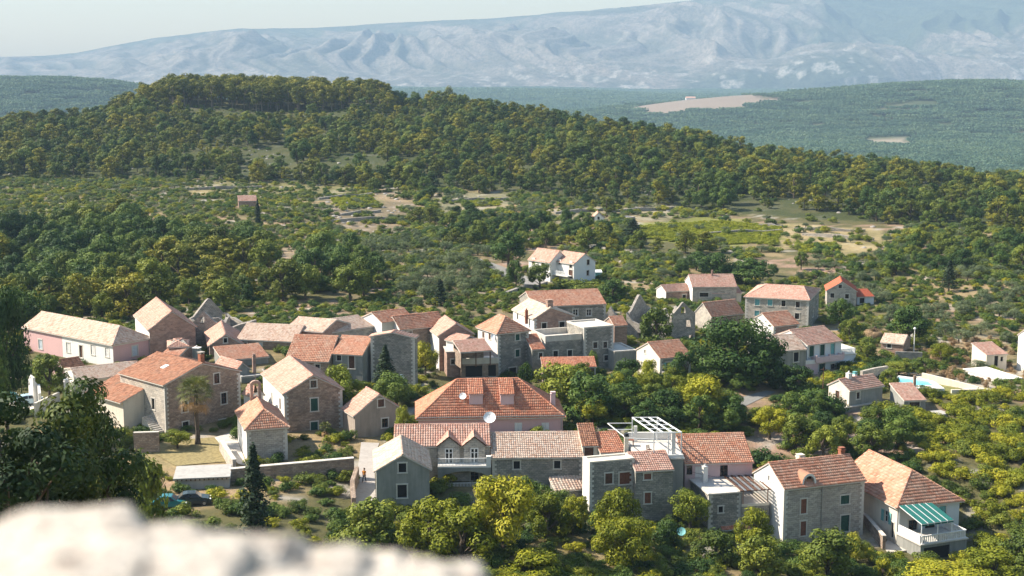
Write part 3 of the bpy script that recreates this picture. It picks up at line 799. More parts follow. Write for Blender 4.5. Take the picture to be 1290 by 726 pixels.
class House:
    def __init__(s, label, C, B, E, A=None, Rr=None, D=None, W=None, name='house', cat='house', group=None, zb=None, foot=True, fit=True, like=None):
        c, b = at_z(*C, E), at_z(*B, E)
        u = Vector((b.x - c.x, b.y - c.y, 0)); w = u.length; u.normalize()
        th, wt = math.atan2(u.y, u.x), w
        q = at_z(*A, E) - c if A is not None else at_z(*Rr, E) - b if Rr is not None else None
        if q is not None and fit:
            t2 = math.atan2(q.y, q.x) - math.pi / 2
            t2 = th + (t2 - th + math.pi) % (2 * math.pi) - math.pi
            th = (th * w + t2 * q.to_2d().length) / (w + q.to_2d().length)
        u = Vector((math.cos(th), math.sin(th), 0)) if like is None else like.u.copy(); v = Vector((-u.y, u.x, 0))
        dz = E - EYE.z
        def reach(p, d, px, guess):              # how far from p along d the edge seen at px lies
            k = (px - 645.0) / FPX
            den = d.x - k * d.y * CP
            r = (k * (p.y * CP - dz * SP) - p.x) / den if abs(den) > 1e-6 else guess
            return min(max(r, guess * .6), guess * 1.6)
        w = W if W else reach(c, u, B[0], w)
        if A is not None: D = reach(c, v, A[0], q.to_2d().length)
        if Rr is not None: D = reach(c + u * w, v, Rr[0], q.to_2d().length)
        D = max(2.0, abs(D))
        s.o, s.u, s.v, s.W, s.D, s.E = Vector((c.x, c.y, 0)), u, v, w, D, E
        cs = [s.o, s.o + u * w, s.o + u * w + v * D, s.o + v * D]
        gs = [gz(p.x, p.y) for p in cs]
        s.zb = (min(gs) - 0.7) if zb is None else zb
        cen = (cs[0] + cs[2]) / 2
        s.r = empty(name, label, cat, (cen.x, cen.y, min(gs)), group=group)
        s.rl = Vector(s.r.location)
        s.open = {k: [] for k in 'FRKL'}
        s.top = {k: None for k in 'FRKL'}
        s.rise = 0
        if foot: FOOT.append((s.o.x, s.o.y, u.x, u.y, w, D))
        s.roofmesh = None
    def z_at(s, a, b, py):
        k = (363 - py) / FPX; y = (s.o + s.u * a + s.v * b).y
        return EYE.z + y * (k * CP - SP) / (CP + k * SP)
    def rise_at(s, a, b, py, lo=0.7, hi=4.2):
        return min(max(s.z_at(a, b, py) - s.E - 0.13, lo), hi)
    def P(s, a, b, z): return s.o + s.u * a + s.v * b + Vector((0, 0, z)) - s.rl
    def face(s, f):
        u, v, W, D = s.u, s.v, s.W, s.D
        return {'F': (s.o, u, W, -v), 'R': (s.o + u * W, v, D, u), 'K': (s.o + u * W + v * D, -u, W, v), 'L': (s.o + v * D, -v, D, -u)}[f]
    def on(s, f, px, py):
        o, d, l, n = s.face(f)
        r = ray(px, py)
        k = ((o - EYE).x * n.x + (o - EYE).y * n.y) / (r.x * n.x + r.y * n.y)
        p = EYE + r * k
        return (p - o).dot(d), p.z
    def fp(s, f, a, z, n_=0.0):
        o, d, l, n = s.face(f)
        return o + d * a + n * n_ + Vector((0, 0, z)) - s.rl
    def fbox(s, mb, f, a0, a1, z0, z1, n0, n1, m=0):
        b = [s.fp(f, a0, z0, n1), s.fp(f, a1, z0, n1), s.fp(f, a1, z0, n0), s.fp(f, a0, z0, n0)]
        t = [p + Vector((0, 0, z1 - z0)) for p in b]
        mb.hexa(b, t, m)
    # windows and doors: kind = glass | shut | open | french | door | slit ; placed where the photograph shows them
    def win(s, f, px, py, w=0.85, h=1.25, kind='glass', mat=None, surround=True, wmat=None):
        a, z = s.on(f, px, py)
        return s.win_at(f, a, z, w, h, kind, mat, surround, wmat)
    def win_at(s, f, a, z, w=0.85, h=1.25, kind='glass', mat=None, surround=True, wmat=None):
        l = s.face(f)[2]
        a = min(max(a, w / 2 + 0.2), l - w / 2 - 0.2)
        a0, a1, z0, z1 = a - w / 2, a + w / 2, z - h / 2, z + h / 2
        s.open[f].append((a0, a1, z0, z1))
        mb = MB(); q = 0.13
        nm = 'door' if kind == 'door' else 'window'
        if surround:
            s.fbox(mb, f, a0 - q, a0, z0, z1, -0.02, 0.035); s.fbox(mb, f, a1, a1 + q, z0, z1, -0.02, 0.035)
            s.fbox(mb, f, a0 - q - .04, a1 + q + .04, z1, z1 + q + .03, -0.02, 0.045)
            s.fbox(mb, f, a0 - q - .06, a1 + q + .06, z0 - q, z0, -0.02, 0.075 if kind != 'door' else 0.12)
        else:
            s.fbox(mb, f, a0 - .04, a1 + .04, z0 - .06, z0, -0.1, 0.05)
        w_ = obj(nm, mb.mesh(nm, [wmat or WINSTONE]), s.r)
        g = MB(); d0 = -0.17
        if kind in ('glass', 'open', 'french', 'slit'):
            s.fbox(g, f, a0, a1, z0, z1, d0 - .03, d0)
            obj('pane', g.mesh('pane', [GLASS if kind != 'slit' else DARK]), w_)
        if kind in ('glass', 'french', 'open'):
            g = MB(); k = 0.055 if kind != 'french' else 0.09
            fm = mat if kind == 'french' and mat else WOOD_WHITE
            s.fbox(g, f, a0, a0 + k, z0, z1, d0, d0 + .05); s.fbox(g, f, a1 - k, a1, z0, z1, d0, d0 + .05)
            s.fbox(g, f, a0 + k, a1 - k, z1 - k, z1, d0, d0 + .05); s.fbox(g, f, a0 + k, a1 - k, z0, z0 + k, d0, d0 + .05)
            s.fbox(g, f, a - k / 2, a + k / 2, z0 + k, z1 - k, d0, d0 + .045)
            for zz in ([z0 + h * .55] if h < 1.6 else [z0 + h * .36, z0 + h * .70]):
                s.fbox(g, f, a0 + k, a - k / 2, zz - .02, zz + .02, d0, d0 + .035); s.fbox(g, f, a + k / 2, a1 - k, zz - .02, zz + .02, d0, d0 + .035)
            fm2 = fm if kind == 'french' else (WOOD_BROWN if kind == 'glass' else WOOD_WHITE)
            obj('frame', g.mesh('frame', [fm2]), w_)
        if kind in ('shut', 'door', 'open'):
            n = max(3, int(h / 0.16))
            def leafboard(b0, b1, n0, nm2):
                g = MB(); k = 0.06
                s.fbox(g, f, b0, b0 + k, z0, z1, n0, n0 + .05); s.fbox(g, f, b1 - k, b1, z0, z1, n0, n0 + .05)
                for i in range(n):
                    y0 = z0 + h * i / n
                    s.fbox(g, f, b0 + k, b1 - k, y0 + .012, y0 + h / n - .012, n0 + .005, n0 + (.042 if i % 2 else .034))
                s.fbox(g, f, b0 + k, b1 - k, z0, z1, n0 - .01, n0 + .004)
                obj(nm2, g.mesh(nm2, [mat or WOOD_BROWN]), w_)
            if kind == 'open':
                leafboard(a0 - w / 2 - .03, a0 - .03, 0.05, 'shutter'); leafboard(a1 + .03, a1 + w / 2 + .03, 0.05, 'shutter')
            elif kind == 'shut':
                leafboard(a0 + .01, a - .01, -0.09, 'shutter'); leafboard(a + .01, a1 - .01, -0.09, 'shutter')
            else:
                leafboard(a0 + .01, a1 - .01, -0.15, 'door_leaf')
        return w_
    def walls(s, mat, mats=None):  # single faces paler in sun, bluer in shade: light put into the colour
        """outer walls with real openings; mats: another material for single faces."""
        ml = [mat]; mb = MB()
        for i, f in enumerate('FRKL'):
            o, d, l, n = s.face(f)
            m = 0
            if mats and f in mats:
                if mats[f] not in ml: ml.append(mats[f])
                m = ml.index(mats[f])
            prof = s.top[f] or [(0, s.E), (l, s.E)]
            ps, pz = [p[0] for p in prof], [p[1] for p in prof]
            cuts = sorted(set([0.0, l] + ps + [x for q in s.open[f] for x in q[:2] if 0 < x < l]))
            uo = i * 17.3 + s.o.x
            for c0, c1 in zip(cuts[:-1], cuts[1:]):
                if c1 - c0 < 1e-5: continue
                mid = (c0 + c1) / 2
                spans = []; z = s.zb
                for q in sorted([q for q in s.open[f] if q[0] < mid < q[1]], key=lambda q: q[2]):
                    if q[2] > z: spans.append((z, q[2]))
                    z = max(z, q[3])
                t0, t1 = np.interp(c0 + 1e-6, ps, pz), np.interp(c1 - 1e-6, ps, pz)
                for z0, z1 in spans:
                    mb.poly([s.fp(f, c0, z0), s.fp(f, c1, z0), s.fp(f, c1, z1), s.fp(f, c0, z1)], [(c0 + uo, z0), (c1 + uo, z0), (c1 + uo, z1), (c0 + uo, z1)], m)
                mb.poly([s.fp(f, c0, z), s.fp(f, c1, z), s.fp(f, c1, t1), s.fp(f, c0, t0)], [(c0 + uo, z), (c1 + uo, z), (c1 + uo, t1), (c0 + uo, t0)], m)
            for a0, a1, z0, z1 in s.open[f]:
                r = 0.21
                for (x0, y0), (x1, y1) in (((a0, z0), (a0, z1)), ((a0, z1), (a1, z1)), ((a1, z1), (a1, z0)), ((a1, z0), (a0, z0))):
                    mb.poly([s.fp(f, x0, y0), s.fp(f, x1, y1), s.fp(f, x1, y1, -r), s.fp(f, x0, y0, -r)], [(x0 + uo, y0), (x1 + uo, y1), (x1 + uo + r, y1), (x0 + uo + r, y0)], m)
        s.wall = obj('wall', mb.mesh('wall', ml), s.r)
        return s
    def _slabs(s, slopes, mat, caps, fine, th=0.11, tile=True, **kw):
        mb = MB()
        for P in slopes:
            P = [Vector(p) for p in P]
            if (P[2] - P[3]).length < 1e-4: P = P[:3]
            mb.hexa([p - Vector((0, 0, th)) for p in P], P, 0)
        s.roof = obj('roof', mb.mesh('roof', [WINSTONE if tile else mat]), s.r)
        if tile:
            Vs, Fs, Us, b = [], [], [], 0
            for P in slopes:
                V, F, U = tile_slope(P, fine=fine, **kw)
                U = U + np.array([b % 971, (b * 7) % 877])
                Vs.append(V); Fs.append(F + b); Us.append(U); b += len(V)
            obj('roof_tile', np_mesh('roof_tile', np.vstack(Vs), np.vstack(Fs), [mat], uv=np.vstack(Us)), s.roof, kind='stuff')
            mb = MB(); ci = 0
            for p, q in caps:
                p, q = Vector(p), Vector(q)
                L = (q - p).length; n = max(1, int(L / 0.42)); d = (q - p) / n
                sd = d.cross(Vector((0, 0, 1))).normalized(); up = sd.cross(d).normalized()
                for i in range(n):
                    ra, rb = 0.155, 0.125
                    x0, x1 = p + d * i, p + d * (i + 1.06)
                    ar = [(math.cos(t) , math.sin(t)) for t in (-.25, .6, 1.2, 1.94, 2.54, 3.39)]
                    A_ = [x0 + sd * c * ra + up * (sn * ra + .02) for c, sn in ar]; B_ = [x1 + sd * c * rb + up * (sn * rb + .01) for c, sn in ar]
                    ci += 1
                    for k in range(5):
                        mb.poly([A_[k], B_[k], B_[k + 1], A_[k + 1]], [(ci + .5, 700.5)] * 4)
                    mb.poly(A_, [(ci + .5, 700.5)] * 6)
            if ci: obj('ridge_cap', mb.mesh('ridge_cap', [mat]), s.roof, kind='stuff')
    def gable(s, along, rise, mat, oe=0.28, og=0.14, fine=True, hipL=0.0, hipR=0.0, ridge=0.5, rl=0.0, rr=0.0, **kw):
        """ridge along 'u' (gables at L and R) or along 'v' (gables at F and K); hipL/hipR: metres the ridge is pulled in at its low-index / high-index end."""
        s.rise = rise; E, W, D = s.E, s.W, s.D
        lift = 0.13
        if along == 'u':
            r = D * ridge
            s.rz_fn = lambda a, b: E + rise * min(b / r, (D - b) / (D - r)) + lift
            kf, kb = rise / r, rise / (D - r)
            z0f, z0b, zr = E - kf * oe + lift, E - kb * oe + lift, E + rise + lift
            xa, xb = (-oe if hipL else -og), (W + oe if hipR else W + og)
            ra, rb = (hipL if hipL else -og), (W - hipR if hipR else W + og)
            P = s.P
            sl = [(P(xa, -oe, z0f), P(xb, -oe, z0f), P(rb, r, zr), P(ra, r, zr)), (P(xb, D + oe, z0b), P(xa, D + oe, z0b), P(ra, r, zr), P(rb, r, zr))]
            caps = [(P(ra, r, zr), P(rb, r, zr))]
            if hipL: sl.append((P(xa, D + oe, z0b), P(xa, -oe, z0f), P(ra, r, zr), P(ra, r, zr))); caps += [(P(xa, -oe, z0f), P(ra, r, zr)), (P(xa, D + oe, z0b), P(ra, r, zr))]
            else: s.top['L'] = [(0, E), (D - r, E + rise), (D, E)]
            if hipR: sl.append((P(xb, -oe, z0f), P(xb, D + oe, z0b), P(rb, r, zr), P(rb, r, zr))); caps += [(P(xb, -oe, z0f), P(rb, r, zr)), (P(xb, D + oe, z0b), P(rb, r, zr))]
            else: s.top['R'] = [(0, E), (r, E + rise), (D, E)]
        else:
            r = W * ridge
            s.rz_fn = lambda a, b: E + rise * min(a / r, (W - a) / (W - r)) + lift
            kl, kr = rise / r, rise / (W - r)
            z0l, z0r, zr = E - kl * oe + lift, E - kr * oe + lift, E + rise + lift
            ya, yb = (-oe if hipL else -og), (D + oe if hipR else D + og)
            ra, rb = (hipL if hipL else -og), (D - hipR if hipR else D + og)
            P = s.P
            sl = [(P(-oe, yb, z0l), P(-oe, ya, z0l), P(r, ra, zr), P(r, rb, zr)), (P(W + oe, ya, z0r), P(W + oe, yb, z0r), P(r, rb, zr), P(r, ra, zr))]
            caps = [(P(r, ra, zr), P(r, rb, zr))]
            if hipL: sl.append((P(-oe, ya, z0l), P(W + oe, ya, z0r), P(r, ra, zr), P(r, ra, zr))); caps += [(P(-oe, ya, z0l), P(r, ra, zr)), (P(W + oe, ya, z0r), P(r, ra, zr))]
            else: s.top['F'] = [(0, E), (r, E + rise), (W, E)]
            if hipR: sl.append((P(W + oe, yb, z0r), P(-oe, yb, z0l), P(r, rb, zr), P(r, rb, zr))); caps += [(P(W + oe, yb, z0r), P(r, rb, zr)), (P(-oe, yb, z0l), P(r, rb, zr))]
            else: s.top['K'] = [(0, E), (W - r, E + rise), (W, E)]
        s._slabs(sl, mat, caps, fine, **kw)
        s.zr = E + rise + lift
        return s
    def shed(s, low, rise, mat, oe=0.25, og=0.12, fine=True, **kw):
        E, W, D = s.E, s.W, s.D; P = s.P; l = 0.13
        if low in 'FK':
            k = rise / D * oe
            a, b = (E - k + l, E + rise + l + k) if low == 'F' else (E + rise + l + k, E - k + l)
            q = (P(-og, -oe, a), P(W + og, -oe, a), P(W + og, D + oe, b), P(-og, D + oe, b))
            sl = q if low == 'F' else (q[2], q[3], q[0], q[1])
            lo, hi = E, E + rise
            if low == 'F': s.top.update(L=[(0, hi), (D, lo)], R=[(0, lo), (D, hi)], K=[(0, hi), (W, hi)])
            else: s.top.update(L=[(0, lo), (D, hi)], R=[(0, hi), (D, lo)], F=[(0, hi), (W, hi)])
        else:
            k = rise / W * oe
            if low == 'L':
                sl = (P(-oe, D + og, E - k + l), P(-oe, -og, E - k + l), P(W + oe, -og, E + rise + k + l), P(W + oe, D + og, E + rise + k + l))
                s.top.update(F=[(0, E), (W, E + rise)], K=[(0, E + rise), (W, E)], R=[(0, E + rise), (D, E + rise)])
            else:
                sl = (P(W + oe, -og, E - k + l), P(W + oe, D + og, E - k + l), P(-oe, D + og, E + rise + k + l), P(-oe, -og, E + rise + k + l))
                s.top.update(F=[(0, E + rise), (W, E)], K=[(0, E), (W, E + rise)], L=[(0, E + rise), (D, E + rise)])
        s._slabs([sl], mat, [], fine, **kw)
        return s
    def flat(s, mat, par=0.0, pth=0.3, pmat=None, faces='FRKL'):
        """flat roof or terrace at E - par behind a parapet up to E."""
        mb = MB(); z = s.E - par
        i = 0.012 if par else -0.15
        b = [s.P(i, i, z - .15), s.P(s.W - i, i, z - .15), s.P(s.W - i, s.D - i, z - .15), s.P(i, s.D - i, z - .15)]
        mb.hexa(b, [p + Vector((0, 0, .15)) for p in b])
        s.roof = obj('roof', mb.mesh('roof', [mat]), s.r)
        if par:
            mb = MB()
            for f in faces:
                l = s.face(f)[2]
                e0 = 0.0 if f in 'FK' else pth
                s.fbox(mb, f, e0 - .02, l - e0 + .02, z + .002, s.E + .05, -pth, 0.03)
            obj('parapet', mb.mesh('parapet', [pmat or mat]), s.r)
        return s
    def chimney(s, a, b, w=0.6, h=1.3, mat=None, z=None, d=None, capm=None, style='slab'):
        """a, b: metres in the house's frame."""
        mat = mat or PL_WHITE_AND_SUNLIT; d = d or w
        if z is None: z = s.roof_z(a, b) - 0.35
        p = s.P(a, b, z); rz = math.atan2(s.u.y, s.u.x)
        mb = MB(); mb.box(p, w, d, h + .35, rz)
        c = obj('chimney', mb.mesh('chimney', [mat]), s.r)
        mb = MB(); t = p + Vector((0, 0, h + .35))
        if style == 'slab':
            for dx, dy in ((-1, -1), (1, -1), (1, 1), (-1, 1)):
                mb.box(t + s.u * dx * (w / 2 - .07) + s.v * dy * (d / 2 - .07) , .13, .13, .2, rz)
            mb.box(t + Vector((0, 0, .2)), w * 1.25, d * 1.25, .09, rz)
        elif style == 'pot':
            mb.tube([t - Vector((0, 0, .1)), t + Vector((0, 0, .35))], [.14, .12], 8); mb.box(t, w * 1.15, d * 1.15, .06, rz)
        else:
            mb.box(t, w * 1.2, d * 1.2, .12, rz); mb.box(t + Vector((0, 0, .12)), w * .7, d * .7, .16, rz); mb.box(t + Vector((0, 0, .28)), w * 1.1, d * 1.1, .07, rz)
        obj('chimney_cap', mb.mesh('chimney_cap', [capm or mat]), c)
        return c
    def roof_z(s, a, b):
        return s.rz_fn(a, b) if hasattr(s, 'rz_fn') else s.E
    def ab(s, px, py=None, a=None, b=None, dz=1.5):
        """house coordinates of what is seen at column px on the line a = const or b = const."""
        k = (px - 645.0) / FPX; z = s.E + dz - EYE.z
        d, p = (s.u, s.o + s.v * b) if b is not None else (s.v, s.o + s.u * a)
        t = (k * (p.y * CP - z * SP) - p.x) / (d.x - k * d.y * CP)
        return (t, b) if b is not None else (a, t)
    def quoins(s, faces='F', ends=(0, 1), mat=None):
        """dressed corner stones, long and short in turn, on the ends of a face."""
        mb = MB(); rg = random.Random(int(s.W * 100))
        for f in faces:
            l = s.face(f)[2]
            for e in ends:
                z = s.zb + .4; i = 0
                while z < s.E - .15:
                    h = rg.uniform(.24, .34); w = .52 if i % 2 else .30
                    a0, a1 = (-.022, w) if e == 0 else (l - w, l + .022)
                    s.fbox(mb, f, a0, a1, z + .012, z + h - .012, -.2, .022 + rg.random() * .012)
                    z += h; i += 1
        obj('quoin', mb.mesh('quoin', [mat or WINSTONE]), s.r, kind='stuff')
    def gutter(s, f, a):
        mb = MB(); mb.tube([s.fp(f, a, s.zb, .09), s.fp(f, a, s.E, .09)], [.05, .05], 6)
        obj('downpipe', mb.mesh('downpipe', [METAL_GREY]), s.r)

def dish(label, P, r=0.42, mat=None, az=-1.75, arm=True, group=None):
    """satellite dish with its centre at P, looking towards the south-east of the sky."""
    e = empty('satellite_dish', label, 'satellite dish', (P.x, P.y, P.z - .4), group=group)
    d = Vector((math.cos(az) * .8, math.sin(az) * .8, .6)).normalized()
    a = d.cross(Vector((0, 0, 1))).normalized(); b = a.cross(d)
    o = Vector((0, 0, .4)); mb = MB(); n = 16
    def pt(k, q, off=0): 
        t = 2 * math.pi * k / n
        return o + (a * math.cos(t) + b * math.sin(t)) * (r * q) + d * (0.16 * r * q * q * 1.6 + off)
    for q0, q1 in ((0.02, .5), (.5, .8), (.8, 1.0)):
        for k in range(n):
            mb.poly([pt(k, q0), pt(k + 1, q0), pt(k + 1, q1), pt(k, q1)])
            mb.poly([pt(k, q1, -.03), pt(k + 1, q1, -.03), pt(k + 1, q0, -.03), pt(k, q0, -.03)])
    for k in range(n): mb.poly([pt(k, 1.0), pt(k + 1, 1.0), pt(k + 1, 1, -.03), pt(k, 1, -.03)])
    obj('reflector', mb.mesh('reflector', [mat or METAL_WHITE], True), e)
    mb = MB(); mb.bar(o - b * r * .95 + d * .2, o + d * r * 1.25 - b * .05, .03); mb.box(o + d * r * 1.25 - Vector((0, 0, .05)), .09, .09, .12)
    obj('feed_arm', mb.mesh('feed_arm', [METAL_GREY]), e)
    mb = MB(); mb.bar(o - d * .05, o - d * .2, .08); mb.bar(o - d * .18, o - d * .18 - Vector((0, 0, .55)), .05)
    obj('bracket', mb.mesh('bracket', [METAL_GREY]), e)
    return e

# ------------------------------------------------------------------ the village, house by house
def gabled(label, C, B, E, along, apex, tile, wall, mats=None, A=None, Rr=None, D=None, W=None, wins=(), fine=True, hips=(0, 0), ridge=0.5, name='house', cat='house', group=None, like=None, kw=None, **hk):
    h = House(label, C, B, E, A=A, Rr=Rr, D=D, W=W, name=name, cat=cat, group=group, like=like, **hk)
    if along == 'u': rz = h.rise_at(h.W / 2, h.D * ridge, apex)
    else: rz = h.rise_at(h.W * ridge, (hips[0] if hips[0] else 0), apex)
    for w in wins: h.win(*w[:3], **w[3])
    h.gable(along, rz, tile, fine=fine, hipL=hips[0], hipR=hips[1], ridge=ridge, **(kw or {}))
    h.walls(wall, mats)
    return h
def shedded(label, C, B, E, low, rise, tile, wall, mats=None, A=None, Rr=None, D=None, W=None, wins=(), fine=True, name='house', cat='house', group=None, like=None, kw=None, **hk):
    h = House(label, C, B, E, A=A, Rr=Rr, D=D, W=W, name=name, cat=cat, group=group, like=like, **hk)
    for w in wins: h.win(*w[:3], **w[3])
    h.shed(low, rise, tile, fine=fine, **(kw or {}))
    h.walls(wall, mats)
    return h
def flatted(label, C, B, E, top, wall, par=0.0, mats=None, A=None, Rr=None, D=None, W=None, wins=(), name='house', cat='house', group=None, like=None, faces='FRKL', pth=0.3, pmat=None, **hk):
    h = House(label, C, B, E, A=A, Rr=Rr, D=D, W=W, name=name, cat=cat, group=group, like=like, **hk)
    for w in wins: h.win(*w[:3], **w[3])
    h.flat(top, par, pth=pth, pmat=pmat, faces=faces)
    if par:
        for f in 'FRKL': h.top[f] = [(0, E if f in faces else E - par), (h.face(f)[2], E if f in faces else E - par)]
    h.walls(wall, mats)
    return h
def K(w=.85, h=1.25, kind='glass', mat=None, **k): return dict(w=w, h=h, kind=kind, mat=mat, **k)
GH = 'houses of the stone village'

# --- left edge: the long pink and white pair
h1 = House('white rendered half of the long house under a hipped pale tile roof', (142, 435), (190, 429), 8.0, A=(78, 426), group=GH)
for w in (('L', 102, 443, K(.8, 1.9, 'door', WOOD_BROWN)), ('L', 86, 438, K(.95, 1.5, 'shut', WOOD_WHITE)), ('L', 117, 441, K(.95, 1.5, 'shut', WOOD_WHITE)), ('L', 135, 444, K(.9, 1.4, 'shut', WOOD_WHITE)), ('F', 170, 442, K(1.0, 1.5, 'shut', WOOD_BLUE))): h1.win(*w[:3], **w[3])
r1 = h1.rise_at(h1.W / 2, h1.W * .42, 411)
h1.gable('v', r1, TILE_PALE, hipL=h1.W * .42); h1.walls(PL_PINK, {'L': PL_WHITE_AND_SUNLIT})
h1p = House('pink rendered half of the long house at the village edge', (78, 426), (126, 421), 8.0, D=9, W=h1.W, like=h1, group=GH)
h1p.o = h1.o + h1.v * (h1.D + 0.03); h1p.D = 10.5
h1p.win('L', 51, 434, **K(1.0, 1.5, 'shut', WOOD_BLUE)); h1p.gable('v', r1, TILE_PALE); h1p.walls(PL_PINK)
h = gabled('tall dusky pink house with one plain gable beside the long white house', (188, 416), (246, 413), 9.4, 'v', 392.5, TILE_PINK, STONE_PINK, {'L': PL_WHITE_AND_SUNLIT}, A=(170, 404), group=GH)
h = gabled('low pink brown house with a tiny gable window below the ruined gables', (264, 436), (305, 437), 7.2, 'v', 421.5, TILE_PINK, STONE_PINK, A=(246, 426), wins=[('F', 284, 429, K(.5, .7, 'slit'))], group=GH)
h = gabled('small dark pink shed half hidden by the round green tree', (82, 468), (107, 464), 5.4, 'u', 452, TILE_BROWN, PL_PINK, D=4, name='shed', cat='shed')
h17 = gabled('low house with a broad pale tile roof and white gable', (99, 480), (182, 471), 6.2, 'u', 460, TILE_PALE, PL_CREAM, {'L': PL_WHITE_AND_SUNLIT}, D=8.5, group=GH)
h17.chimney(-1.6, 0.6, .55, 2.4, PL_WHITE_AND_SUNLIT, z=3.4, style='cap')
h = gabled('small house with orange tiles tucked behind the big brown roof', (204, 448), (226, 449), 6.9, 'u', 438, TILE_ORANGE, STONE_PINK, {'L': PL_CREAM}, D=6.5, group=GH)
h.chimney(h.W + 1.2, 3.5, 1.0, 2.2, PL_GREY, z=5.0, style='pot', capm=PL_WHITE_AND_SUNLIT)
h = gabled('small pink pyramid roofed house behind the orange tiled one', (213, 438), (236, 437), 7.8, 'u', 431.5, TILE_PINK, STONE_PINK, D=4.5, hips=(2, 2), group=GH)
h20 = shedded('low grey house under a long single slope of orange tiles', (281, 455), (338, 450), 6.6, 'F', 0.9, TILE_ORANGE, PL_GREY, D=5.5, group=GH)
h = gabled('small house with a pink lean roof beside the tall stone gable', (297, 468), (314, 465), 5.9, 'v', 457, TILE_PINK, PL_GREY, A=(271, 460), group=GH)
hfl = flatted('low grey block with a bare flat roof and thin chimney', (304, 475), (341, 471.5), 5.3, CONCRETE, PL_GREY, .25, D=4.5, group=GH)
hfl.chimney(*hfl.ab(320, b=2.5), .45, 2.3, STONE_PINK, z=5.0, style='cap')
h16 = gabled('big stone house with mottled brown roof behind the palm', (207, 486), (302, 473), 8.5, 'v', 458, TILE_BROWN, STONE_WARM, {'L': STONE_PALE}, A=(151, 478), group=GH,
    wins=[('F', 273, 477, K(.85, 1.35)), ('F', 282, 502, K(.85, 1.5)), ('F', 281, 533, K(1.15, .95)), ('F', 233, 512, K(.85, 1.5)), ('F', 234, 538, K(.9, 1.4)), ('L', 174, 509, K(.8, 1.6, 'slit')), ('L', 193, 509, K(.7, 1.5, 'slit'))])
h16.chimney(h16.W / 2 + .35, 0.75, .62, 1.25, BRICK_RED, capm=STONE_PALE)
h16.gutter('F', .18)
mb = MB(); a_, b_ = h16.W * .24, h16.D * .42
mb.hexa([h16.P(a_ + dx * .9, b_ + dy, h16.rz_fn(a_ + dx * .9, b_) + .05) for dx, dy in ((0, 0), (1, 0), (1, .8), (0, .8))], [h16.P(a_ + dx * .9, b_ + dy, h16.rz_fn(a_ + dx * .9, b_) + .16) for dx, dy in ((0, 0), (1, 0), (1, .8), (0, .8))])
obj('skylight', mb.mesh('skylight', [METAL_WHITE]), h16.r)
hp = shedded('lean-to porch with brown tiles on the left of the palm house', (155, 507), (187, 500), 6.0, 'L', 1.9, TILE_BROWN, PL_CREAM, A=(112, 494), W=5.4, like=h16, name='lean_to', cat='porch', kw=dict(oe=.5))

# --- ruins
def thick_wall(name, p0, p1, zb, prof, mat, parent, rl, th=.5, openings=()):
    """a free wall from p0 to p1, its top following prof [(0..1, z)], with openings (s0, s1, z0, z1)."""
    p0, p1 = Vector((p0[0], p0[1], 0)), Vector((p1[0], p1[1], 0))
    d = (p1 - p0); l = d.length; d.normalize(); n = Vector((d.y, -d.x, 0))
    ps, pz = [q[0] * l for q in prof], [q[1] for q in prof]
    cuts = sorted(set([0, l] + ps + [x for q in openings for x in q[:2] if 0 < x < l]))
    mb = MB(); F = lambda a, z, t: p0 + d * a - n * (t * th) + Vector((0, 0, z)) - rl
    for c0, c1 in zip(cuts[:-1], cuts[1:]):
        if c1 - c0 < 1e-4: continue
        m = (c0 + c1) / 2; z = zb; sp = []
        for q in sorted([q for q in openings if q[0] < m < q[1]], key=lambda q: q[2]):
            sp.append((z, z, q[2], q[2])); z = q[3]
        sp.append((z, z, np.interp(c0 + 1e-6, ps, pz), np.interp(c1 - 1e-6, ps, pz)))
        for a, b, c, e in sp:
            q = [(c0, a), (c1, b), (c1, e), (c0, c)]
            uv = [(x + p0.x, y) for x, y in q]
            mb.poly([F(x, y, 0) for x, y in q], uv); mb.poly([F(x, y, 1) for x, y in q][::-1], uv[::-1])
            mb.poly([F(c0, c, 0), F(c1, e, 0), F(c1, e, 1), F(c0, c, 1)], [(c0, 0), (c1, 0), (c1, th), (c0, th)])
        if c0 == cuts[0]: mb.poly([F(c0, zb, 1), F(c0, zb, 0), F(c0, sp[-1][2], 0), F(c0, sp[-1][2], 1)], [(0, zb), (th, zb), (th, 5), (0, 5)])
        if c1 == cuts[-1]: mb.poly([F(c1, zb, 0), F(c1, zb, 1), F(c1, sp[-1][3], 1), F(c1, sp[-1][3], 0)], [(0, zb), (th, zb), (th, 5), (0, 5)])
    for a0, a1, z0, z1 in openings:
        for (x0, y0), (x1, y1) in (((a0, z0), (a0, z1)), ((a0, z1), (a1, z1)), ((a1, z1), (a1, z0)), ((a1, z0), (a0, z0))):
            mb.poly([F(x0, y0, 0), F(x1, y1, 0), F(x1, y1, 1), F(x0, y0, 1)], [(x0, y0), (x1, y1), (x1 + th, y1), (x0 + th, y0)])
    return obj(name, mb.mesh(name, [mat]), parent)
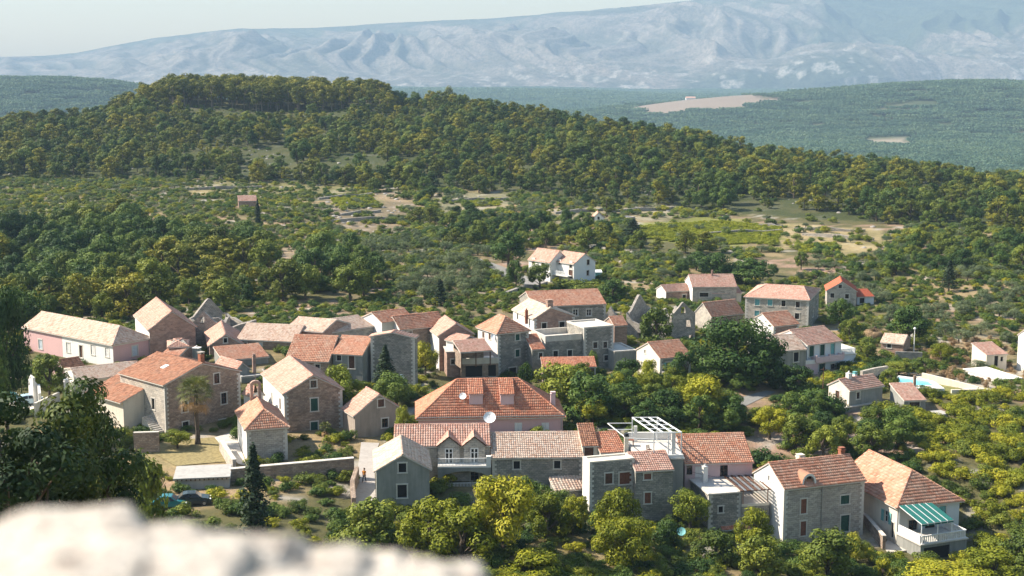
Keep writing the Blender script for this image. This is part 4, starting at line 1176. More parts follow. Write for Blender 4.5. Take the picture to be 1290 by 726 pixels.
def ruin(label, C, B, E, D, gable_py, wins=(), mat=None, jag=0.35, sides='FRKL', gables='F'):
    """a roofless house: thick broken walls, gable ends still standing on some sides."""
    h = House(label, C, B, E, D=D, name='ruined_house', cat='ruin')
    rg = random.Random(int(C[0]))
    top = h.z_at(h.W / 2, 0, gable_py)
    for f in sides:
        o, d, l, n = h.face(f)
        if f in gables: prof = [(0, E), (.12, E + .2), (.45, top - .1), (.5, top), (.56, top - .25), (.9, E + .25), (1, E)]
        else:
            prof = [(0, E)] + [(k / 7, E - rg.random() * jag * 3.0) for k in range(1, 7)] + [(1, E)]
        ops = []
        for (ff, px, py, w, hh) in wins:
            if ff == f:
                a, z = h.on(f, px, py); a = min(max(a, w / 2 + .3), l - w / 2 - .3); ops.append((a - w / 2, a + w / 2, z - hh / 2, z + hh / 2))
        t_ = .5
        q0, q1 = (o, o + d * l) if f in 'FK' else (o + d * (t_ + .004), o + d * (l - t_ - .004))
        if f not in 'FK': ops = [(a - t_, b - t_, c, e) for a, b, c, e in ops]
        thick_wall('wall', q0, q1, h.zb, prof, mat or STONE_RUIN, h.r, h.rl, t_, ops)
    return h
ruin('ruined stone gable with one window left of the shaded ruin', (241, 406), (273, 407), 8.6, 6, 392, [('F', 254.5, 403.5, .8, 1.1)])
ruin('roofless stone house with a long shaded wall and pierced rear gable', (275, 410), (323, 403), 8.0, 9, 384, [('F', 291, 420, .8, 1.8), ('F', 313, 417, .8, 1.8), ('K', 305, 396, .9, 1.2)], gables='K')

# --- the middle rows of pale roofs
h5 = gabled('long stone house with pale slab tiles and pale blue shutter', (299, 428), (371, 431), 7.5, 'u', 409, TILE_PALE, STONE_WARM, D=8.5, group=GH, wins=[('F', 327, 437, K(.9, 1.2, 'shut', WOOD_BLUE)), ('F', 308, 436, K(.8, 1.1))])
h = flatted('little white terrace house with potted plants in front of pale roofs', (350, 438), (374, 436.5), 6.2, SLAB, PL_WHITE_AND_SUNLIT, .6, D=3.5, group=GH, wins=[('F', 356, 444, K(.8, 1.4, 'slit'))])
h = gabled('pale tiled house set behind the long stone one', (360, 415), (407, 419), 8.6, 'u', 401.5, TILE_PALE, STONE_PINK, D=8, group=GH)
h = gabled('house with the longest run of bleached stone tiles', (408, 421), (472, 411.5), 8.0, 'u', 402, TILE_PALE, STONE_PALE, D=9.5, group=GH)
h = gabled('orange roofed house with a white gable, farthest of the middle roofs', (481, 407), (521, 402), 9.0, 'u', 391.5, TILE_ORANGE, PL_CREAM, {'L': PL_WHITE_AND_SUNLIT}, D=6, group=GH)
h9 = gabled('house with orange tiles and whitened sunlit left gable below the dark conifer', (504, 415.5), (561, 409.5), 8.0, 'u', 396, TILE_ORANGE, STONE_WARM, {'L': PL_WHITE_AND_SUNLIT}, A=(486, 409), group=GH, wins=[('F', 516, 422, K(.8, 1.1)), ('L', 489, 407, K(.5, .7, 'slit'))])
h10 = gabled('house with a broad pink slope and shaded pink stone gable', (553, 423.5), (596, 424), 7.5, 'v', 407.5, TILE_PINK, STONE_PINK, {'L': PL_WHITE_AND_SUNLIT}, A=(531, 418.5), group=GH, wins=[('L', 536, 425, K(.8, 1.5, 'slit')), ('L', 544, 428, K(.8, 1.5, 'slit'))])
h11 = gabled('small house with a dark gable left of the square tower house', (581.5, 432), (601.5, 430), 7.0, 'v', 423.5, TILE_PINK, STONE_WARM, {'L': PL_WHITE_AND_SUNLIT}, A=(562, 430.5), group=GH)
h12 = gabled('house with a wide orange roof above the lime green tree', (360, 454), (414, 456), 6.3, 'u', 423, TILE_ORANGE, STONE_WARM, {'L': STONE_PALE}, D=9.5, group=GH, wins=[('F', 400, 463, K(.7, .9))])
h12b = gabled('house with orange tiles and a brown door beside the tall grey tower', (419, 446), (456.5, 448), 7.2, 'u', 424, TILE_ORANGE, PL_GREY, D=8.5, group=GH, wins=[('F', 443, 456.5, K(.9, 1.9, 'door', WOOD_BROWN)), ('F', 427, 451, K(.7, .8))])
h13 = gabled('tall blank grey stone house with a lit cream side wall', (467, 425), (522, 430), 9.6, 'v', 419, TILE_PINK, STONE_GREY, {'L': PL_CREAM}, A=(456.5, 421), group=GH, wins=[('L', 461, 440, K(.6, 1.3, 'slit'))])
h14 = gabled('stone gabled house with three dark windows in one line', (358, 497), (431, 493), 7.3, 'v', 473, TILE_PINK, STONE_WARM, {'L': PL_WHITE_AND_SUNLIT}, A=(331, 480.5), group=GH,
    wins=[('F', 395, 484, K(.8, .95)), ('F', 396, 510, K(.95, 1.7, 'shut', WOOD_GREEN)), ('F', 396, 539, K(.95, 1.6, 'shut', WOOD_GREEN)), ('L', 343, 502, K(.8, 1.5, 'shut', WOOD_WHITE)), ('L', 353, 509, K(.7, 1.5, 'shut', WOOD_BROWN))])
h14.gutter('F', .15)
h15 = gabled('grey rendered gabled house with a pink roof left of the dormered pink one', (447, 524), (508, 515.5), 5.0, 'v', 497, TILE_PINK, PL_BROWN, A=(432, 511), group=GH, wins=[('F', 480, 508, K(.85, 1.0, 'shut', WOOD_BROWN)), ('F', 485, 533, K(.85, 1.2))])
# the chapel and its bell gable
hc = House('small chapel of coursed stone with a hipped orange roof', (310.5, 541), (361.5, 539), 5.9, A=(296, 527), name='chapel', cat='chapel')
hc.gable('v', hc.rise_at(hc.W / 2, 2.2, 516, hi=3), TILE_ORANGE, hipL=2.4, oe=.3); hc.walls(STONE_COURSE, {'L': PL_WHITE_AND_SUNLIT})
bz = hc.E + hc.rise - .4
mb = MB(); rz_ = math.atan2(hc.u.y, hc.u.x); cb = hc.P(hc.W / 2 - .1, hc.D - .35, bz)
for sx in (-1, 1): mb.box(cb + hc.u * sx * .52, .36, .55, 2.1, rz_)
mb.box(cb - Vector((0, 0, .8)), 1.4, .6, 1.35, rz_)
arc = [(-.70, 2.1), (-.70, 2.35), (-.4, 2.62), (0, 2.72), (.4, 2.62), (.70, 2.35), (.70, 2.1)]; und = [(-.34, 2.1), (-.3, 2.2), (-.15, 2.32), (0, 2.36), (.15, 2.32), (.3, 2.2), (.34, 2.1)]
f_ = lambda x, z, t: cb + hc.u * x + hc.v * t + Vector((0, 0, z))
for i in range(6):
    mb.poly([f_(*und[i], -.275), f_(*und[i + 1], -.275), f_(*arc[i + 1], -.275), f_(*arc[i], -.275)]); mb.poly([f_(*arc[i], .275), f_(*arc[i + 1], .275), f_(*und[i + 1], .275), f_(*und[i], .275)])
    mb.poly([f_(*arc[i], -.275), f_(*arc[i + 1], -.275), f_(*arc[i + 1], .275), f_(*arc[i], .275)]); mb.poly([f_(*und[i], .275), f_(*und[i + 1], .275), f_(*und[i + 1], -.275), f_(*und[i], -.275)])
bgab = obj('bell_gable', mb.mesh('bell_gable', [STONE_PINK]), hc.r)
mb = MB(); bc = cb + Vector((0, 0, 1.15)); prof = [(.02, .82), (.10, .80), (.15, .66), (.17, .40), (.22, .14), (.29, .0), (.26, -.01)]
mb.tube([bc + Vector((0, 0, z)) for r, z in prof], [r for r, z in prof], 12)
mb.bar(bc + Vector((0, 0, .80)), bc + Vector((0, 0, 1.2)), .06); mb.bar(bc - Vector((0, 0, .12)), bc + Vector((0, 0, .2)), .05)
obj('bell', mb.mesh('bell', [BRONZE], True), bgab)
mb = MB(); ct = cb + Vector((0, 0, 2.7)); mb.bar(ct, ct + Vector((0, 0, .75)), .07); mb.bar(ct + Vector((0, 0, .5)) - hc.u * .22, ct + Vector((0, 0, .5)) + hc.u * .22, .07)
obj('cross', mb.mesh('cross', [STONE_PALE]), bgab)
h = gabled('tiny white house with a pink roof behind the bell gable', (318, 499), (331, 497), 6.2, 'v', 489, TILE_PINK, PL_WHITE_AND_SUNLIT, A=(307, 495), group=GH)

# --- the centre
h22 = gabled('square tower house with a hipped orange roof and whitened sunlit left wall', (627, 420.5), (666, 418), 7.6, 'v', 399, TILE_ORANGE, STONE_GREY, {'L': PL_WHITE_AND_SUNLIT}, A=(602, 415), hips=(2.6, 2.0), group=GH,
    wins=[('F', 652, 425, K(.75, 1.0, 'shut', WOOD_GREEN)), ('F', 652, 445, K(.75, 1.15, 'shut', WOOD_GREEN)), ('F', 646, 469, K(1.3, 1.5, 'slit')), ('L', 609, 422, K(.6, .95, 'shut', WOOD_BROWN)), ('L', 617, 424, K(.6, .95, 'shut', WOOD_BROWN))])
dish('pale blue satellite dish on the whitened sunlit wall of the tower house', h22.rl + h22.P(-.35, h22.D * .14, 7.0), .38, WOOD_BLUE)
ht = flatted('terraced house with a curved stone balcony left of the tower house', (581, 452.5), (628, 451), 4.9, SLAB, STONE_WARM, .85, D=6, group=GH, wins=[('F', 597, 468, K(2.6, 1.8, 'slit', surround=False)), ('F', 620, 467, K(1.2, 1.8, 'slit', surround=False))], faces='FL')
hb = flatted('narrow brown stone block with one window by the stone balcony', (563, 443), (580, 442.5), 5.9, SLAB, STONE_PINK, .0, D=5, group=GH, wins=[('F', 571, 456, K(.7, .8))])
def porch(label, C, B, E, D, rise, tile, nposts=3, post=None, name='porch', back=True, like=None):
    """an open shelter: a tiled single slope on posts."""
    h = House(label, C, B, E, D=D, name=name, cat='porch', foot=False, like=like)
    h.shed('F', rise, tile, oe=.15)
    for i in range(nposts):
        a = .15 + (h.W - .3) * i / max(1, nposts - 1)
        mb = MB(); z0 = min(gz(h.rl.x, h.rl.y), E - 2.2)
        h.fbox(mb, 'F', a - .07, a + .07, E - 2.3 if nposts else z0, E - .02, -.2, -.06)
        obj('post', mb.mesh('post', [post or WOOD_BROWN]), h.r)
    mb = MB(); h.fbox(mb, 'F', 0, h.W, E - .02, E + .1, -.2, -.06); obj('beam', mb.mesh('beam', [post or WOOD_BROWN]), h.r)
    if back:
        mb = MB(); h.fbox(mb, 'K', 0, h.W, E - 2.4, E + rise - .05, -.15, 0); h.fbox(mb, 'L', .16, h.D, E - 2.4, E, -.12, 0); obj('wall', mb.mesh('wall', [STONE_WARM]), h.r)
    return h
porch('porch roof of pink tiles over the stone balcony', (580.5, 445), (619, 442.5), 6.3, 4.2, 1.0, TILE_PINK)
h24 = gabled('house with an off-centre gable, open doorway and pale roof above the big terrace', (673, 402), (724, 401), 7.8, 'v', 387.5, TILE_PALE, STONE_PINK, {'L': PL_WHITE_AND_SUNLIT}, A=(645, 395.5), ridge=.40, group=GH,
    wins=[('F', 685.5, 411, K(.85, 1.05, 'slit')), ('F', 708, 412, K(.95, 1.75, 'slit')), ('L', 662, 402, K(.6, 1.0)), ('L', 652, 399, K(.6, 1.0))])
h24.chimney(h24.W * .42, .9, .95, .9, STONE_PINK, style='cap')
h24.chimney(-.45, 2.4, .42, 1.9, WOOD_RUST, z=6.6, style='pot')
h23 = gabled('long house with orange tiles and two white framed windows at the back', (672, 387), (763, 383.5), 6.6, 'u', 366, TILE_ORANGE, STONE_GREY, D=11, group=GH, wins=[('F', 725, 394, K(.95, 1.25, 'french')), ('F', 742, 394, K(.95, 1.25, 'french'))])
htr = flatted('stone block with a walled roof terrace below the off-centre gable', (687, 424), (735.5, 421), 6.6, SLAB, STONE_GREY, .9, A=(669, 417), group=GH, mats={'L': PL_WHITE_AND_SUNLIT}, wins=[('F', 700, 446, K(.8, 1.0, 'slit')), ('F', 718, 445, K(.8, 1.0, 'slit'))])
h25 = flatted('plain square grey block with a bright flat roof', (735.8, 413), (773, 410), 7.7, SLAB, STONE_GREY, .2, D=6.5, group=GH, wins=[('F', 750, 435, K(.75, 1.0)), ('F', 762.5, 434.5, K(.7, 1.0)), ('F', 764, 451, K(.8, .9))])
h = shedded('tiny annexe with red tiles squeezed between tower house and terrace', (670.5, 441), (686, 440), 5.0, 'F', 1.5, TILE_RED, STONE_GREY, D=4, group=GH, wins=[('F', 681, 448, K(.6, .9))])
porch('red tiled porch roof against the foot of the grey block', (684, 464), (751, 463), 3.2, 3.0, .9, TILE_RED, 4, PL_WHITE_AND_SUNLIT)
h = flatted('low annexe with a bright slab roof right of the square grey block', (774, 443), (802, 441), 3.9, SLAB, PL_GREY, .15, D=6.5, group=GH, wins=[('F', 790, 458, K(.8, 1.1))])
h = gabled('tiny orange roofed house between the ruins', (774, 411), (790, 410), 4.8, 'u', 399, TILE_ORANGE, STONE_PINK, D=4.5, group=GH)
ruin('ruined pale stone house with a tree growing inside', (789, 394), (842, 399), 5.0, 9.5, 378, [('L', 800, 425, .9, 1.3), ('F', 806, 424, .9, 1.4)], jag=1.0, gables='L', sides='FKL')
ruin('stub of a ruined gable wall behind the square grey block', (763, 396), (775, 397), 4.9, 3, 386, jag=.6, sides='FK')
ruin('tall ruined gable with light showing through its windows', (846, 396), (876, 394), 5.3, 8, 381, [('F', 861, 391, .9, 1.2), ('F', 867.5, 408, .9, 1.3), ('F', 870.5, 427, .8, 1.4), ('K', 862, 405, 1.6, 2.4), ('K', 866, 420, 2.6, 3)], jag=.8)
h26 = gabled('house with an orange roof and cream gable above the creeper gateway', (831.6, 452), (870, 449.5), 5.3, 'u', 430, TILE_ORANGE, PL_GREY, {'L': PL_CREAM}, A=(802, 443), group=GH, wins=[('F', 842, 461, K(.8, 1.1, 'open', WOOD_TEAL)), ('L', 812.5, 443, K(.35, .5, 'slit'))])
h = gabled('little pale house with a pink roof at the back of the ruins', (839, 368), (870, 366.5), 1.7, 'u', 358.5, TILE_PINK, STONE_PINK, {'L': PL_WHITE_AND_SUNLIT}, A=(827, 365), group=GH, fine=False, wins=[('F', 862, 376, K(.8, 1.6, 'slit'))])
h27 = gabled('square pale stone house with a thin roof chimney', (872.5, 362), (928, 361.5), 3.0, 'u', 346, TILE_PINK, STONE_PALE, {'L': PL_WHITE_AND_SUNLIT}, D=9, group=GH, fine=False, wins=[('F', 887, 371.5, K(1.9, .9))])
h27.chimney(*h27.ab(897, b=4), .35, .9, STONE_PINK, style='cap')
h = shedded('lean-to with pink tiles and a white glazed door on the square pale house', (897, 370.5), (934, 369.8), 1.5, 'F', .9, TILE_PINK, PL_CREAM, D=3, group=GH, fine=False, wins=[('F', 901, 376, K(1.2, 1.7, 'french', WOOD_WHITE)), ('F', 920, 377, K(1.8, 1.4, 'slit'))], name='lean_to', cat='annexe')
h28 = gabled('large three storey stone house with teal shutters', (939, 374.5), (1019, 378.5), 3.4, 'u', 359.5, TILE_PINK, STONE_PALE, {'R': STONE_GREY}, Rr=(1032, 367), hips=(3.0, 2.2), group=GH, fine=False,
    wins=[('F', 954, 381, K(.95, 1.25, 'shut', WOOD_TEAL)), ('F', 970, 381.5, K(.95, 1.25, 'shut', WOOD_TEAL)), ('F', 953.5, 395, K(.95, 1.1, 'shut', WOOD_TEAL)), ('F', 987, 382.5, K(.8, 1.2)), ('F', 1005, 384, K(.8, 1.2)), ('F', 1004, 398.5, K(.85, 1.2)), ('R', 1029, 380, K(.8, 1.1, 'slit')), ('R', 1024, 396, K(.8, 1.1)), ('R', 1030, 395, K(.8, 1.1))])
h29 = gabled('stone gabled house with a bright red roof standing apart in the scrub', (1042, 366.5), (1079, 370), .9, 'v', 354.8, TILE_BRIGHT, STONE_PALE, A=(1025, 362.5), group=GH, fine=False, wins=[('F', 1058.5, 361, K(.7, .8)), ('F', 1048.5, 372.5, K(.8, 1.0)), ('F', 1067, 373.5, K(.8, 1.0))])
h = shedded('small annexe with red tiles and bluish walls right of the bright red roof', (1080, 374.5), (1101, 374), -.9, 'F', .9, TILE_BRIGHT, PL_BLUE_SHADED, D=4, fine=False, name='annexe', cat='annexe', wins=[('F', 1086, 379, K(1.1, 1.2, 'slit'))])
h30 = gabled('house with a vivid orange roof and pale gable left of the great dark tree', (896, 399), (936, 394.5), 2.1, 'u', 379.5, TILE_ORANGE, STONE_PINK, {'L': STONE_PALE}, A=(875, 394), group=GH, fine=False)
h31 = gabled('house with orange tiles and whitened sunlit gable in front of the three storey one', (974.5, 411.5), (1006, 408), 2.9, 'u', 393.5, TILE_ORANGE, STONE_PINK, {'L': PL_WHITE_AND_SUNLIT}, A=(946, 403.5), group=GH)
h32 = gabled('balcony house with pink tiles and dark balcony doors', (1017, 435.5), (1060, 430), 3.3, 'u', 413.5, TILE_PINK, PL_BLUE_SHADED, D=9, group=GH,
    wins=[('F', 1022.5, 442.5, K(1.0, 1.9, 'door', WOOD_GREEN)), ('F', 1036, 441, K(1.0, 1.9, 'door', WOOD_GREEN)), ('F', 1049, 439.5, K(.9, 1.8, 'door', WOOD_TEAL)), ('F', 1035.5, 466, K(1.3, 2.1, 'door', WOOD_GREEN)), ('F', 1049, 463, K(.9, 1.2))])
h32b = gabled('house with patched orange and pale tiles left of the balcony house', (972, 443.5), (1015.5, 440.5), 2.9, 'u', 422.5, TILE_PALE, PL_GREY, D=8.5, group=GH, wins=[('F', 1003, 450, K(.9, 1.6, 'slit'))])
def balcony(h, f, a0, a1, z, dep, rail_h=.95, mat=None, posts=(), solid=True, bars=False):
    """a slab with its parapet or railing, part of house h."""
    mb = MB(); h.fbox(mb, f, a0, a1, z - .2, z, 0.01, dep); sl = obj('balcony', mb.mesh('balcony', [mat or PL_CREAM]), h.r)
    if solid:
        mb = MB(); h.fbox(mb, f, a0, a1, z + .002, z + rail_h, dep - .14, dep + .02); h.fbox(mb, f, a0 - .01, a0 + .12, z + .002, z + rail_h, .01, dep - .142); h.fbox(mb, f, a1 - .12, a1 + .01, z + .002, z + rail_h, .01, dep - .142)
        obj('parapet', mb.mesh('parapet', [mat or PL_CREAM]), sl)
        mb = MB()
        for i in range(3):
            a = a0 + (a1 - a0) * i / 2; h.fbox(mb, f, a - .17, a + .17, z + .004, z + rail_h + .3, dep - .3, dep + .04)
        obj('pier', mb.mesh('pier', [mat or PL_WHITE_AND_SUNLIT]), sl)
    if bars:
        m = METAL_WHITE if bars is True else bars
        mb = MB(); h.fbox(mb, f, a0, a1, z + rail_h - .06, z + rail_h, dep - .1, dep); h.fbox(mb, f, a0, a1, z + .06, z + .11, dep - .09, dep - .01)
        obj('railing', mb.mesh('railing', [m]), sl)
        mb = MB(); n = int((a1 - a0) / .17)
        for i in range(n + 1):
            a = a0 + .05 + (a1 - a0 - .1) * i / n; h.fbox(mb, f, a - .03, a + .03, z + .11, z + rail_h - .06, dep - .075, dep - .025)
        o = obj('baluster', mb.mesh('baluster', [m]), sl, kind='stuff')
    return sl
balcony(h32, 'F', 1.0, h32.W - .6, h32.E - 2.75, 1.3, .8, PL_LILAC)
balcony(h32, 'F', .2, h32.W - .3, h32.E - 5.6, 1.6, .5, PL_CREAM)
hx = flatted('small flat roofed wing with a white parapet in front of the balcony house', (1004, 456), (1031, 453.5), .9, SLAB, PL_LILAC, .6, D=3, group=GH, pmat=PL_WHITE_AND_SUNLIT)
hw = flatted('terrace block ringed by a white fence right of the balcony house', (1059, 447), (1078, 445.5), .7, SLAB, PL_BLUE_SHADED, 0, D=5, name='terrace_block', cat='terrace')
for f in 'FRL':
    mb = MB(); l = hw.face(f)[2]; hw.fbox(mb, f, .1, l - .1, hw.E + .85, hw.E + .93, -.1, -.04)
    for i in range(int(l / .16)): hw.fbox(mb, f, .12 + i * .16, .21 + i * .16, hw.E + .0, hw.E + .85, -.09, -.05)
    obj('fence_panel', mb.mesh('fence_panel', [METAL_WHITE]), hw.r)
h33 = gabled('small cream house with pink tiles and white chimney pots by the pool', (1070, 492.5), (1112, 488), 2.6, 'u', 475, TILE_PINK, PL_GREY, {'L': PL_CREAM}, A=(1044, 487.5), group=GH, wins=[('F', 1081, 498.5, K(.6, 1.0)), ('L', 1055, 500, K(.8, 1.8, 'door', WOOD_BROWN))])
h33.chimney(*h33.ab(1069, b=h33.D * .5), .6, .7, PL_WHITE_AND_SUNLIT, style='pot'); h33.chimney(*h33.ab(1077, b=h33.D * .6), .5, .6, PL_WHITE_AND_SUNLIT, style='cap', capm=WOOD_TEAL)
h = flatted('grey basement terrace under the small cream house', (1056, 514.5), (1110, 506), .3, SLAB, PL_GREY, .0, D=5, name='terrace_block', cat='terrace', wins=[('F', 1087, 516, K(.7, .4, 'slit'))])
h34 = shedded('low grey annexe with a pink tiled slope beside the pool', (1139, 505.5), (1166, 504.5), 1.3, 'F', 1.3, TILE_PINK, PL_GREY, D=5, wins=[('F', 1152, 510, K(1.6, .8))], name='annexe', cat='annexe')
h34.chimney(*h34.ab(1152, b=4.2), .35, 1.8, STONE_WARM, z=1.6, style='cap')
h = gabled('low pale roofed cottage with a round window under the dry palm', (1110, 431.5), (1138, 434), .6, 'u', 421.5, TILE_PALE, STONE_PINK, D=5.5, group=GH, wins=[('F', 1120, 436, K(.7, .7, 'slit'))])
h = shedded('little cream hut with a pink roof and dark doorway by the white terrace', (1243, 448), (1268.5, 446.5), .4, 'F', 1.1, TILE_PINK, PL_CREAM, D=4.5, wins=[('F', 1255, 455, K(.75, 1.8, 'slit', surround=False)), ('F', 1262, 452.5, K(.5, .8, 'slit', surround=False))], name='hut', cat='hut')
h = gabled('white house cut off by the right edge of the view', (1314, 435), (1360, 434), 3.6, 'u', 409, TILE_ORANGE, PL_WHITE_AND_SUNLIT, {'L': PL_WHITE_AND_SUNLIT}, D=9, group=GH, wins=[('F', 1330, 448, K(.9, 1.3))])
h = flatted('broad white paved terrace in front of the edge house', (1258, 478.5), (1287, 476), -.9, PL_WHITE_AND_SUNLIT, PL_WHITE_AND_SUNLIT, 0, D=9, name='terrace_block', cat='terrace')
h = flatted('tiny concrete shed sunk in the yellow green scrub', (1184, 522), (1195, 521), .4, CONCRETE, CONCRETE, 0, A=(1174, 518), name='shed', cat='shed', wins=[('L', 1179, 527, K(.4, .6, 'slit', surround=False))])

# --- the white villa and outbuildings behind
GW = 'white villas behind the village'
hw1 = gabled('white villa with shade tinted gable and two dark windows', (723, 333), (750, 326.5), 4.9, 'v', 320, TILE_PINK, PL_BLUE_SHADED, {'L': PL_WHITE_AND_SUNLIT}, A=(697, 326), group=GW, fine=False, wins=[('F', 741, 330.5, K(.85, 1.2)), ('F', 740.5, 344, K(.8, 1.2)), ('L', 705, 330.5, K(.8, 1.0)), ('L', 705, 344, K(1.1, 1.0, 'shut', WOOD_BROWN)), ('L', 719, 345.5, K(1.3, 1.9, 'door', WOOD_BROWN)), ('L', 719, 333.5, K(.9, 1.6, 'slit'))])
balcony(hw1, 'L', hw1.D - 6.5, hw1.D - .6, hw1.E - 2.7, 1.4, .9, PL_WHITE_AND_SUNLIT, bars=True, solid=False)
hw2 = gabled('left white villa with a stepped pink roof behind two garden trees', (693, 331), (716, 325), 4.9, 'v', 316.5, TILE_PINK, PL_WHITE_AND_SUNLIT, A=(666, 324), group=GW, fine=False, wins=[('L', 672, 329, K(1.0, 1.4)), ('L', 684, 332, K(1.0, 1.4))])
h = flatted('turquoise shed beside the white villa', (750, 343), (758, 343), 1.6, METAL_WHITE, WOOD_TEAL, 0, D=4, name='shed', cat='shed')
h = shedded('lone field hut with a pink roof beside the single cypress', (300.5, 254), (323.5, 253.5), 5.0, 'F', 1.3, TILE_PINK, STONE_PINK, D=5, fine=False, name='hut', cat='hut')
h = gabled('tiny white field house with a pink gable roof among distant shrubs', (747, 275), (761, 275), 2.4, 'v', 268, TILE_PINK, PL_WHITE_AND_SUNLIT, D=6, fine=False, name='hut', cat='hut', wins=[('F', 754, 275, K(.7, .9, 'slit', surround=False))])
h = flatted('pale ruined field wall building in the distant clearing', (790, 274), (800, 273), 1.2, STONE_PALE, STONE_PALE, 0, D=4, name='hut', cat='hut')

# --- the front row
h35 = House('large pink house with a hipped red roof and two box dormers', (527, 526.5), (709, 525), 4.5, A=(521, 509), group=GH)
h35.D = min(max(h35.D, 9.0), 12.0)
for w in ((653, 540), (687, 540)): h35.win('F', *w, **K(1.0, 1.6, 'shut', WOOD_WHITE, surround=False))
r35 = h35.rise_at(h35.W / 2, h35.D / 2, 477.5)
hl = h35.ab(576, b=h35.D / 2, dz=r35)[0]; hr = h35.W - h35.ab(652.7, b=h35.D / 2, dz=r35)[0]
h35.gable('u', r35, TILE_RED, hipL=max(2, hl), hipR=max(2, hr), oe=.35, step=.075, cl=.42); h35.walls(PL_LILAC, {'F': PL_PINK})
def roof_b(h, a, px_row):
    """depth b on the front slope where column a shows at picture row px_row."""
    for b in np.linspace(0, h.D / 2, 60):
        p = h.rl + h.P(a, b, h.rz_fn(a, b))
        if project(p.x, p.y, p.z)[1] <= px_row: return b
    return h.D / 2
def box_dormer(h, px, row_base, w, hh, tile, wall):
    a = h.ab(px, b=2.0, dz=1.5)[0]; b0 = roof_b(h, a, row_base)
    z0 = h.rz_fn(a, b0); zt = z0 + hh; zr = h.rz_fn(a, h.D / 2) - .02
    b1 = h.D / 2 - .05
    mb = MB()
    P = h.P
    mb.hexa([P(a - w/2, b0, z0 - .3), P(a + w/2, b0, z0 - .3), P(a + w/2, b1, z0 - .3), P(a - w/2, b1, z0 - .3)], [P(a - w/2, b0, zt), P(a + w/2, b0, zt), P(a + w/2, b1, zr), P(a - w/2, b1, zr)])
    d = obj('dormer', mb.mesh('dormer', [wall]), h.r)
    sl = (P(a - w/2 - .12, b0 - .22, zt + .02), P(a + w/2 + .12, b0 - .22, zt + .02), P(a + w/2 + .12, b1, zr + .12), P(a - w/2 - .12, b1, zr + .12))
    mb = MB(); mb.hexa([p - Vector((0, 0, .09)) for p in sl], list(sl)); obj('dormer_roof', mb.mesh('dormer_roof', [wall]), d)
    V, F, U = tile_slope(sl, step=.05); obj('roof_tile', np_mesh('roof_tile', V, F, [tile], uv=U), d, kind='stuff')
    mb = MB()
    for x in (a - w/2 + .12, a + w/2 - .12 - .05): h.fbox(mb, 'F', x, x + .05, z0 + .05, zt - .1, -b0 + 0.0, -b0 + .03)
    h.fbox(mb, 'F', a - w/2 + .17, a + w/2 - .17, z0 + .08, zt - .14, -b0 + .001, -b0 + .02)
    obj('panel', mb.mesh('panel', [wall]), d)
box_dormer(h35, 599.5, 511, 1.75, 1.45, TILE_RED, PL_LILAC); box_dormer(h35, 638.5, 511, 1.75, 1.45, TILE_RED, PL_LILAC)
h35.chimney(h35.W - 1.1, 2.2, .6, 1.7, PL_LILAC, z=h35.E + .3, style='cap')
dish('white satellite dish fixed to the left box dormer', h35.rl + h35.P(h35.ab(583, b=1.9)[0], 1.9, h35.rz_fn(3, 1.9) + .55), .48)
mb = MB(); h35.fbox(mb, 'F', -.2, h35.W + .2, h35.E - .02, h35.E + .12, .24, .36); obj('gutter', mb.mesh('gutter', [METAL_GREY]), h35.r)
h35.gutter('F', h35.W - .2)

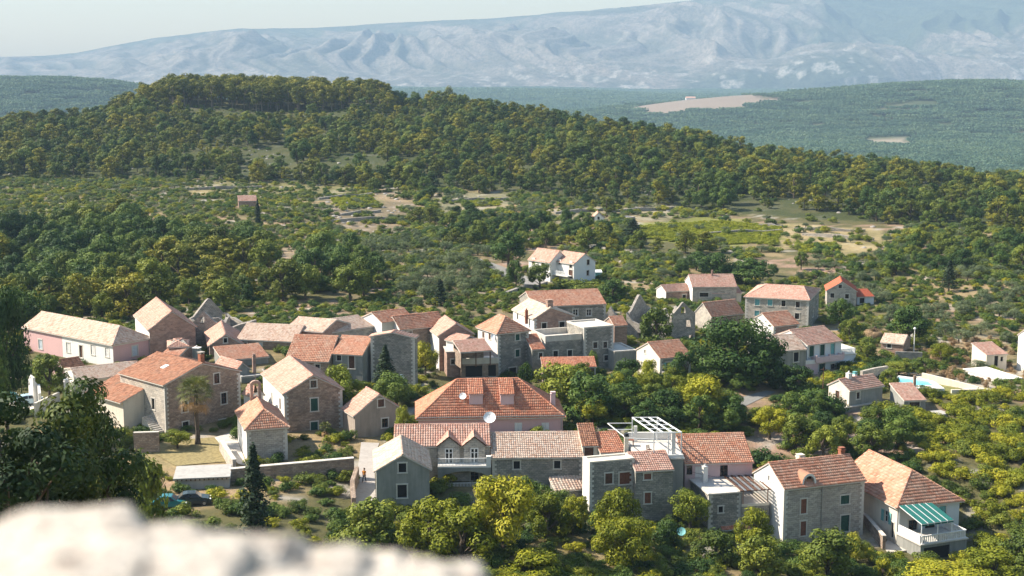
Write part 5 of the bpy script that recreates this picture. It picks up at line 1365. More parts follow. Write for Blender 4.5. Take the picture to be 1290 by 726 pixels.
h36 = House('house with twin gabled dormers, ribbed tiles and a white balcony', (497, 563), (617, 561.5), 4.9, D=7.5, group=GH)
h36.win('F', 561, 601, **K(.9, 1.3, 'french', WOOD_WHITE)); h36.win('F', 598, 600, **K(.95, 1.1, 'glass'))
h36.gable('u', h36.rise_at(h36.W / 2, h36.D / 2, 535), TILE_PINK, step=.015, arch=.10, cw=.30, cl=.5); h36.walls(STONE_PALE, {'R': PL_GREY})
for px in (565.5, 597.5):
    a = h36.ab(px, b=0.0, dz=0)[0]; w = 2.55; E_ = h36.E + .15; rz = 1.05; f0 = .42
    zf = h36.E - 1.95
    mb = MB(); P = h36.P; b1 = h36.D / 2
    pent = [(a - w/2, zf), (a + w/2, zf), (a + w/2, E_), (a, E_ + rz), (a - w/2, E_)]
    q = .48; zt = zf + 1.78
    fa = lambda x, z: P(x, -f0, z)
    uv = lambda *pp: [(x, z) for x, z in pp]
    for pp in ([(a - w/2, zf), (a - q, zf), (a - q, zt), (a - w/2, E_)], [(a + q, zf), (a + w/2, zf), (a + w/2, E_), (a + q, zt)], [(a - q, zt), (a + q, zt), (a + w/2, E_), (a, E_ + rz), (a - w/2, E_)]):
        mb.poly([fa(*x) for x in pp], uv(*pp))
    for s_ in (-1, 1):
        x = a + s_ * w / 2; qd = [P(x, -f0, zf), P(x, b1, zf), P(x, b1, E_), P(x, -f0, E_)]
        mb.poly(qd if s_ > 0 else qd[::-1], [(0, zf), (b1, zf), (b1, E_), (0, E_)])
    for (x0, y0), (x1, y1) in (((a - q, zf), (a - q, zt)), ((a - q, zt), (a + q, zt)), ((a + q, zt), (a + q, zf))):
        mb.poly([P(x0, -f0, y0), P(x1, -f0, y1), P(x1, .2, y1), P(x0, .2, y0)])
    d = obj('dormer', mb.mesh('dormer', [STONE_PALE]), h36.r)
    k = rz / (w / 2); o_ = .16; l_ = .1
    ridge0, ridge1 = P(a, -f0 - .15, E_ + rz + l_), P(a, b1, E_ + rz + l_)
    slopes = [(P(a - w/2 - o_, b1, E_ - k * o_ + l_), P(a - w/2 - o_, -f0 - .15, E_ - k * o_ + l_), ridge0, ridge1), (P(a + w/2 + o_, -f0 - .15, E_ - k * o_ + l_), P(a + w/2 + o_, b1, E_ - k * o_ + l_), ridge1, ridge0)]
    mb = MB()
    for S in slopes: mb.hexa([p - Vector((0, 0, .1)) for p in S], list(S))
    obj('dormer_roof', mb.mesh('dormer_roof', [WOOD_BROWN]), d)
    for S in slopes:
        V, F, U = tile_slope(S, cw=.28, cl=.45); obj('roof_tile', np_mesh('roof_tile', V, F, [TILE_PINK], uv=U), d, kind='stuff')
    mb = MB()
    h36.fbox(mb, 'F', a - q, a - q + .12, zf, zt, f0 - .2, f0 + .02); h36.fbox(mb, 'F', a + q - .12, a + q, zf, zt, f0 - .2, f0 + .02); h36.fbox(mb, 'F', a - q + .12, a + q - .12, zt - .12, zt, f0 - .2, f0 + .02)
    h36.fbox(mb, 'F', a - .07, a + .07, zf, zt - .12, f0 - .2, f0 - .03)
    for zz in (zf + .45, zf + 1.2):
        h36.fbox(mb, 'F', a - q + .12, a - .07, zz - .035, zz + .035, f0 - .19, f0 - .05); h36.fbox(mb, 'F', a + .07, a + q - .12, zz - .035, zz + .035, f0 - .19, f0 - .05)
    wi = obj('window', mb.mesh('window', [WOOD_WHITE]), d)
    mb = MB(); h36.fbox(mb, 'F', a - q + .1, a + q - .1, zf, zt - .1, f0 - .23, f0 - .21); obj('pane', mb.mesh('pane', [GLASS]), d)
# balcony over an arched loggia
aL, aR = h36.ab(551.5, b=-1.7, dz=-2)[0], h36.ab(618.5, b=-1.7, dz=-2)[0]
zb_ = h36.E - 2.0
balcony(h36, 'F', aL, aR, zb_, 1.75, .95, PL_WHITE_AND_SUNLIT, solid=False, bars=METAL_WHITE)
mb = MB(); h36.fbox(mb, 'F', aR - .55, aR, zb_ + .004, zb_ + 1.15, 1.2, 1.76); obj('pier', mb.mesh('pier', [PL_WHITE_AND_SUNLIT]), h36.r)
mb = MB(); n = 14; z_s = zb_ - 1.25; x0, x1 = aL + .55, aR - .5
ap = [(x0 + (x1 - x0) * i / n, z_s + .62 * math.sin(math.pi * i / n) ** .6) for i in range(n + 1)]
for i in range(n):
    (xa, za), (xb, zb2) = ap[i], ap[i + 1]
    for t_, rev in ((1.7, 0), (1.35, 1)):
        q = [h36.fp('F', xa, za, t_), h36.fp('F', xb, zb2, t_), h36.fp('F', xb, zb_ - .21, t_), h36.fp('F', xa, zb_ - .21, t_)]
        mb.poly(q if not rev else q[::-1], [(xa, za), (xb, zb2), (xb, zb_), (xa, zb_)])
    mb.poly([h36.fp('F', xa, za, 1.35), h36.fp('F', xb, zb2, 1.35), h36.fp('F', xb, zb2, 1.7), h36.fp('F', xa, za, 1.7)])
zg = zb_ - 3.0
h36.fbox(mb, 'F', aL, x0, zg - 2.5, zb_ - .21, 1.35, 1.7); h36.fbox(mb, 'F', x1, aR, zg - 2.5, zb_ - .21, 1.35, 1.7)
obj('arch_wall', mb.mesh('arch_wall', [PL_GREY]), h36.r)
balcony(h36, 'F', x0 + .01, x1 - .01, zg, 1.66, .95, PL_GREY, solid=False, bars=WOOD_WHITE)
mb = MB(); h36.fbox(mb, 'F', x0 + .01, x1 - .01, zg - 2.5, zg - .21, 1.3, 1.6); obj('base_wall', mb.mesh('base_wall', [PL_GREY]), h36.r)
dish('large white satellite dish at the right end of the ribbed tile roof', h36.rl + h36.P(h36.W + .1, h36.D * .5, h36.E + h36.rise + .9), .75, az=-1.6)

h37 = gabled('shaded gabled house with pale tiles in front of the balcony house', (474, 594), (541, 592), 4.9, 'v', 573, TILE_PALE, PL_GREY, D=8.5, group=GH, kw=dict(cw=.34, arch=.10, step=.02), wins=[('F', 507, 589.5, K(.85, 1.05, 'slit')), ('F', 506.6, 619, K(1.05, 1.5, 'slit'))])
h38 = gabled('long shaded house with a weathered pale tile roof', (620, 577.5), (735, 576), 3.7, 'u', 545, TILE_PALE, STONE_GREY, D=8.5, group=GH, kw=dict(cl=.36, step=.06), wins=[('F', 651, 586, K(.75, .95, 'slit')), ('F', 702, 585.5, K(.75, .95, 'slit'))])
h = shedded('small lean-to with ribbed pale tiles at the foot of the long house', (700, 619.5), (739, 616), .4, 'F', .8, TILE_PALE, STONE_GREY, D=2.2, name='lean_to', cat='annexe', kw=dict(cw=.36, arch=.11, step=.01))
h = shedded('small brown tiled loft with a dark wooden door beside the long pale roof', (734, 562.5), (753, 562), 4.9, 'F', 1.5, TILE_BROWN, PL_CREAM, D=4, group=GH, wins=[('F', 742, 572, K(1.1, 1.6, 'door', WOOD_BROWN))])
h = gabled('house with a plain red tiled slope behind the brick block', (757, 571), (788, 569), 4.3, 'u', 545, TILE_RED, PL_CREAM, D=8, group=GH)
h40 = flatted('tall shaded block of small stones with a bright flat top', (743, 582.5), (799, 578.5), 4.6, SLAB, STONE_GREY, .12, mats={'L': PL_WHITE_AND_SUNLIT}, A=(734, 578), group=GH, pmat=PL_CREAM, wins=[('F', 767, 603, K(.9, 1.25, 'shut', WOOD_BROWN)), ('F', 788, 602.5, K(1.5, 1.4, 'shut', WOOD_RUST))])
h40b = shedded('right half of the stone block under a small pink lean roof', (801, 594.5), (848, 592), 3.4, 'F', 1.15, TILE_PINK, STONE_GREY, D=3.4, group=GH, wins=[('F', 816, 600.5, K(.85, .7, 'shut', WOOD_RUST)), ('F', 816, 627.5, K(.75, 1.3, 'shut', WOOD_RUST))])
hroof = flatted('roof terrace block carrying the white steel pergola', (801, 577.5), (861, 577), 4.1, SLAB, PL_GREY, 0, D=8.5, name='terrace_block', cat='terrace', wins=())
mb = MB(); hroof.fbox(mb, 'K', .3, hroof.W, hroof.E + .003, hroof.E + .95, -.25, 0); hroof.fbox(mb, 'F', hroof.W - 3.6, hroof.W, hroof.E + .003, hroof.E + .35, -.3, -.02)
obj('parapet', mb.mesh('parapet', [PL_WHITE_AND_SUNLIT]), hroof.r)
mb = MB(); p = hroof.P(hroof.W - 1.1, .8, hroof.E + .003); mb.box(p, .45, .45, 2.9, 0); obj('pier', mb.mesh('pier', [PL_WHITE_AND_SUNLIT]), hroof.r)
mb = MB(); p = hroof.P(.8, 7.4, hroof.E + .003); mb.box(p, .4, .4, 2.0, 0); obj('pier', mb.mesh('pier', [PL_WHITE_AND_SUNLIT]), hroof.r)
hroof.chimney(-1.0, 1.3, .5, 2.2, PL_CREAM, z=3.9, style='cap', capm=METAL_DARK)
# white steel pergola on the roof terrace
pe = empty('pergola', 'white steel pergola frame on the roof terrace', 'pergola', hroof.rl + hroof.P(hroof.W * .6, 4, hroof.E))
L_ = lambda v: hroof.rl + v - Vector(pe.location)
zt = hroof.E + 3.0
A0 = hroof.ab(824, b=.3, dz=3)[0]; A1 = hroof.ab(858.6, b=.3, dz=3)[0]; B0 = hroof.ab(796.6, b=7.6, dz=3)[0]; B1 = hroof.ab(828, b=7.6, dz=3)[0]
c4 = [(A0, .3), (A1, .3), (B1, 7.6), (B0, 7.6)]
pt = lambda i, j: (lambda u_, v_: hroof.P((c4[0][0] * (1 - u_) + c4[1][0] * u_) * (1 - v_) + (c4[3][0] * (1 - u_) + c4[2][0] * u_) * v_, .3 + 7.3 * v_, zt))(i / 3.0, j / 4.0)
for i, j in ((0, 0), (3, 0), (3, 4), (0, 4), (1.6, 0)):
    q = pt(i, j); mb = MB(); mb.bar(L_(q), L_(q - Vector((0, 0, 2.99))), .11); obj('post', mb.mesh('post', [METAL_WHITE]), pe)
for i in range(4):
    mb = MB(); mb.bar(L_(pt(i, 0)), L_(pt(i, 4)), .12, .13); obj('beam', mb.mesh('beam', [METAL_WHITE]), pe)
for j in range(5):
    mb = MB(); d_ = Vector((0, 0, .004 if j % 2 else .006)); mb.bar(L_(pt(0, j) + d_), L_(pt(3, j) + d_), .09, .10); obj('crossbar', mb.mesh('crossbar', [METAL_WHITE]), pe)
for z_ in (1.5, 2.3):
    mb = MB(); mb.bar(L_(hroof.P(-2.6, 7.6, hroof.E + z_)), L_(hroof.P(B0, 7.6, hroof.E + z_)), .08); obj('rail', mb.mesh('rail', [METAL_WHITE]), pe)
mb = MB(); mb.bar(L_(hroof.P(-2.6, 7.6, hroof.E + 2.3)), L_(hroof.P(-1.2, 1.0, hroof.E + 2.3)), .08); mb.bar(L_(hroof.P(-1.2, 1.0, hroof.E + 2.2)), L_(hroof.P(A0, .3, hroof.E + 2.2)), .08); obj('rail', mb.mesh('rail', [METAL_WHITE]), pe)
def chair(label, P, rz, mat, group=None):
    e = empty('chair', label, 'chair', P, rz, group)
    for x in (-.2, .2):
        for y in (-.2, .2):
            mb = MB(); mb.bar((x, y, 0), (x, y, .43), .05); obj('leg', mb.mesh('leg', [mat]), e)
    mb = MB(); mb.box((0, 0, .43), .48, .48, .05); obj('seat', mb.mesh('seat', [mat]), e)
    mb = MB(); mb.bar((-.2, .22, .47), (-.2, .30, .95), .05); mb.bar((.2, .22, .47), (.2, .30, .95), .05)
    for z in (.6, .74, .88): mb.bar((-.2, .235 + (z - .47) * .15, z), (.2, .235 + (z - .47) * .15, z), .04, .08)
    obj('backrest', mb.mesh('backrest', [mat]), e); return e
def table(label, P, mat, w=1.2, d=.8):
    e = empty('table', label, 'table', P)
    for x in (-1, 1):
        for y in (-1, 1):
            mb = MB(); mb.bar((x * (w/2 - .08), y * (d/2 - .08), 0), (x * (w/2 - .08), y * (d/2 - .08), .71), .07); obj('leg', mb.mesh('leg', [mat]), e)
    mb = MB(); mb.box((0, 0, .71), w, d, .05); obj('table_top', mb.mesh('table_top', [mat]), e); return e
table('wooden table at the back of the roof terrace', hroof.rl + hroof.P(-.2, 5.6, hroof.E + .003), WOOD_RUST)
chair('brown wooden chair below the pergola', hroof.rl + hroof.P(A0 - .3, 2.2, hroof.E + .003), .6, WOOD_BROWN)

h41 = gabled('pale pink house with a broad orange roof right of the pergola', (863, 584.5), (948, 582), 2.6, 'u', 547, TILE_ORANGE, PL_LILAC, D=9.5, group=GH, kw=dict(step=.06), wins=[('F', 880.5, 595, K(.9, 1.4, 'shut', WOOD_WHITE, surround=False)), ('F', 912, 593.5, K(.95, 1.4, surround=False)), ('F', 868, 592, K(.7, 1.2, surround=False))])
h42 = flatted('low stone house with a grey slab roof and creeper on its left', (893, 622), (934, 619), .8, SLAB, STONE_GREY, 0, D=6, group=GH, wins=[('F', 908, 642, K(.55, .75, 'slit'))])
h42.chimney(*h42.ab(888, b=4.6), .55, 1.7, PL_WHITE_AND_SUNLIT, z=.6, style='pot', capm=PL_WHITE_AND_SUNLIT)
h42b = flatted('stone terrace under a slatted shade beside the big coursed stone house', (934.5, 636), (969, 634), -.75, SLAB, STONE_GREY, .25, D=6, name='terrace_block', cat='terrace', pmat=PL_CREAM)
pg = empty('shade_roof', 'flat shade of dark slats over the stone terrace', 'pergola', h42b.rl + h42b.P(h42b.W / 2, 3, h42b.E))
L_ = lambda v: h42b.rl + v - Vector(pg.location)
zt = .95
for a in (.15, h42b.W - .15):
    for b in (.15, 5.6):
        mb = MB(); mb.bar(L_(h42b.P(a, b, h42b.E - .2)), L_(h42b.P(a, b, zt - .16)), .24 if a < 1 else .12); obj('post', mb.mesh('post', [PL_WHITE_AND_SUNLIT if b > 1 else STONE_PINK]), pg)
for b in (.12, 5.7):
    mb = MB(); mb.bar(L_(h42b.P(-.2, b, zt - .08)), L_(h42b.P(h42b.W + .1, b, zt - .08)), .1, .14); obj('beam', mb.mesh('beam', [WOOD_BROWN]), pg)
for i in range(9):
    a = -.1 + (h42b.W + .1) * i / 8; mb = MB(); mb.bar(L_(h42b.P(a, -.3, zt + .06)), L_(h42b.P(a, 6.0, zt + .06)), .26 if i < 7 else .2, .05); obj('slat', mb.mesh('slat', [METAL_GREY if i % 2 else WOOD_BROWN]), pg)
h = shedded('low red tiled shed roof in the garden shade', (910, 668), (944, 666), -3.6, 'F', .6, TILE_RED, STONE_GREY, D=2.2, name='shed', cat='shed')
h43 = gabled('big house of coursed pale stone with rust and green shutters', (988, 616.5), (1089, 608), 1.6, 'u', 578, TILE_ORANGE, STONE_COURSE, {'L': PL_WHITE_AND_SUNLIT}, A=(950, 601), group=GH, kw=dict(step=.07, cl=.42),
    wins=[('F', 1012.5, 638, K(.75, 1.75, 'shut', WOOD_RUST)), ('F', 1012, 666, K(.75, 1.75, 'shut', WOOD_RUST)), ('F', 1064.5, 629.7, K(1.15, 1.05, 'shut', WOOD_GREEN)), ('F', 1064.5, 659.5, K(1.15, 2.0, 'door', WOOD_GREEN)), ('L', 968.5, 602, K(.32, .55, 'slit', surround=False))])
h43.gutter('F', h43.W * .47)
h43.chimney(*h43.ab(1008, b=h43.D * .62, dz=2), .75, .55, PL_CREAM, style='cap'); h43.chimney(*h43.ab(1060, b=h43.D * .55, dz=2), .6, .75, BRICK_RED, style='cap')
# little curved dormer of the coursed stone house
a = h43.ab(1011, b=1.6, dz=1.2)[0]; b0 = roof_b(h43, a, 611); z0 = h43.rz_fn(a, b0); w = 1.9; mb = MB(); P = h43.P
n = 8; ar = [(a - w/2 * math.cos(math.pi * i / n), z0 + 1.35 * math.sin(math.pi * i / n) ** .8) for i in range(n + 1)]
b1 = b0 + 3.0; inn = [(a + (x - a) * .78, z0 + (z - z0) * .78) for x, z in ar]
for i in range(n):
    mb.poly([P(ar[i][0], b0, ar[i][1]), P(ar[i + 1][0], b0, ar[i + 1][1]), P(ar[i + 1][0], b1, ar[i + 1][1]), P(ar[i][0], b1, ar[i][1])][::-1], None, 0)
    mb.poly([P(inn[i][0], b0, inn[i][1]), P(inn[i + 1][0], b0, inn[i + 1][1]), P(ar[i + 1][0], b0, ar[i + 1][1]), P(ar[i][0], b0, ar[i][1])], None, 1)
    mb.poly([P(inn[i][0], b0, inn[i][1]), P(inn[i + 1][0], b0, inn[i + 1][1]), P(inn[i + 1][0], b0 + .7, inn[i + 1][1]), P(inn[i][0], b0 + .7, inn[i][1])], None, 1)
d = obj('dormer', mb.mesh('dormer', [TILE_BROWN, PL_WHITE_AND_SUNLIT]), h43.r)
mb = MB(); mb.poly([P(x, b0 + .7, z) for x, z in inn][::-1]); obj('pane', mb.mesh('pane', [GLASS]), d)
mb = MB(); mb.bar(P(a, b0 + .66, z0), P(a, b0 + .66, z0 + 1.0), .06); obj('frame', mb.mesh('frame', [WOOD_WHITE]), d)

h44 = House('shade tinted white house with a great hipped orange roof and striped awning', (1131, 638), (1209, 629.5), -.7, D=13.0, group=GH)
h44.win('L', 1117, 651, **K(1.0, 1.4, 'open', WOOD_TEAL)); h44.win('L', 1124, 668, **K(.6, 1.9, 'slit')); h44.win('F', 1187, 644, **K(.95, 1.2, 'shut', WOOD_TEAL)); h44.win('F', 1150, 665, **K(1.2, 1.9, 'glass')); h44.win('F', 1172, 661, **K(1.4, 1.9, 'slit', surround=False))
hp_ = h44.W * .45
h44.gable('v', h44.rise_at(h44.W / 2, hp_, 592.5), TILE_ORANGE, hipL=hp_, hipR=0, oe=.4, step=.07, cl=.42); h44.walls(PL_BLUE_SHADED, {'L': PL_CREAM})
h44.gutter('L', .4)
ht2 = flatted('balcony terrace with white balusters under the awning', (1160, 686), (1218, 677.5), -3.8, SLAB, PL_GREY, 0, D=4.4, name='terrace_block', cat='terrace', wins=[('F', 1180, 699, K(3.6, 2.0, 'slit', surround=False))])
for f in 'FR':
    l = ht2.face(f)[2]
    mb = MB(); ht2.fbox(mb, f, .12, l - .16, ht2.E + .82, ht2.E + .95, -.16, .0); ht2.fbox(mb, f, .12, l - .16, ht2.E + .002, ht2.E + .1, -.15, .0); obj('railing', mb.mesh('railing', [PL_WHITE_AND_SUNLIT]), ht2.r)
    mb = MB()
    for i in range(int((l - .3) / .26)):
        a = .2 + i * .26; ht2.fbox(mb, f, a, a + .12, ht2.E + .1, ht2.E + .82, -.14, -.03)
    obj('baluster', mb.mesh('baluster', [PL_WHITE_AND_SUNLIT]), ht2.r, kind='stuff')
mb = MB(); ht2.fbox(mb, 'L', .2, ht2.D - .2, ht2.E + .002, ht2.E + 1.0, -.2, 0); obj('parapet', mb.mesh('parapet', [PL_WHITE_AND_SUNLIT]), ht2.r)
aw = empty('awning', 'green and white striped awning on white posts', 'awning', ht2.rl + ht2.P(2, 2, ht2.E))
L_ = lambda v: ht2.rl + v - Vector(aw.location)
aA, aB = .1, ht2.ab(1199, b=.4, dz=2.2)[0]; z0, z1 = ht2.E + 2.35, ht2.E + 3.3; y0, y1 = .1, 4.6; nst = 9
for i in range(nst):
    xa, xb = aA + (aB - aA) * i / nst, aA + (aB - aA) * (i + 1) / nst
    wide = .30 if i % 2 else .70
    cuts_ = [aA + (aB - aA) * (sum((.86 if k % 2 == 0 else .14) for k in range(j))) / sum((.86 if k % 2 == 0 else .14) for k in range(nst)) for j in (i, i + 1)]
    xa, xb = cuts_
    mb = MB(); q = [ht2.P(xa, y0, z0), ht2.P(xb, y0, z0), ht2.P(xb, y1, z1), ht2.P(xa, y1, z1)]
    mb.hexa([L_(p - Vector((0, 0, .03))) for p in q], [L_(p) for p in q])
    q = [ht2.P(xa, y0 - .02, z0 - .28), ht2.P(xb, y0 - .02, z0 - .28), ht2.P(xb, y0 + .01, z0 - .28), ht2.P(xa, y0 + .01, z0 - .28)]
    mb.hexa([L_(p) for p in q], [L_(p + Vector((0, 0, .275))) for p in q])
    obj('awning_strip', mb.mesh('awning_strip', [FABRIC_WHITE if i % 2 else FABRIC_GREEN]), aw)
for a in (.2, 2.4, aB - .1):
    mb = MB(); mb.bar(L_(ht2.P(a, y0 + .1, ht2.E)), L_(ht2.P(a, y0 + .1, z0 - .05)), .11); obj('post', mb.mesh('post', [METAL_WHITE]), aw)
mb = MB(); mb.bar(L_(ht2.P(.15, y1 - .3, ht2.E)), L_(ht2.P(.15, y1 - .3, z1 - .1)), .1); obj('post', mb.mesh('post', [METAL_WHITE]), aw)
mb = MB(); mb.bar(L_(ht2.P(aA, y0, z0 - .06)), L_(ht2.P(aB, y0, z0 - .06)), .07); mb.bar(L_(ht2.P(aA + .02, y0, z0 - .06)), L_(ht2.P(aA + .02, y1, z1 - .06)), .09); obj('frame', mb.mesh('frame', [METAL_WHITE]), aw)
mb = MB()
for b_ in (y0 + .3, (y0 + y1) / 2, y1 - .5): pass
ht3 = flatted('old stone cistern terrace with a bare slab top below the awning house', (1109, 697), (1160, 692), -5.3, SLAB, STONE_GREY, 0, mats={'L': STONE_PALE}, A=(1083, 685), name='terrace_block', cat='terrace', wins=[('F', 1136, 708.5, K(.75, .85, 'slit')), ('L', 1094, 706, K(.35, .7, 'slit', surround=False))])
mb = MB()
for px in (1116, 1140): 
    a = ht3.ab(px, b=0)[0]; ht3.fbox(mb, 'F', a - .3, a + .3, -6.3, -6.15, 0, .45)
obj('stone_spout', mb.mesh('stone_spout', [STONE_PALE]), ht3.r)
garage = flatted('concrete garage with a pale slab roof under the palm terrace', (220, 604), (289, 601), 3.0, SLAB, CONCRETE, 0, D=5, name='garage', cat='garage', wins=[('F', 262, 618, K(.35, .35, 'slit', surround=False))])
mb = MB(); garage.fbox(mb, 'F', -.15, garage.W + .1, garage.E + .004, garage.E + .14, -garage.D, .3); obj('roof_slab', mb.mesh('roof_slab', [CONCRETE]), garage.r)
for i in range(12):
    mb = MB(); a = .3 + (garage.W - .6) * i / 11; garage.fbox(mb, 'F', a - .07, a + .07, garage.E - .2, garage.E - .04, -.02, .28); obj('rafter_end', mb.mesh('rafter_end', [WOOD_BROWN]), garage.r)

for h_, fs in ((h16, 'F'), (h14, 'F'), (h43, 'F'), (h28, 'F'), (h40, 'F'), (h22, 'F'), (h25, 'F'), (h5, 'F'), (hc, 'F'), (h38, 'F'), (h23, 'F'), (h24, 'F'), (h26, 'F'), (h31, 'F'), (h13, 'F'), (h42, 'F')): h_.quoins(fs)

# ------------------------------------------------------------------ walls, paths, pool, street things
def free_wall(label, pts, zt, zb_off=-.8, th=.5, mat=None, name='stone_wall', cat='stone wall', cap=None, group=None):
    """a garden or terrace wall through world points pts (x, y), tops zt (one or a list)."""
    zs = zt if isinstance(zt, (list, tuple)) else [zt] * len(pts)
    c = Vector((sum(p[0] for p in pts) / len(pts), sum(p[1] for p in pts) / len(pts), 0)); c.z = gz(c.x, c.y)
    e = empty(name, label, cat, c, group=group)
    for i in range(len(pts) - 1):
        zb = min(gz(*pts[i][:2]), gz(*pts[i + 1][:2])) + zb_off
        p0, p1 = Vector((*pts[i][:2], 0)), Vector((*pts[i + 1][:2], 0)); d = (p1 - p0).normalized()
        thick_wall('wall', p0 + d * (.003 if i else 0), p1, zb, [(0, zs[i]), (1, zs[i + 1])], mat or STONE_WARM, e, c, th)
        if cap:
            mb = MB(); n = Vector((d.y, -d.x, 0)); a, b = p0 - c, p1 - c
            q = [Vector((*(v + n * k).xy, z)) for v, k, z in ((a, .06, zs[i] - c.z), (b, .06, zs[i + 1] - c.z), (b, -th - .06, zs[i + 1] - c.z), (a, -th - .06, zs[i] - c.z))]
            mb.hexa([x + Vector((0, 0, .003)) for x in q], [x + Vector((0, 0, .09)) for x in q]); obj('coping', mb.mesh('coping', [cap]), e)
    return e
G = lambda px, py: tuple(hit(px, py))
Z = lambda px, py, z: tuple(at_z(px, py, z))
free_wall('long stone retaining wall below the chapel lawn', [Z(290, 592, 3.2), Z(345, 587, 3.2), Z(446, 578, 3.4)], [3.2, 3.2, 3.4], -2.5, .6, STONE_WARM, 'retaining_wall', 'wall', SLAB)
free_wall('short stone wall at the foot of the outside stairs', [Z(168, 546, 4.4), Z(200, 545, 4.4)], 4.4, -1.5, .4, STONE_WARM, cap=SLAB)
free_wall('pale kerb wall around the palm lawn', [Z(276, 553, 3.4), Z(293, 580, 3.3)], 3.3, -1.5, .4, STONE_PALE, cap=SLAB)
free_wall('plank faced wall by the parked cars', [Z(45, 508, 4.9), Z(75, 494, 4.9)], 4.9, -1.5, .3, PL_CREAM)
free_wall('curved white garden wall beside the round green tree', [Z(35, 472, 7.2), Z(41, 476, 7), Z(47, 484, 6.0), Z(48, 494, 5.6)], [7.2, 7.0, 6.0, 5.4], -2, .35, PL_WHITE_AND_SUNLIT)
free_wall('rubble wall on the left side of the walkers path', [Z(447, 590, 2.6), Z(441, 610, 1.8), Z(443, 634, .8)], [2.8, 2.2, 1.4], -1.5, .5, STONE_WARM)
free_wall('low rendered wall of the sunken garden bed', [Z(687, 690, -3.2), Z(728, 686.5, -3.2), Z(745, 704, -3.2)], -3.0, -2, .35, PL_GREY, 'garden_wall', 'wall', SLAB)
free_wall('brown garden wall behind the sunken bed', [Z(684, 683, -2.2), Z(722, 681, -2.2), Z(755, 681, -2.2)], -2.0, -1.5, .35, STONE_PINK, 'garden_wall', 'wall')
free_wall('front wall of the sunken garden bed', [Z(690, 705, -3.2), Z(745, 705, -3.2)], -3.2, -2, .3, PL_GREY, 'garden_wall', 'wall')
free_wall('terrace wall beside the lower steps of the awning house', [Z(1086, 655, -4.6), Z(1112, 681, -4.2)], -3.7, -1.5, .35, STONE_WARM, 'garden_wall', 'wall', SLAB)
free_wall('pale sloping wall along the poolside path', [Z(1161, 474, .9), Z(1195, 482, .6), Z(1232, 491, .2)], [1.4, 1.1, .6], -1, .4, PL_CREAM, 'garden_wall', 'wall')
free_wall('low wall end by the poolside path', [Z(1199, 493, .4), Z(1238, 492, .4)], .6, -1, .35, PL_CREAM, 'garden_wall', 'wall')
free_wall('curved stone wall left of the pool', [Z(1087, 468, 1.9), Z(1103, 464, 1.9), Z(1119, 463, 1.7)], 1.9, -1, .5, STONE_PALE, 'garden_wall', 'wall')
free_wall('low wall behind the street lamp', [Z(1128, 446, 0), Z(1162, 447, 0)], .4, -1, .35, STONE_GREY, 'garden_wall', 'wall')
free_wall('creeper hung gateway wall below the cream gable', [Z(798, 473, 2.9), Z(812, 473, 2.9)], 2.9, -3, .4, STONE_PALE, 'gateway', 'gateway')
free_wall('square stone gate pier right of the creeper', [Z(837, 471, 3.2), Z(853, 470, 3.2)], 3.2, -3, 1.2, STONE_PALE, 'gate_pier', 'gate pier', SLAB)
for i, (a, b, lab) in enumerate((((905, 501), (925, 505), 'loose stone wall by the shaded lane under the great tree'), ((862, 232), (875, 231), 'heap wall of grey stones at the edge of the far wood'), ((955, 285), (985, 287), 'grey rubble bank across the far vineyard'), ((1010, 297), (1100, 304), 'dry stone terrace wall in the yellow hill clearing'), ((560, 255), (640, 252), 'grey dry stone wall along the far fields'), ((430, 272), (480, 268), 'grey dry stone wall above the olive grove'), ((345, 262), (380, 270), 'dry stone wall right of the single cypress'), ((640, 372), (690, 360), 'garden wall in front of the white villas'), ((402, 252), (470, 246), 'grey dry stone wall below the bright far vineyard'), ((415, 280), (520, 276), 'long grey dry stone wall across the red far field'), ((700, 270), (760, 266), 'pale field wall beside the tiny white field house'), ((770, 268), (850, 264), 'long pale field wall above the big vineyard'), ((230, 240), (330, 237), 'dry stone wall along the straw coloured far strip'), ((60, 268), (150, 262), 'dry stone wall in the left far scrub'), ((890, 296), (985, 293), 'dry stone wall through the middle of the big vineyard'), ((1000, 290), (1090, 293), 'upper dry stone wall of the straw coloured terraces'))):
    p, q = hit(*a), hit(*b)
    n = 4; P_ = [(p + (q - p) * k / n) for k in range(n + 1)]
    free_wall(lab, [tuple(v) for v in P_], [v.z + .9 + .3 * ((k * 7) % 3 - 1) for k, v in enumerate(P_)], -.6, .8, STONE_RUIN)

def sheet(name, pts_px, mat, lift=.03, n=14, w=None):
    """a draped surface between two edges given as picture points (left list, right list)."""
    Lp, Rp = pts_px
    V, F = [], []
    li, ri = np.linspace(0, len(Lp) - 1, n), np.linspace(0, len(Rp) - 1, n)
    m = 5
    for a, b in zip(li, ri):
        i, j = min(int(a), len(Lp) - 2), min(int(b), len(Rp) - 2)
        p = Vector(Lp[i]).lerp(Vector(Lp[i + 1]), a - i); q = Vector(Rp[j]).lerp(Vector(Rp[j + 1]), b - j)
        for k in range(m):
            v = p.lerp(q, k / (m - 1)); V.append((v.x, v.y, gz(v.x, v.y) + lift))
    for r in range(n - 1):
        for k in range(m - 1): F.append((r * m + k, r * m + k + 1, (r + 1) * m + k + 1, (r + 1) * m + k))
    me = np_mesh(name, np.array(V), np.array(F), [mat])
    return obj(name, me, kind='structure')
H_ = lambda L: [tuple(hit(*p)) for p in L]
sheet('path', (H_([(443, 648), (447, 620), (450, 596), (453, 575), (455, 560)]), H_([(474, 648), (473, 620), (472, 596), (471, 580), (478, 560)])), PATH, .05, 20)
sheet('road', (H_([(-5, 506), (45, 506), (70, 503)]), H_([(-5, 516), (45, 517), (72, 512)])), PL_CREAM, .06)
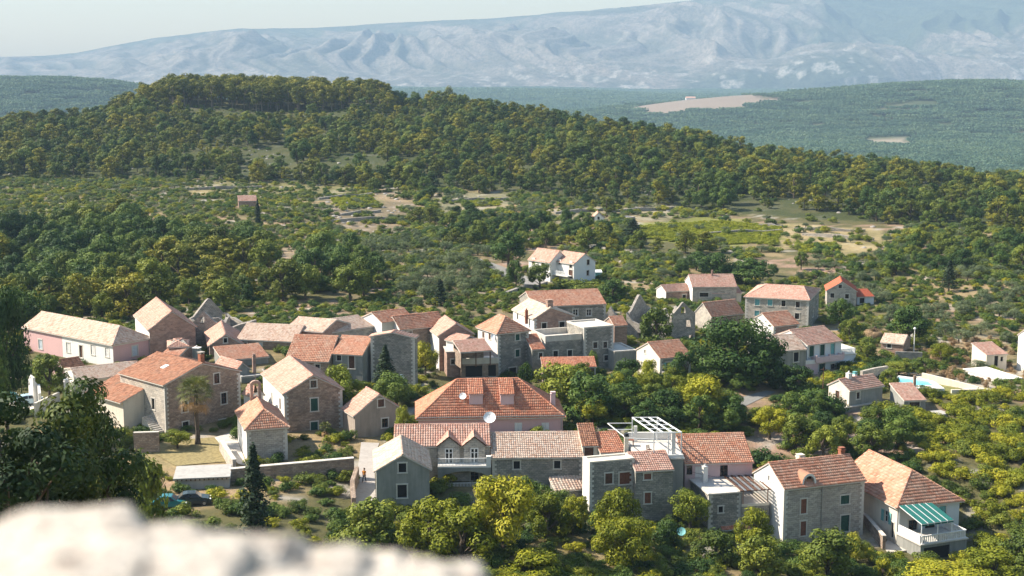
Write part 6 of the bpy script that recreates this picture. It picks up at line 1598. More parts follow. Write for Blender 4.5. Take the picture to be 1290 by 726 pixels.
sheet('lane', (H_([(594, 327), (612, 336), (640, 352), (668, 362)]), H_([(606, 327), (634, 337), (652, 346), (690, 356)])), ASPH, .08, 24)
sheet('side_lane', (H_([(912, 512), (938, 501), (965, 494)]), H_([(926, 518), (952, 506), (978, 496)])), ASPH, .06)
sheet('pool_path', (H_([(1150, 476), (1195, 487), (1240, 497)]), H_([(1160, 472), (1205, 484), (1260, 494)])), PL_CREAM, .06)
sheet('courtyard', (H_([(270, 552), (285, 570), (300, 586)]), H_([(297, 545), (300, 560), (312, 588)])), SLAB, .07)
lw = sheet('lawn', (H_([(168, 562), (200, 578), (222, 590)]), H_([(270, 553), (280, 566), (290, 582)])), None or flat('dry_lawn', (0.27, 0.22, 0.10), .95, var=.35), .09, 16)

# swimming pool
pz = 1.1
c4 = [at_z(x, y, pz) for x, y in ((1124, 489), (1190, 489.5), (1176, 480), (1130, 474))]
pc = sum((Vector(p) for p in c4), Vector()) / 4
pool = empty('swimming_pool', 'turquoise swimming pool with a white rim among the gardens', 'swimming pool', (pc.x, pc.y, gz(pc.x, pc.y)))
R0 = Vector(pool.location)
inner = [Vector(pc) + (Vector(p) - Vector(pc)) * .80 + (Vector((0, 1.5, 0))) for p in c4]
mb = MB()
out_b = [Vector((p.x, p.y, -2.5)) - R0 for p in c4]; out_t = [Vector(p) - R0 for p in c4]; in_t = [Vector(p) - R0 for p in inner]; in_b = [p - Vector((0, 0, .6)) for p in in_t]
for i in range(4):
    j = (i + 1) % 4
    mb.poly([out_b[i], out_b[j], out_t[j], out_t[i]]); mb.poly([out_t[i], out_t[j], in_t[j], in_t[i]]); mb.poly([in_t[i], in_t[j], in_b[j], in_b[i]])
obj('rim', mb.mesh('rim', [PL_WHITE_AND_SUNLIT]), pool)
t = NT('pool_water'); nn = t.noise(t.pos(), 1.2, 3); t.base(t.mix(nn, (0.06, 0.42, 0.55), (0.20, 0.62, 0.70))); t.b.inputs['Roughness'].default_value = .08; t.b.inputs['Specular IOR Level'].default_value = .5; t.bump(t.noise(t.pos(), 3.5, 3), .03, .5)
mb = MB(); mb.poly([p - Vector((0, 0, .22)) for p in in_t]); obj('pool_water', mb.mesh('pool_water', [t.m]), pool)
def lounger(label, P, rz, group='white loungers by the pool'):
    e = empty('sun_lounger', label, 'sun lounger', P, rz, group)
    for x in (-.7, .7):
        for y in (-.25, .25):
            mb = MB(); mb.bar((x, y, 0), (x, y, .3), .05); obj('leg', mb.mesh('leg', [METAL_WHITE]), e)
    mb = MB(); mb.box((.2, 0, .3), 1.4, .6, .07); obj('seat', mb.mesh('seat', [FABRIC_WHITE]), e)
    mb = MB(); mb.bar((-.5, 0, .34), (-1.0, 0, .85), .6, .07); obj('backrest', mb.mesh('backrest', [FABRIC_WHITE]), e)
for x, y, l in ((1133, 472.5, 'white lounger at the left end of the pool'), (1140, 471.5, 'white lounger behind the middle of the pool'), (1150, 473, 'white lounger at the far right end of the pool')):
    p = hit(x, y); lounger(l, p, 1.1 + x * .1)
for x, y, l in ((1068, 462, 'white garden table below the fenced terrace'),): table(l, hit(x, y), METAL_WHITE, 1.6, 1.0)
for x, y, l in ((1084, 461, 'white garden chair right of the garden table'), (1078, 463, 'white garden chair nearest the garden table')): chair(l, hit(x, y), x, METAL_WHITE)

# street lamp
p = hit(1151, 447)
e = empty('street_lamp', 'tall white street lamp in front of the dark garden trees', 'street lamp', p)
mb = MB(); mb.tube([(0, 0, -.2), (0, 0, 3.2), (0, 0, 4.6)], [.09, .07, .05], 8); obj('pole', mb.mesh('pole', [METAL_WHITE], True), e)
mb = MB(); mb.tube([(0, 0, -.1), (0, 0, .5)], [.16, .12], 8); obj('base', mb.mesh('base', [METAL_GREY]), e)
mb = MB(); mb.tube([(0, 0, 4.5), (0, 0, 4.6), (0, 0, 4.78), (0, 0, 4.9)], [.10, .24, .22, .08], 10); obj('lantern', mb.mesh('lantern', [METAL_WHITE], True), e)
for px, py, h_, l in ((1036, 509, 5.5, 'wooden pole in the dark garden under the great tree'), (453, 545, 4.0, 'thin cable mast in front of the grey rendered gable')):
    q = hit(px, py); e = empty('utility_pole', l, 'pole', q); mb = MB(); mb.tube([(0, 0, -.3), (0, 0, h_)], [.09, .06], 7); obj('pole', mb.mesh('pole', [WOOD_BROWN], True), e)
    mb = MB(); mb.bar((-.5, 0, h_ - .3), (.5, 0, h_ - .3), .08); obj('crossarm', mb.mesh('crossarm', [WOOD_BROWN]), e)
# outside stairs of the palm house
sa, sb = h16.on('L', 199, 545)[0], h16.on('L', 178, 530)[0]
e = empty('stone_stairs', 'outside stone stairs against the palm house wall', 'stairs', h16.rl + h16.P(-.8, 2, gz(h16.rl.x, h16.rl.y)))
zst = gz(*(h16.o).xy) + .1
for i in range(9):
    mb = MB(); l = h16.D; a1 = l - .6 - i * .34
    b_ = [h16.fp('L', a1 - .34, zst - 1, 1.3), h16.fp('L', a1, zst - 1, 1.3), h16.fp('L', a1, zst - 1, .02), h16.fp('L', a1 - .34, zst - 1, .02)]
    b_ = [p + h16.rl - Vector(e.location) for p in b_]
    mb.hexa(b_, [p + Vector((0, 0, 1.2 + i * .19)) for p in b_]); obj('step', mb.mesh('step', [SLAB]), e)
dish('round teal satellite dish in the shaded garden', Vector(hit(858, 683)) + Vector((0, 0, 1.15)), .5, WOOD_TEAL, az=-1.7)
dish('small white satellite dish on the dark tree side of the tall grey house', Vector(at_y(506, 475, 203)), .4, METAL_WHITE, az=-1.0)

# parked cars
def car_meshes():
    prof = [(-2.0, .32), (-2.02, .62), (-1.9, .84), (-1.55, .93), (-1.0, 1.38), (-.55, 1.47), (.35, 1.45), (1.0, .98), (1.75, .84), (2.02, .62), (2.0, .32)]
    mb = MB()
    def hw(z, x): return .82 - max(0, z - .9) * .34 - .10 * max(0, abs(x) - 1.5)
    for s in (-1, 1):
        ring = [(x, s * hw(z, x), z) for x, z in prof]
        mb.poly(ring if s < 0 else ring[::-1])
    for (x0, z0), (x1, z1) in zip(prof, prof[1:] + prof[:1]):
        mb.poly([(x0, hw(z0, x0), z0), (x1, hw(z1, x1), z1), (x1, -hw(z1, x1), z1), (x0, -hw(z0, x0), z0)])
    return mb, hw
def make_car(label, P, rz, paint):
    e = empty('parked_car', label, 'car', P, rz, 'cars parked below the village')
    mb, hw = car_meshes(); obj('body', mb.mesh('body', [paint]), e)
    mb = MB()
    for (x0, z0), (x1, z1) in (((1.0, .98), (.35, 1.45)), ((-1.0, 1.38), (-1.55, .93))):
        a, b = (x0 + (x1 - x0) * .1, z0 + (z1 - z0) * .1), (x0 + (x1 - x0) * .9, z0 + (z1 - z0) * .9)
        n = Vector((z0 - z1, 0, x1 - x0)).normalized() * -.012
        if n.z < 0: n = -n
        q = [Vector((a[0], -hw(a[1], a[0]) + .06, a[1])), Vector((a[0], hw(a[1], a[0]) - .06, a[1])), Vector((b[0], hw(b[1], b[0]) - .06, b[1])), Vector((b[0], -hw(b[1], b[0]) + .06, b[1]))]
        mb.poly([v + n for v in q])
    obj('windscreen', mb.mesh('windscreen', [GLASS]), e)
    for s in (-1, 1):
        for pts in ([(.75, 1.0), (.30, 1.38), (-.15, 1.40), (-.15, 1.0)], [(-.25, 1.0), (-.25, 1.40), (-.85, 1.36), (-1.3, 1.0)]):
            mb = MB(); q = [(x, s * (hw(z, x) + .008), z) for x, z in pts]; mb.poly(q if s > 0 else q[::-1]); obj('side_window', mb.mesh('side_window', [GLASS]), e)
    for x in (-1.25, 1.25):
        for s in (-1, 1):
            mb = MB(); mb.tube([(x, s * .64, .32), (x, s * .86, .32)], [.32, .32], 16); w = obj('wheel', mb.mesh('wheel', [METAL_DARK]), e)
            mb = MB(); mb.tube([(x, s * .80, .32), (x, s * .875, .32)], [.19, .17], 12); obj('rim', mb.mesh('rim', [METAL_GREY]), w)
    for s in (-1, 1):
        mb = MB(); mb.box((1.93, s * .55, .62), .14, .34, .16); obj('headlight', mb.mesh('headlight', [METAL_WHITE]), e)
        mb = MB(); mb.box((-1.95, s * .6, .66), .1, .26, .16); obj('tail_light', mb.mesh('tail_light', [BRICK_RED]), e)
    return e
CAR_TEAL = flat('car_paint_teal', (0.02, 0.16, 0.18), .25, .1, .5, .05); CAR_DARK = flat('car_paint_dark', (0.03, 0.045, 0.05), .25, .1, .5, .05); CAR_PALE = flat('car_paint_pale_blue', (0.35, 0.48, 0.55), .25, .1, .5, .05)
make_car('teal car parked at the left edge under the dark tree', hit(4, 505), .5, CAR_TEAL)
make_car('pale blue car parked beside the plank faced wall', hit(37, 512), .5, CAR_PALE)
make_car('teal car parked in front of the concrete garage', hit(213, 640), .1, CAR_TEAL)
make_car('dark car parked by the right corner of the garage', hit(243, 639), .2, CAR_DARK)

# the walker on the path
pp = hit(459, 611)
SKIN = flat('skin', (0.42, 0.25, 0.18), .6, var=.1); SHIRT = flat('orange_shirt', (0.62, 0.24, 0.03), .85); TROUS = flat('dark_trousers', (0.03, 0.035, 0.045), .85); HAIR = flat('dark_hair', (0.02, 0.014, 0.01), .7); SHOE = flat('dark_shoes', (0.02, 0.02, 0.02), .6)
def skinned(name, pts, edges, rads, mat, parent, lev=1):
    me = bpy.data.meshes.new(name); me.from_pydata(pts, edges, []); me.update()
    o = obj(name, me, parent)
    o.modifiers.new('skin', 'SKIN'); me.skin_vertices[0].data[0].use_root = True
    for i, r in enumerate(rads): me.skin_vertices[0].data[i].radius = (r, r) if not isinstance(r, tuple) else r
    m = o.modifiers.new('sub', 'SUBSURF'); m.levels = lev; m.render_levels = lev
    me.materials.append(mat); return o
pers = empty('person', 'person in an orange top and dark trousers walking up the path', 'person', pp, 2.8)
J = [(0, 0, .93), (0, 0, 1.10), (0, .01, 1.28), (0, .01, 1.43), (0, .02, 1.50), (0, .03, 1.57), (0, .035, 1.66), (0, .03, 1.74)]
Rr_ = [(.15, .11), (.135, .10), (.15, .11), (.10, .08), (.055, .055), (.075, .085), (.085, .10), (.05, .06)]
E_ = [(i, i + 1) for i in range(7)]
def add(p, r, par):
    J.append(p); Rr_.append(r); E_.append((par, len(J) - 1)); return len(J) - 1
for s in (-1, 1):
    sw = s * .22
    a = add((s * .19, .01, 1.40), .055, 3); b = add((s * .24, .01 - sw * .3, 1.12), .042, a); c = add((s * .245, .06 - sw * .8, .88), .03, b); d = add((s * .245, .085 - sw * .9, .80), (.018, .035), c)
    for k in range(5):
        f = add((s * .245, .065 - sw * .9 + k * .014, .775 - (.0 if k else -.02)), .009, d); add((s * (.24 - .006 * k), .062 - sw * .9 + k * .017, .715 + abs(k - 2.4) * .009), .007, f)
    h_ = add((s * .10, 0, .88), .10, 0); k_ = add((s * .11, .03 + sw * .5, .49), .062, h_); n_ = add((s * .11, -.03 + sw * 1.0, .09), .042, k_); add((s * .115, .12 + sw * 1.0, .04), .036, n_)
skinned('body', J, E_, Rr_, SKIN, pers)
skinned('shirt', [(0, 0, .90), (0, 0, 1.1), (0, .01, 1.28), (0, .01, 1.42), (-.19, .01, 1.41), (-.225, .04, 1.22), (.19, .01, 1.41), (.225, -.02, 1.22)], [(0, 1), (1, 2), (2, 3), (3, 4), (4, 5), (3, 6), (6, 7)], [(.165, .125), (.155, .115), (.168, .125), (.11, .09), .072, .062, .072, .062], SHIRT, pers)
skinned('trousers', [(0, 0, .93)] + [q for s in (-1, 1) for q in ((s * .10, 0, .86), (s * .11, .03 + s * .11, .49), (s * .11, -.03 + s * .22, .13))], [(0, 1), (1, 2), (2, 3), (0, 4), (4, 5), (5, 6)], [(.155, .125), .115, .078, .062, .115, .078, .062], TROUS, pers)
skinned('hair', [(0, -.0, 1.70), (0, -.03, 1.76), (0, -.06, 1.64)], [(0, 1), (0, 2)], [.098, .07, .06], HAIR, pers)
for s in (-1, 1): skinned('shoe', [(s * .11, -.06 + s * .22, .05), (s * .115, .14 + s * .22, .04)], [(0, 1)], [.05, .045], SHOE, pers)
for s in (-1, 1):
    mb = MB(); mb.box((s * .035, .128, 1.665), .022, .012, .012); obj('eye', mb.mesh('eye', [HAIR]), pers)
mb = MB(); mb.hexa([(-.015, .12, 1.61), (.015, .12, 1.61), (.01, .15, 1.615), (-.01, .15, 1.615)], [(-.006, .118, 1.66), (.006, .118, 1.66), (.005, .125, 1.66), (-.005, .125, 1.66)]); obj('nose', mb.mesh('nose', [SKIN]), pers)

# the castle parapet in front of the lens: rough pale stones, out of focus
par = empty('parapet_wall', 'blurred pale stone parapet right in front of the viewer', 'stone wall', (-.3, 1.7, 49))
t = NT('parapet_stone'); p_ = t.pos()
c_ = t.ramp(t.noise(p_, 17.0, 6, .72), [(.33, (.22, .17, .15)), (.44, (.60, .53, .45)), (.60, (.76, .70, .61)), (.74, (.50, .43, .37))])
c_ = t.mix(.6, c_, t.ramp(t.noise(p_, 60.0, 5, .7), [(.38, (.25, .22, .20)), (.5, (.95, .95, .95)), (.65, (1.2, 1.2, 1.2))]), 'MULTIPLY')
t.base(c_); t.bump(t.noise(p_, 26.0, 6, .7), .03, 1.0); PARM = t.m
rg = np.random.default_rng(5)
top = [(-60, 648), (0, 640), (60, 632), (100, 636), (160, 642), (240, 640), (300, 654), (350, 668), (420, 678), (500, 688), (560, 697), (610, 712), (650, 735), (720, 790), (800, 850)]
def stone_blob(cx, cy, cz, sx, sy, sz, seed):
    n, m = 22, 14
    V, F = [], []
    for j in range(m + 1):
        ph = math.pi * j / m
        for i in range(n):
            th = 2 * math.pi * i / n
            d = np.array([math.sin(ph) * math.cos(th), math.sin(ph) * math.sin(th), math.cos(ph)])
            d = np.sign(d) * np.abs(d) ** .34
            k = 1 + .08 * (float(vnoise(d[0] * 2 + seed, d[1] * 2 + d[2] * 1.7, seed)) - .5) * 2 + .06 * (float(vnoise(d[0] * 6 + seed, d[1] * 6 + d[2] * 5, seed + 9)) - .5)
            V.append((cx + d[0] * sx * k, cy + d[1] * sy * k, cz + d[2] * sz * k))
    for j in range(m):
        for i in range(n): F.append((j * n + i, (j + 1) * n + i, (j + 1) * n + (i + 1) % n, j * n + (i + 1) % n))
    return np_mesh('stone', np.array(V), np.array(F), [PARM], uv=np.array(V)[:, [0, 2]], smooth=True)
k_ = 0
Yp = 1.45
for row in range(3):
    x = -120 + row * 50
    while x < 700:
        w = (120 + 90 * rg.random()) * (1.0 if x < 230 else .55)
        cx = x + w / 2
        ty = np.interp(cx, [a for a, b in top], [b for a, b in top])
        Yr = Yp + (-.14, .10, .32)[row]
        t_ = at_y(cx, ty + (14, 0, -2)[row] + 1.2 * rg.normal(), Yr)
        sx, sz = w / 2 * Yp / FPX * 1.25, .07 + .02 * rg.random()
        me = stone_blob(t_.x + .3, Yr + .02 * rg.normal() - 1.7, at_y(cx, ty + (40, 15, 9)[row], Yr + .14).z - 49 - sz * .99 + .001 * rg.normal(), sx, .15, sz, k_)
        o = obj('stone', me, par); k_ += 1
        x += w * .62
mb = MB()
for (x0, y0), (x1, y1) in zip(top[:-1], top[1:]):
    a, b = at_y(x0, y0, Yp), at_y(x1, y1, Yp); o_ = Vector(par.location)
    q = [Vector((a.x, Yp - .22, 48.2)), Vector((b.x, Yp - .22, 48.2)), Vector((b.x, Yp + .25, 48.2)), Vector((a.x, Yp + .25, 48.2))]
    t_ = [Vector((v.x, v.y, z - .125)) for v, z in zip(q, (a.z, b.z, b.z, a.z))]
    mb.hexa([v - o_ for v in q], [v - o_ for v in t_])
obj('wall', mb.mesh('wall', [PARM]), par)

# overhead cables
def cable(label, p, q, sag=.6):
    p, q = Vector(p), Vector(q); o = (p + q) / 2; o.z = gz(o.x, o.y)
    e = empty('overhead_cable', label, 'cable', o)
    pts = [p.lerp(q, i / 10) - Vector((0, 0, sag * 4 * (i / 10) * (1 - i / 10))) - o for i in range(11)]
    mb = MB(); mb.tube(pts, [.022] * 11, 4); obj('wire', mb.mesh('wire', [METAL_DARK]), e)
cable('thin cable across the front of the pale pink house', h41.rl + h41.fp('F', .5, h41.E - .9, .15), h43.rl + h43.P(.3, 2, h43.E + .2), .35)
cable('thin cable from the mast to the grey rendered gable', Vector(hit(453, 545)) + Vector((0, 0, 3.8)), h15.rl + h15.fp('F', h15.W * .5, h15.E + .4, .1), .5)
cable('thin cable between the palm house and the grey flat roofed block', h16.rl + h16.fp('F', h16.W - .6, h16.E + .3, .1), hfl.rl + hfl.P(1, 1, hfl.E + 1.6), .5)

# ------------------------------------------------------------------ plants one can point to
RNG = np.random.default_rng(11)
def plant(name, key, label, cat, P, h, w, group=None, rz=None, single=False, var=None, src=None):
    crown, trunk, whole = PLANTS[key][(var if var is not None else int(RNG.integers(0, 99))) % len(PLANTS[key])]
    rz = RNG.random() * 6.283 if rz is None else rz
    if single:
        o = obj(name, whole, loc=P); tag(o, label, cat, group)
        o.rotation_euler = (0, 0, rz); o.scale = (w, w, h); return o
    e = empty(name, label, cat, P, rz, group); e.scale = (w, w, h)
    obj('crown', crown, e); obj('trunk', trunk, e)
    return e
WID = {'oak': .95, 'mid': .95, 'yellow': .95, 'lime': .95, 'big_dark': .95, 'big_yellow': .95, 'olive': 1.3, 'shrub': 1.5, 'shrub_dark': 1.5, 'shrub_yellow': 1.5, 'shrub_mid': 1.5, 'shrub_lime': 1.5, 'cypress': .19, 'conifer': .46, 'pine': .75, 'pine_green': .75, 'near_pine': .6, 'tall_pine': .6, 'dry': 1.5, 'vine_row': 1.5}
TREE_SPOTS = []
def spot(px, yt, yb, wpx, key, label, name='broadleaf_tree', cat='tree', Y=None, var=None):
    g = Vector(hit(px, yb)) if Y is None else Vector(at_y(px, yb, Y))
    if Y is not None: g.z = min(g.z, gz(g.x, g.y))
    h = EYE.z + g.y * math.tan(math.atan((363 - yt) / FPX) - PITCH) - g.z
    ppm = FPX / (g.y * CP + 8)
    TREE_SPOTS.append((g.x, g.y, wpx / ppm * .5))
    k_ = 1.0 if key in ('cypress', 'conifer', 'near_pine') else 1.1
    return plant(name, key, label, cat, g, h * (1 + (k_ - 1) * .5), wpx * k_ / ppm / WID[key], var=var)
for a in [
  (98, 484, 720, 165, 'near_pine', 'largest dark pine blurred in the lower left before the palm house', 'pine_tree', 'tree', 66),
  (14, 512, 720, 190, 'near_pine', 'dark blurred pine at the lower left corner above the parapet', 'pine_tree', 'tree', 60),
  (55, 545, 720, 170, 'near_pine', 'low dark pine between the two blurred ones in the lower left', 'pine_tree', 'tree', 62),
  (140, 528, 700, 110, 'near_pine', 'sunlit pine branches right of the dark lower left pines', 'pine_tree', 'tree', 72),
  (180, 575, 660, 75, 'mid', 'small bushy tree between the dark tree and the garage', 'broadleaf_tree', 'tree', 120),
  (8, 355, 520, 62, 'big_dark', 'tall black green tree at the left edge beside the pink house', 'broadleaf_tree', 'tree', 178),
  (-8, 430, 540, 50, 'oak', 'dark tree standing below the tall left edge tree', 'broadleaf_tree', 'tree', 175),
  (62, 446, 498, 50, 'mid', 'round green tree in front of the pink house', 'broadleaf_tree', 'tree', 196),
  (322, 563, 690, 37, 'cypress', 'single dark cypress standing before the retaining wall', 'cypress_tree', 'tree', 138),
  (224, 540, 567, 38, 'lime', 'little lime green tree on the dry lawn beside the palm', 'broadleaf_tree', 'tree', None),
  (434, 461, 492, 58, 'lime', 'round lime green tree below the wide orange roof', 'broadleaf_tree', 'tree', 193),
  (486, 437, 510, 30, 'cypress', 'dark cypress leaning on the tall grey house', 'cypress_tree', 'tree', 202),
  (500, 468, 520, 62, 'big_dark', 'dark tree filling the gap behind the grey rendered gable', 'broadleaf_tree', 'tree', 196),
  (536, 430, 470, 34, 'lime', 'bright green tree climbing between the stone gable and the terraced house', 'broadleaf_tree', 'tree', 216),
  (509, 512, 548, 26, 'lime', 'bright bush at the left corner of the dormered pink house', 'bush', 'bush', 176),
  (712, 455, 530, 88, 'mid', 'broad green tree on the slope right of the dormered pink house', 'broadleaf_tree', 'tree', 200),
  (735, 468, 545, 80, 'oak', 'darker lower tree beside the broad green one', 'broadleaf_tree', 'tree', 193),
  (778, 470, 520, 42, 'yellow', 'yellow green tree below the low slab roof', 'broadleaf_tree', 'tree', 203),
  (790, 505, 545, 70, 'oak', 'dark bush bank left of the creeper gateway', 'bush', 'bush', 196),
  (813, 452, 498, 34, 'lime', 'creeper vine covering the gateway below the cream gable', 'climbing_vine', 'vine', 212),
  (865, 440, 490, 44, 'oak', 'dark bushy tree against the orange roof of the cream gabled house', 'broadleaf_tree', 'tree', 211),
  (888, 476, 548, 84, 'yellow', 'rounded olive gold tree in the middle of the gardens', 'broadleaf_tree', 'tree', 194),
  (928, 398, 498, 116, 'big_dark', 'great dark spreading tree in the heart of the village', 'broadleaf_tree', 'tree', 218),
  (955, 420, 505, 76, 'oak', 'dark lower tree joined to the great spreading tree', 'broadleaf_tree', 'tree', 216),
  (827, 388, 434, 50, 'mid', 'green tree growing inside the ruined house', 'broadleaf_tree', 'tree', 238),
  (664, 446, 486, 20, 'shrub_dark', 'dark arch of ivy on the foot of the tower house', 'ivy', 'ivy', 220),
  (745, 442, 470, 20, 'oak', 'ivy bush at the corner of the square grey block', 'ivy', 'ivy', 222),
  (468, 628, 706, 96, 'mid', 'green bushy tree left of the shaded gabled house garden', 'broadleaf_tree', 'tree', 143),
  (543, 624, 712, 92, 'yellow', 'yellow green tree below the shaded gabled house', 'broadleaf_tree', 'tree', 142),
  (584, 640, 726, 100, 'yellow', 'lower yellow green tree at the middle of the bottom edge', 'broadleaf_tree', 'tree', 138),
  (634, 592, 712, 100, 'big_yellow', 'biggest yellow green tree below the arched loggia', 'broadleaf_tree', 'tree', 141),
  (672, 598, 660, 52, 'oak', 'dark round tree under the long shaded house', 'broadleaf_tree', 'tree', 152),
  (690, 622, 690, 62, 'yellow', 'yellow green tree right of the biggest one', 'broadleaf_tree', 'tree', 147),
  (722, 622, 682, 44, 'yellow', 'small sunlit tree before the ribbed lean-to', 'broadleaf_tree', 'tree', 150),
  (776, 612, 690, 62, 'yellow', 'upper sunlit tree against the shaded stone block', 'broadleaf_tree', 'tree', 148),
  (788, 650, 726, 72, 'big_yellow', 'lower sunlit tree in front of the shaded stone block', 'broadleaf_tree', 'tree', 143),
  (670, 692, 740, 90, 'yellow', 'yellow bush at the bottom edge right of the parapet', 'bush', 'bush', 136),
  (730, 712, 742, 44, 'lime', 'small bush in front of the sunken garden bed', 'bush', 'bush', 137),
  (870, 615, 655, 52, 'lime', 'leafy vine canopy beside the grey slab roof', 'climbing_vine', 'vine', 158),
  (838, 655, 715, 44, 'oak', 'dark agave like bush at the foot of the stone block', 'bush', 'bush', 152),
  (900, 668, 725, 60, 'mid', 'green shrub in the garden left of the coursed stone house', 'bush', 'bush', 148),
  (950, 640, 700, 56, 'yellow', 'feathery yellow green tree before the stone terrace', 'broadleaf_tree', 'tree', 153),
  (958, 672, 735, 70, 'mid', 'feathery shrub at the bottom edge below the stone terrace', 'bush', 'bush', 145),
  (1042, 664, 735, 84, 'mid', 'round green tree in front of the coursed stone house', 'broadleaf_tree', 'tree', 146),
  (1078, 672, 712, 32, 'lime', 'small fig bush on the yard before the green door', 'bush', 'bush', 153),
  (1112, 704, 740, 34, 'yellow', 'bush against the old cistern terrace', 'bush', 'bush', 147),
  (1190, 708, 745, 110, 'yellow', 'yellow green bush along the bottom right edge', 'bush', 'bush', 142),
  (1250, 690, 745, 100, 'yellow', 'yellow green tree in the bottom right corner', 'broadleaf_tree', 'tree', 144),
  (1285, 668, 735, 70, 'mid', 'bushy tree cut by the right edge near the bottom', 'broadleaf_tree', 'tree', 150),
  (1003, 522, 566, 46, 'mid', 'left one of two round trees above the coursed stone house', 'broadleaf_tree', 'tree', None),
  (1036, 538, 580, 48, 'mid', 'right one of two round trees above the coursed stone house', 'broadleaf_tree', 'tree', None),
  (1098, 533, 584, 58, 'mid', 'round tree behind the ridge of the great hipped roof', 'broadleaf_tree', 'tree', None),
  (958, 556, 590, 52, 'shrub_dark', 'dark thicket in the shade behind the broad orange roof', 'bush', 'bush', 182),
  (1020, 490, 545, 66, 'oak', 'dark tree in the shade below the balcony house', 'broadleaf_tree', 'tree', 206),
  (1048, 500, 540, 46, 'oak', 'dark tree left of the small cream house', 'broadleaf_tree', 'tree', 202),
  (1120, 464, 492, 28, 'mid', 'bush at the left end of the swimming pool', 'bush', 'bush', None),
  (1092, 423, 456, 34, 'mid', 'round tree beside the round window cottage', 'broadleaf_tree', 'tree', None),
  (1145, 384, 437, 60, 'oak', 'dark spreading tree behind the street lamp', 'broadleaf_tree', 'tree', None),
  (1058, 376, 418, 36, 'oak', 'dark tree right of the three storey house', 'broadleaf_tree', 'tree', None),
  (1070, 402, 432, 30, 'mid', 'smaller green tree below the bright red roof', 'broadleaf_tree', 'tree', None),
  (1185, 432, 458, 30, 'yellow', 'pale rounded tree right of the street lamp', 'broadleaf_tree', 'tree', None),
  (1232, 452, 470, 26, 'olive', 'grey green olive in front of the little cream hut', 'olive_tree', 'tree', None),
  (1165, 452, 474, 40, 'mid', 'leafy bush behind the far end of the pool', 'bush', 'bush', None),
  (1132, 455, 474, 38, 'mid', 'leafy bush behind the near end of the pool', 'bush', 'bush', None),
  (1066, 460, 478, 20, 'yellow', 'dry golden bush below the white fenced terrace', 'bush', 'bush', 226),
  (650, 326, 366, 26, 'oak', 'left garden tree before the white villas', 'broadleaf_tree', 'tree', None),
  (680, 330, 367, 36, 'mid', 'right garden tree before the white villas', 'broadleaf_tree', 'tree', None),
  (722, 348, 368, 60, 'shrub_mid', 'leafy hedge at the foot of the white villa', 'hedge', 'hedge', 312),
  (772, 352, 384, 46, 'oak', 'grey green tree behind the orange roofed long house', 'broadleaf_tree', 'tree', 300),
  (555, 352, 404, 30, 'conifer', 'lone dark conifer above the middle roofs', 'conifer_tree', 'tree', 285),
  (325, 251, 285, 8, 'cypress', 'single slim cypress beside the lone field hut', 'cypress_tree', 'tree', None),
  (640, 292, 338, 50, 'oak', 'dark domed tree at the bend of the lane', 'broadleaf_tree', 'tree', None),
  (797, 276, 306, 40, 'conifer', 'dark conifer standing in the mixed fields', 'conifer_tree', 'tree', None),
  (945, 326, 362, 62, 'oak', 'wide dark tree behind the three storey house', 'broadleaf_tree', 'tree', None),
  (903, 318, 356, 50, 'oak', 'dark tree behind the square pale house', 'broadleaf_tree', 'tree', None),
  (1195, 328, 368, 24, 'conifer', 'dark upright conifer in the olive scrub on the right', 'conifer_tree', 'tree', None),
  (563, 117, 132, 22, 'tall_pine', 'flat topped pine on the saddle of the hill', 'pine_tree', 'tree', None),
]:
    spot(*a)
# the palm: a ringed trunk, green fronds above a skirt of dry ones
g = Vector(hit(249, 562)); top_z = EYE.z + g.y * math.tan(math.atan((363 - 496) / FPX) - PITCH)
palm = empty('palm_tree', 'tall fan palm on the dry lawn before the brown roofed house', 'palm tree', g)
def palm_parts(e, H, rad, fl, ng, nd, seed, gm, dm):
    rg = random.Random(seed)
    mb = MB(); k = 14
    mb.tube([(0.05 * math.sin(i * .5), 0, -.2 + (H + .1) * i / k) for i in range(k + 1)], [rad * (1.35 - .45 * min(1, i / 4)) * (1.06 if i % 2 else .96) for i in range(k + 1)], 9)
    obj('trunk', mb.mesh('trunk', [BARK]), e)
    def frond_mesh(mat, seed):
        r2 = random.Random(seed); mb = MB(); L = fl
        pth = [Vector((L * t, 0, L * (.10 * t - .38 * t ** 2.2))) for t in (0, .2, .42, .62)]
        mb.tube(pth, [.04, .035, .03, .02], 4)
        o = pth[-1]; n = 15
        for i in range(n):
            an = -1.7 + 3.4 * i / (n - 1); ln = L * (.50 - .10 * abs(an) / 1.9) * r2.uniform(.85, 1.1)
            d = Vector((math.cos(an), math.sin(an), -.10)); s_ = Vector((-d.y, d.x, 0)) * .05
            m_ = o + d * ln * .55 + Vector((0, 0, .04)); e_ = o + d * ln - Vector((0, 0, ln * r2.uniform(.22, .5)))
            mb.poly([o, m_ - s_, e_, m_ + s_])
        me = mb.mesh('frond', [mat])
        a = me.attributes.new('tint', 'FLOAT', 'POINT'); a.data.foreach_set('value', np.array([r2.random() for _ in range(len(me.vertices))], 'f')); return me
    gmesh = [frond_mesh(gm, seed + i) for i in range(3)]; dmesh = [frond_mesh(dm, seed + 9 + i) for i in range(2)]
    for i in range(ng + nd):
        dry = i >= ng
        o = obj('frond' if not dry else 'dry_frond', (dmesh if dry else gmesh)[i % (2 if dry else 3)], e)
        j = i - ng if dry else i
        pitch = (-0.15 - .75 * rg.random()) if dry else 1.25 - 1.55 * (j / ng) + .15 * rg.random()
        o.location = (0, 0, H - (.35 if dry else 0) + .1 * (1 if not dry else 0))
        o.rotation_euler = (0, -pitch, j * 2.399 + rg.random() * .3)
        sc = rg.uniform(.85, 1.1); o.scale = (sc, sc, sc)
palm_parts(palm, top_z - g.z, .30, 2.55, 46, 14, 4, LF_PALM, LF_PALMDRY)
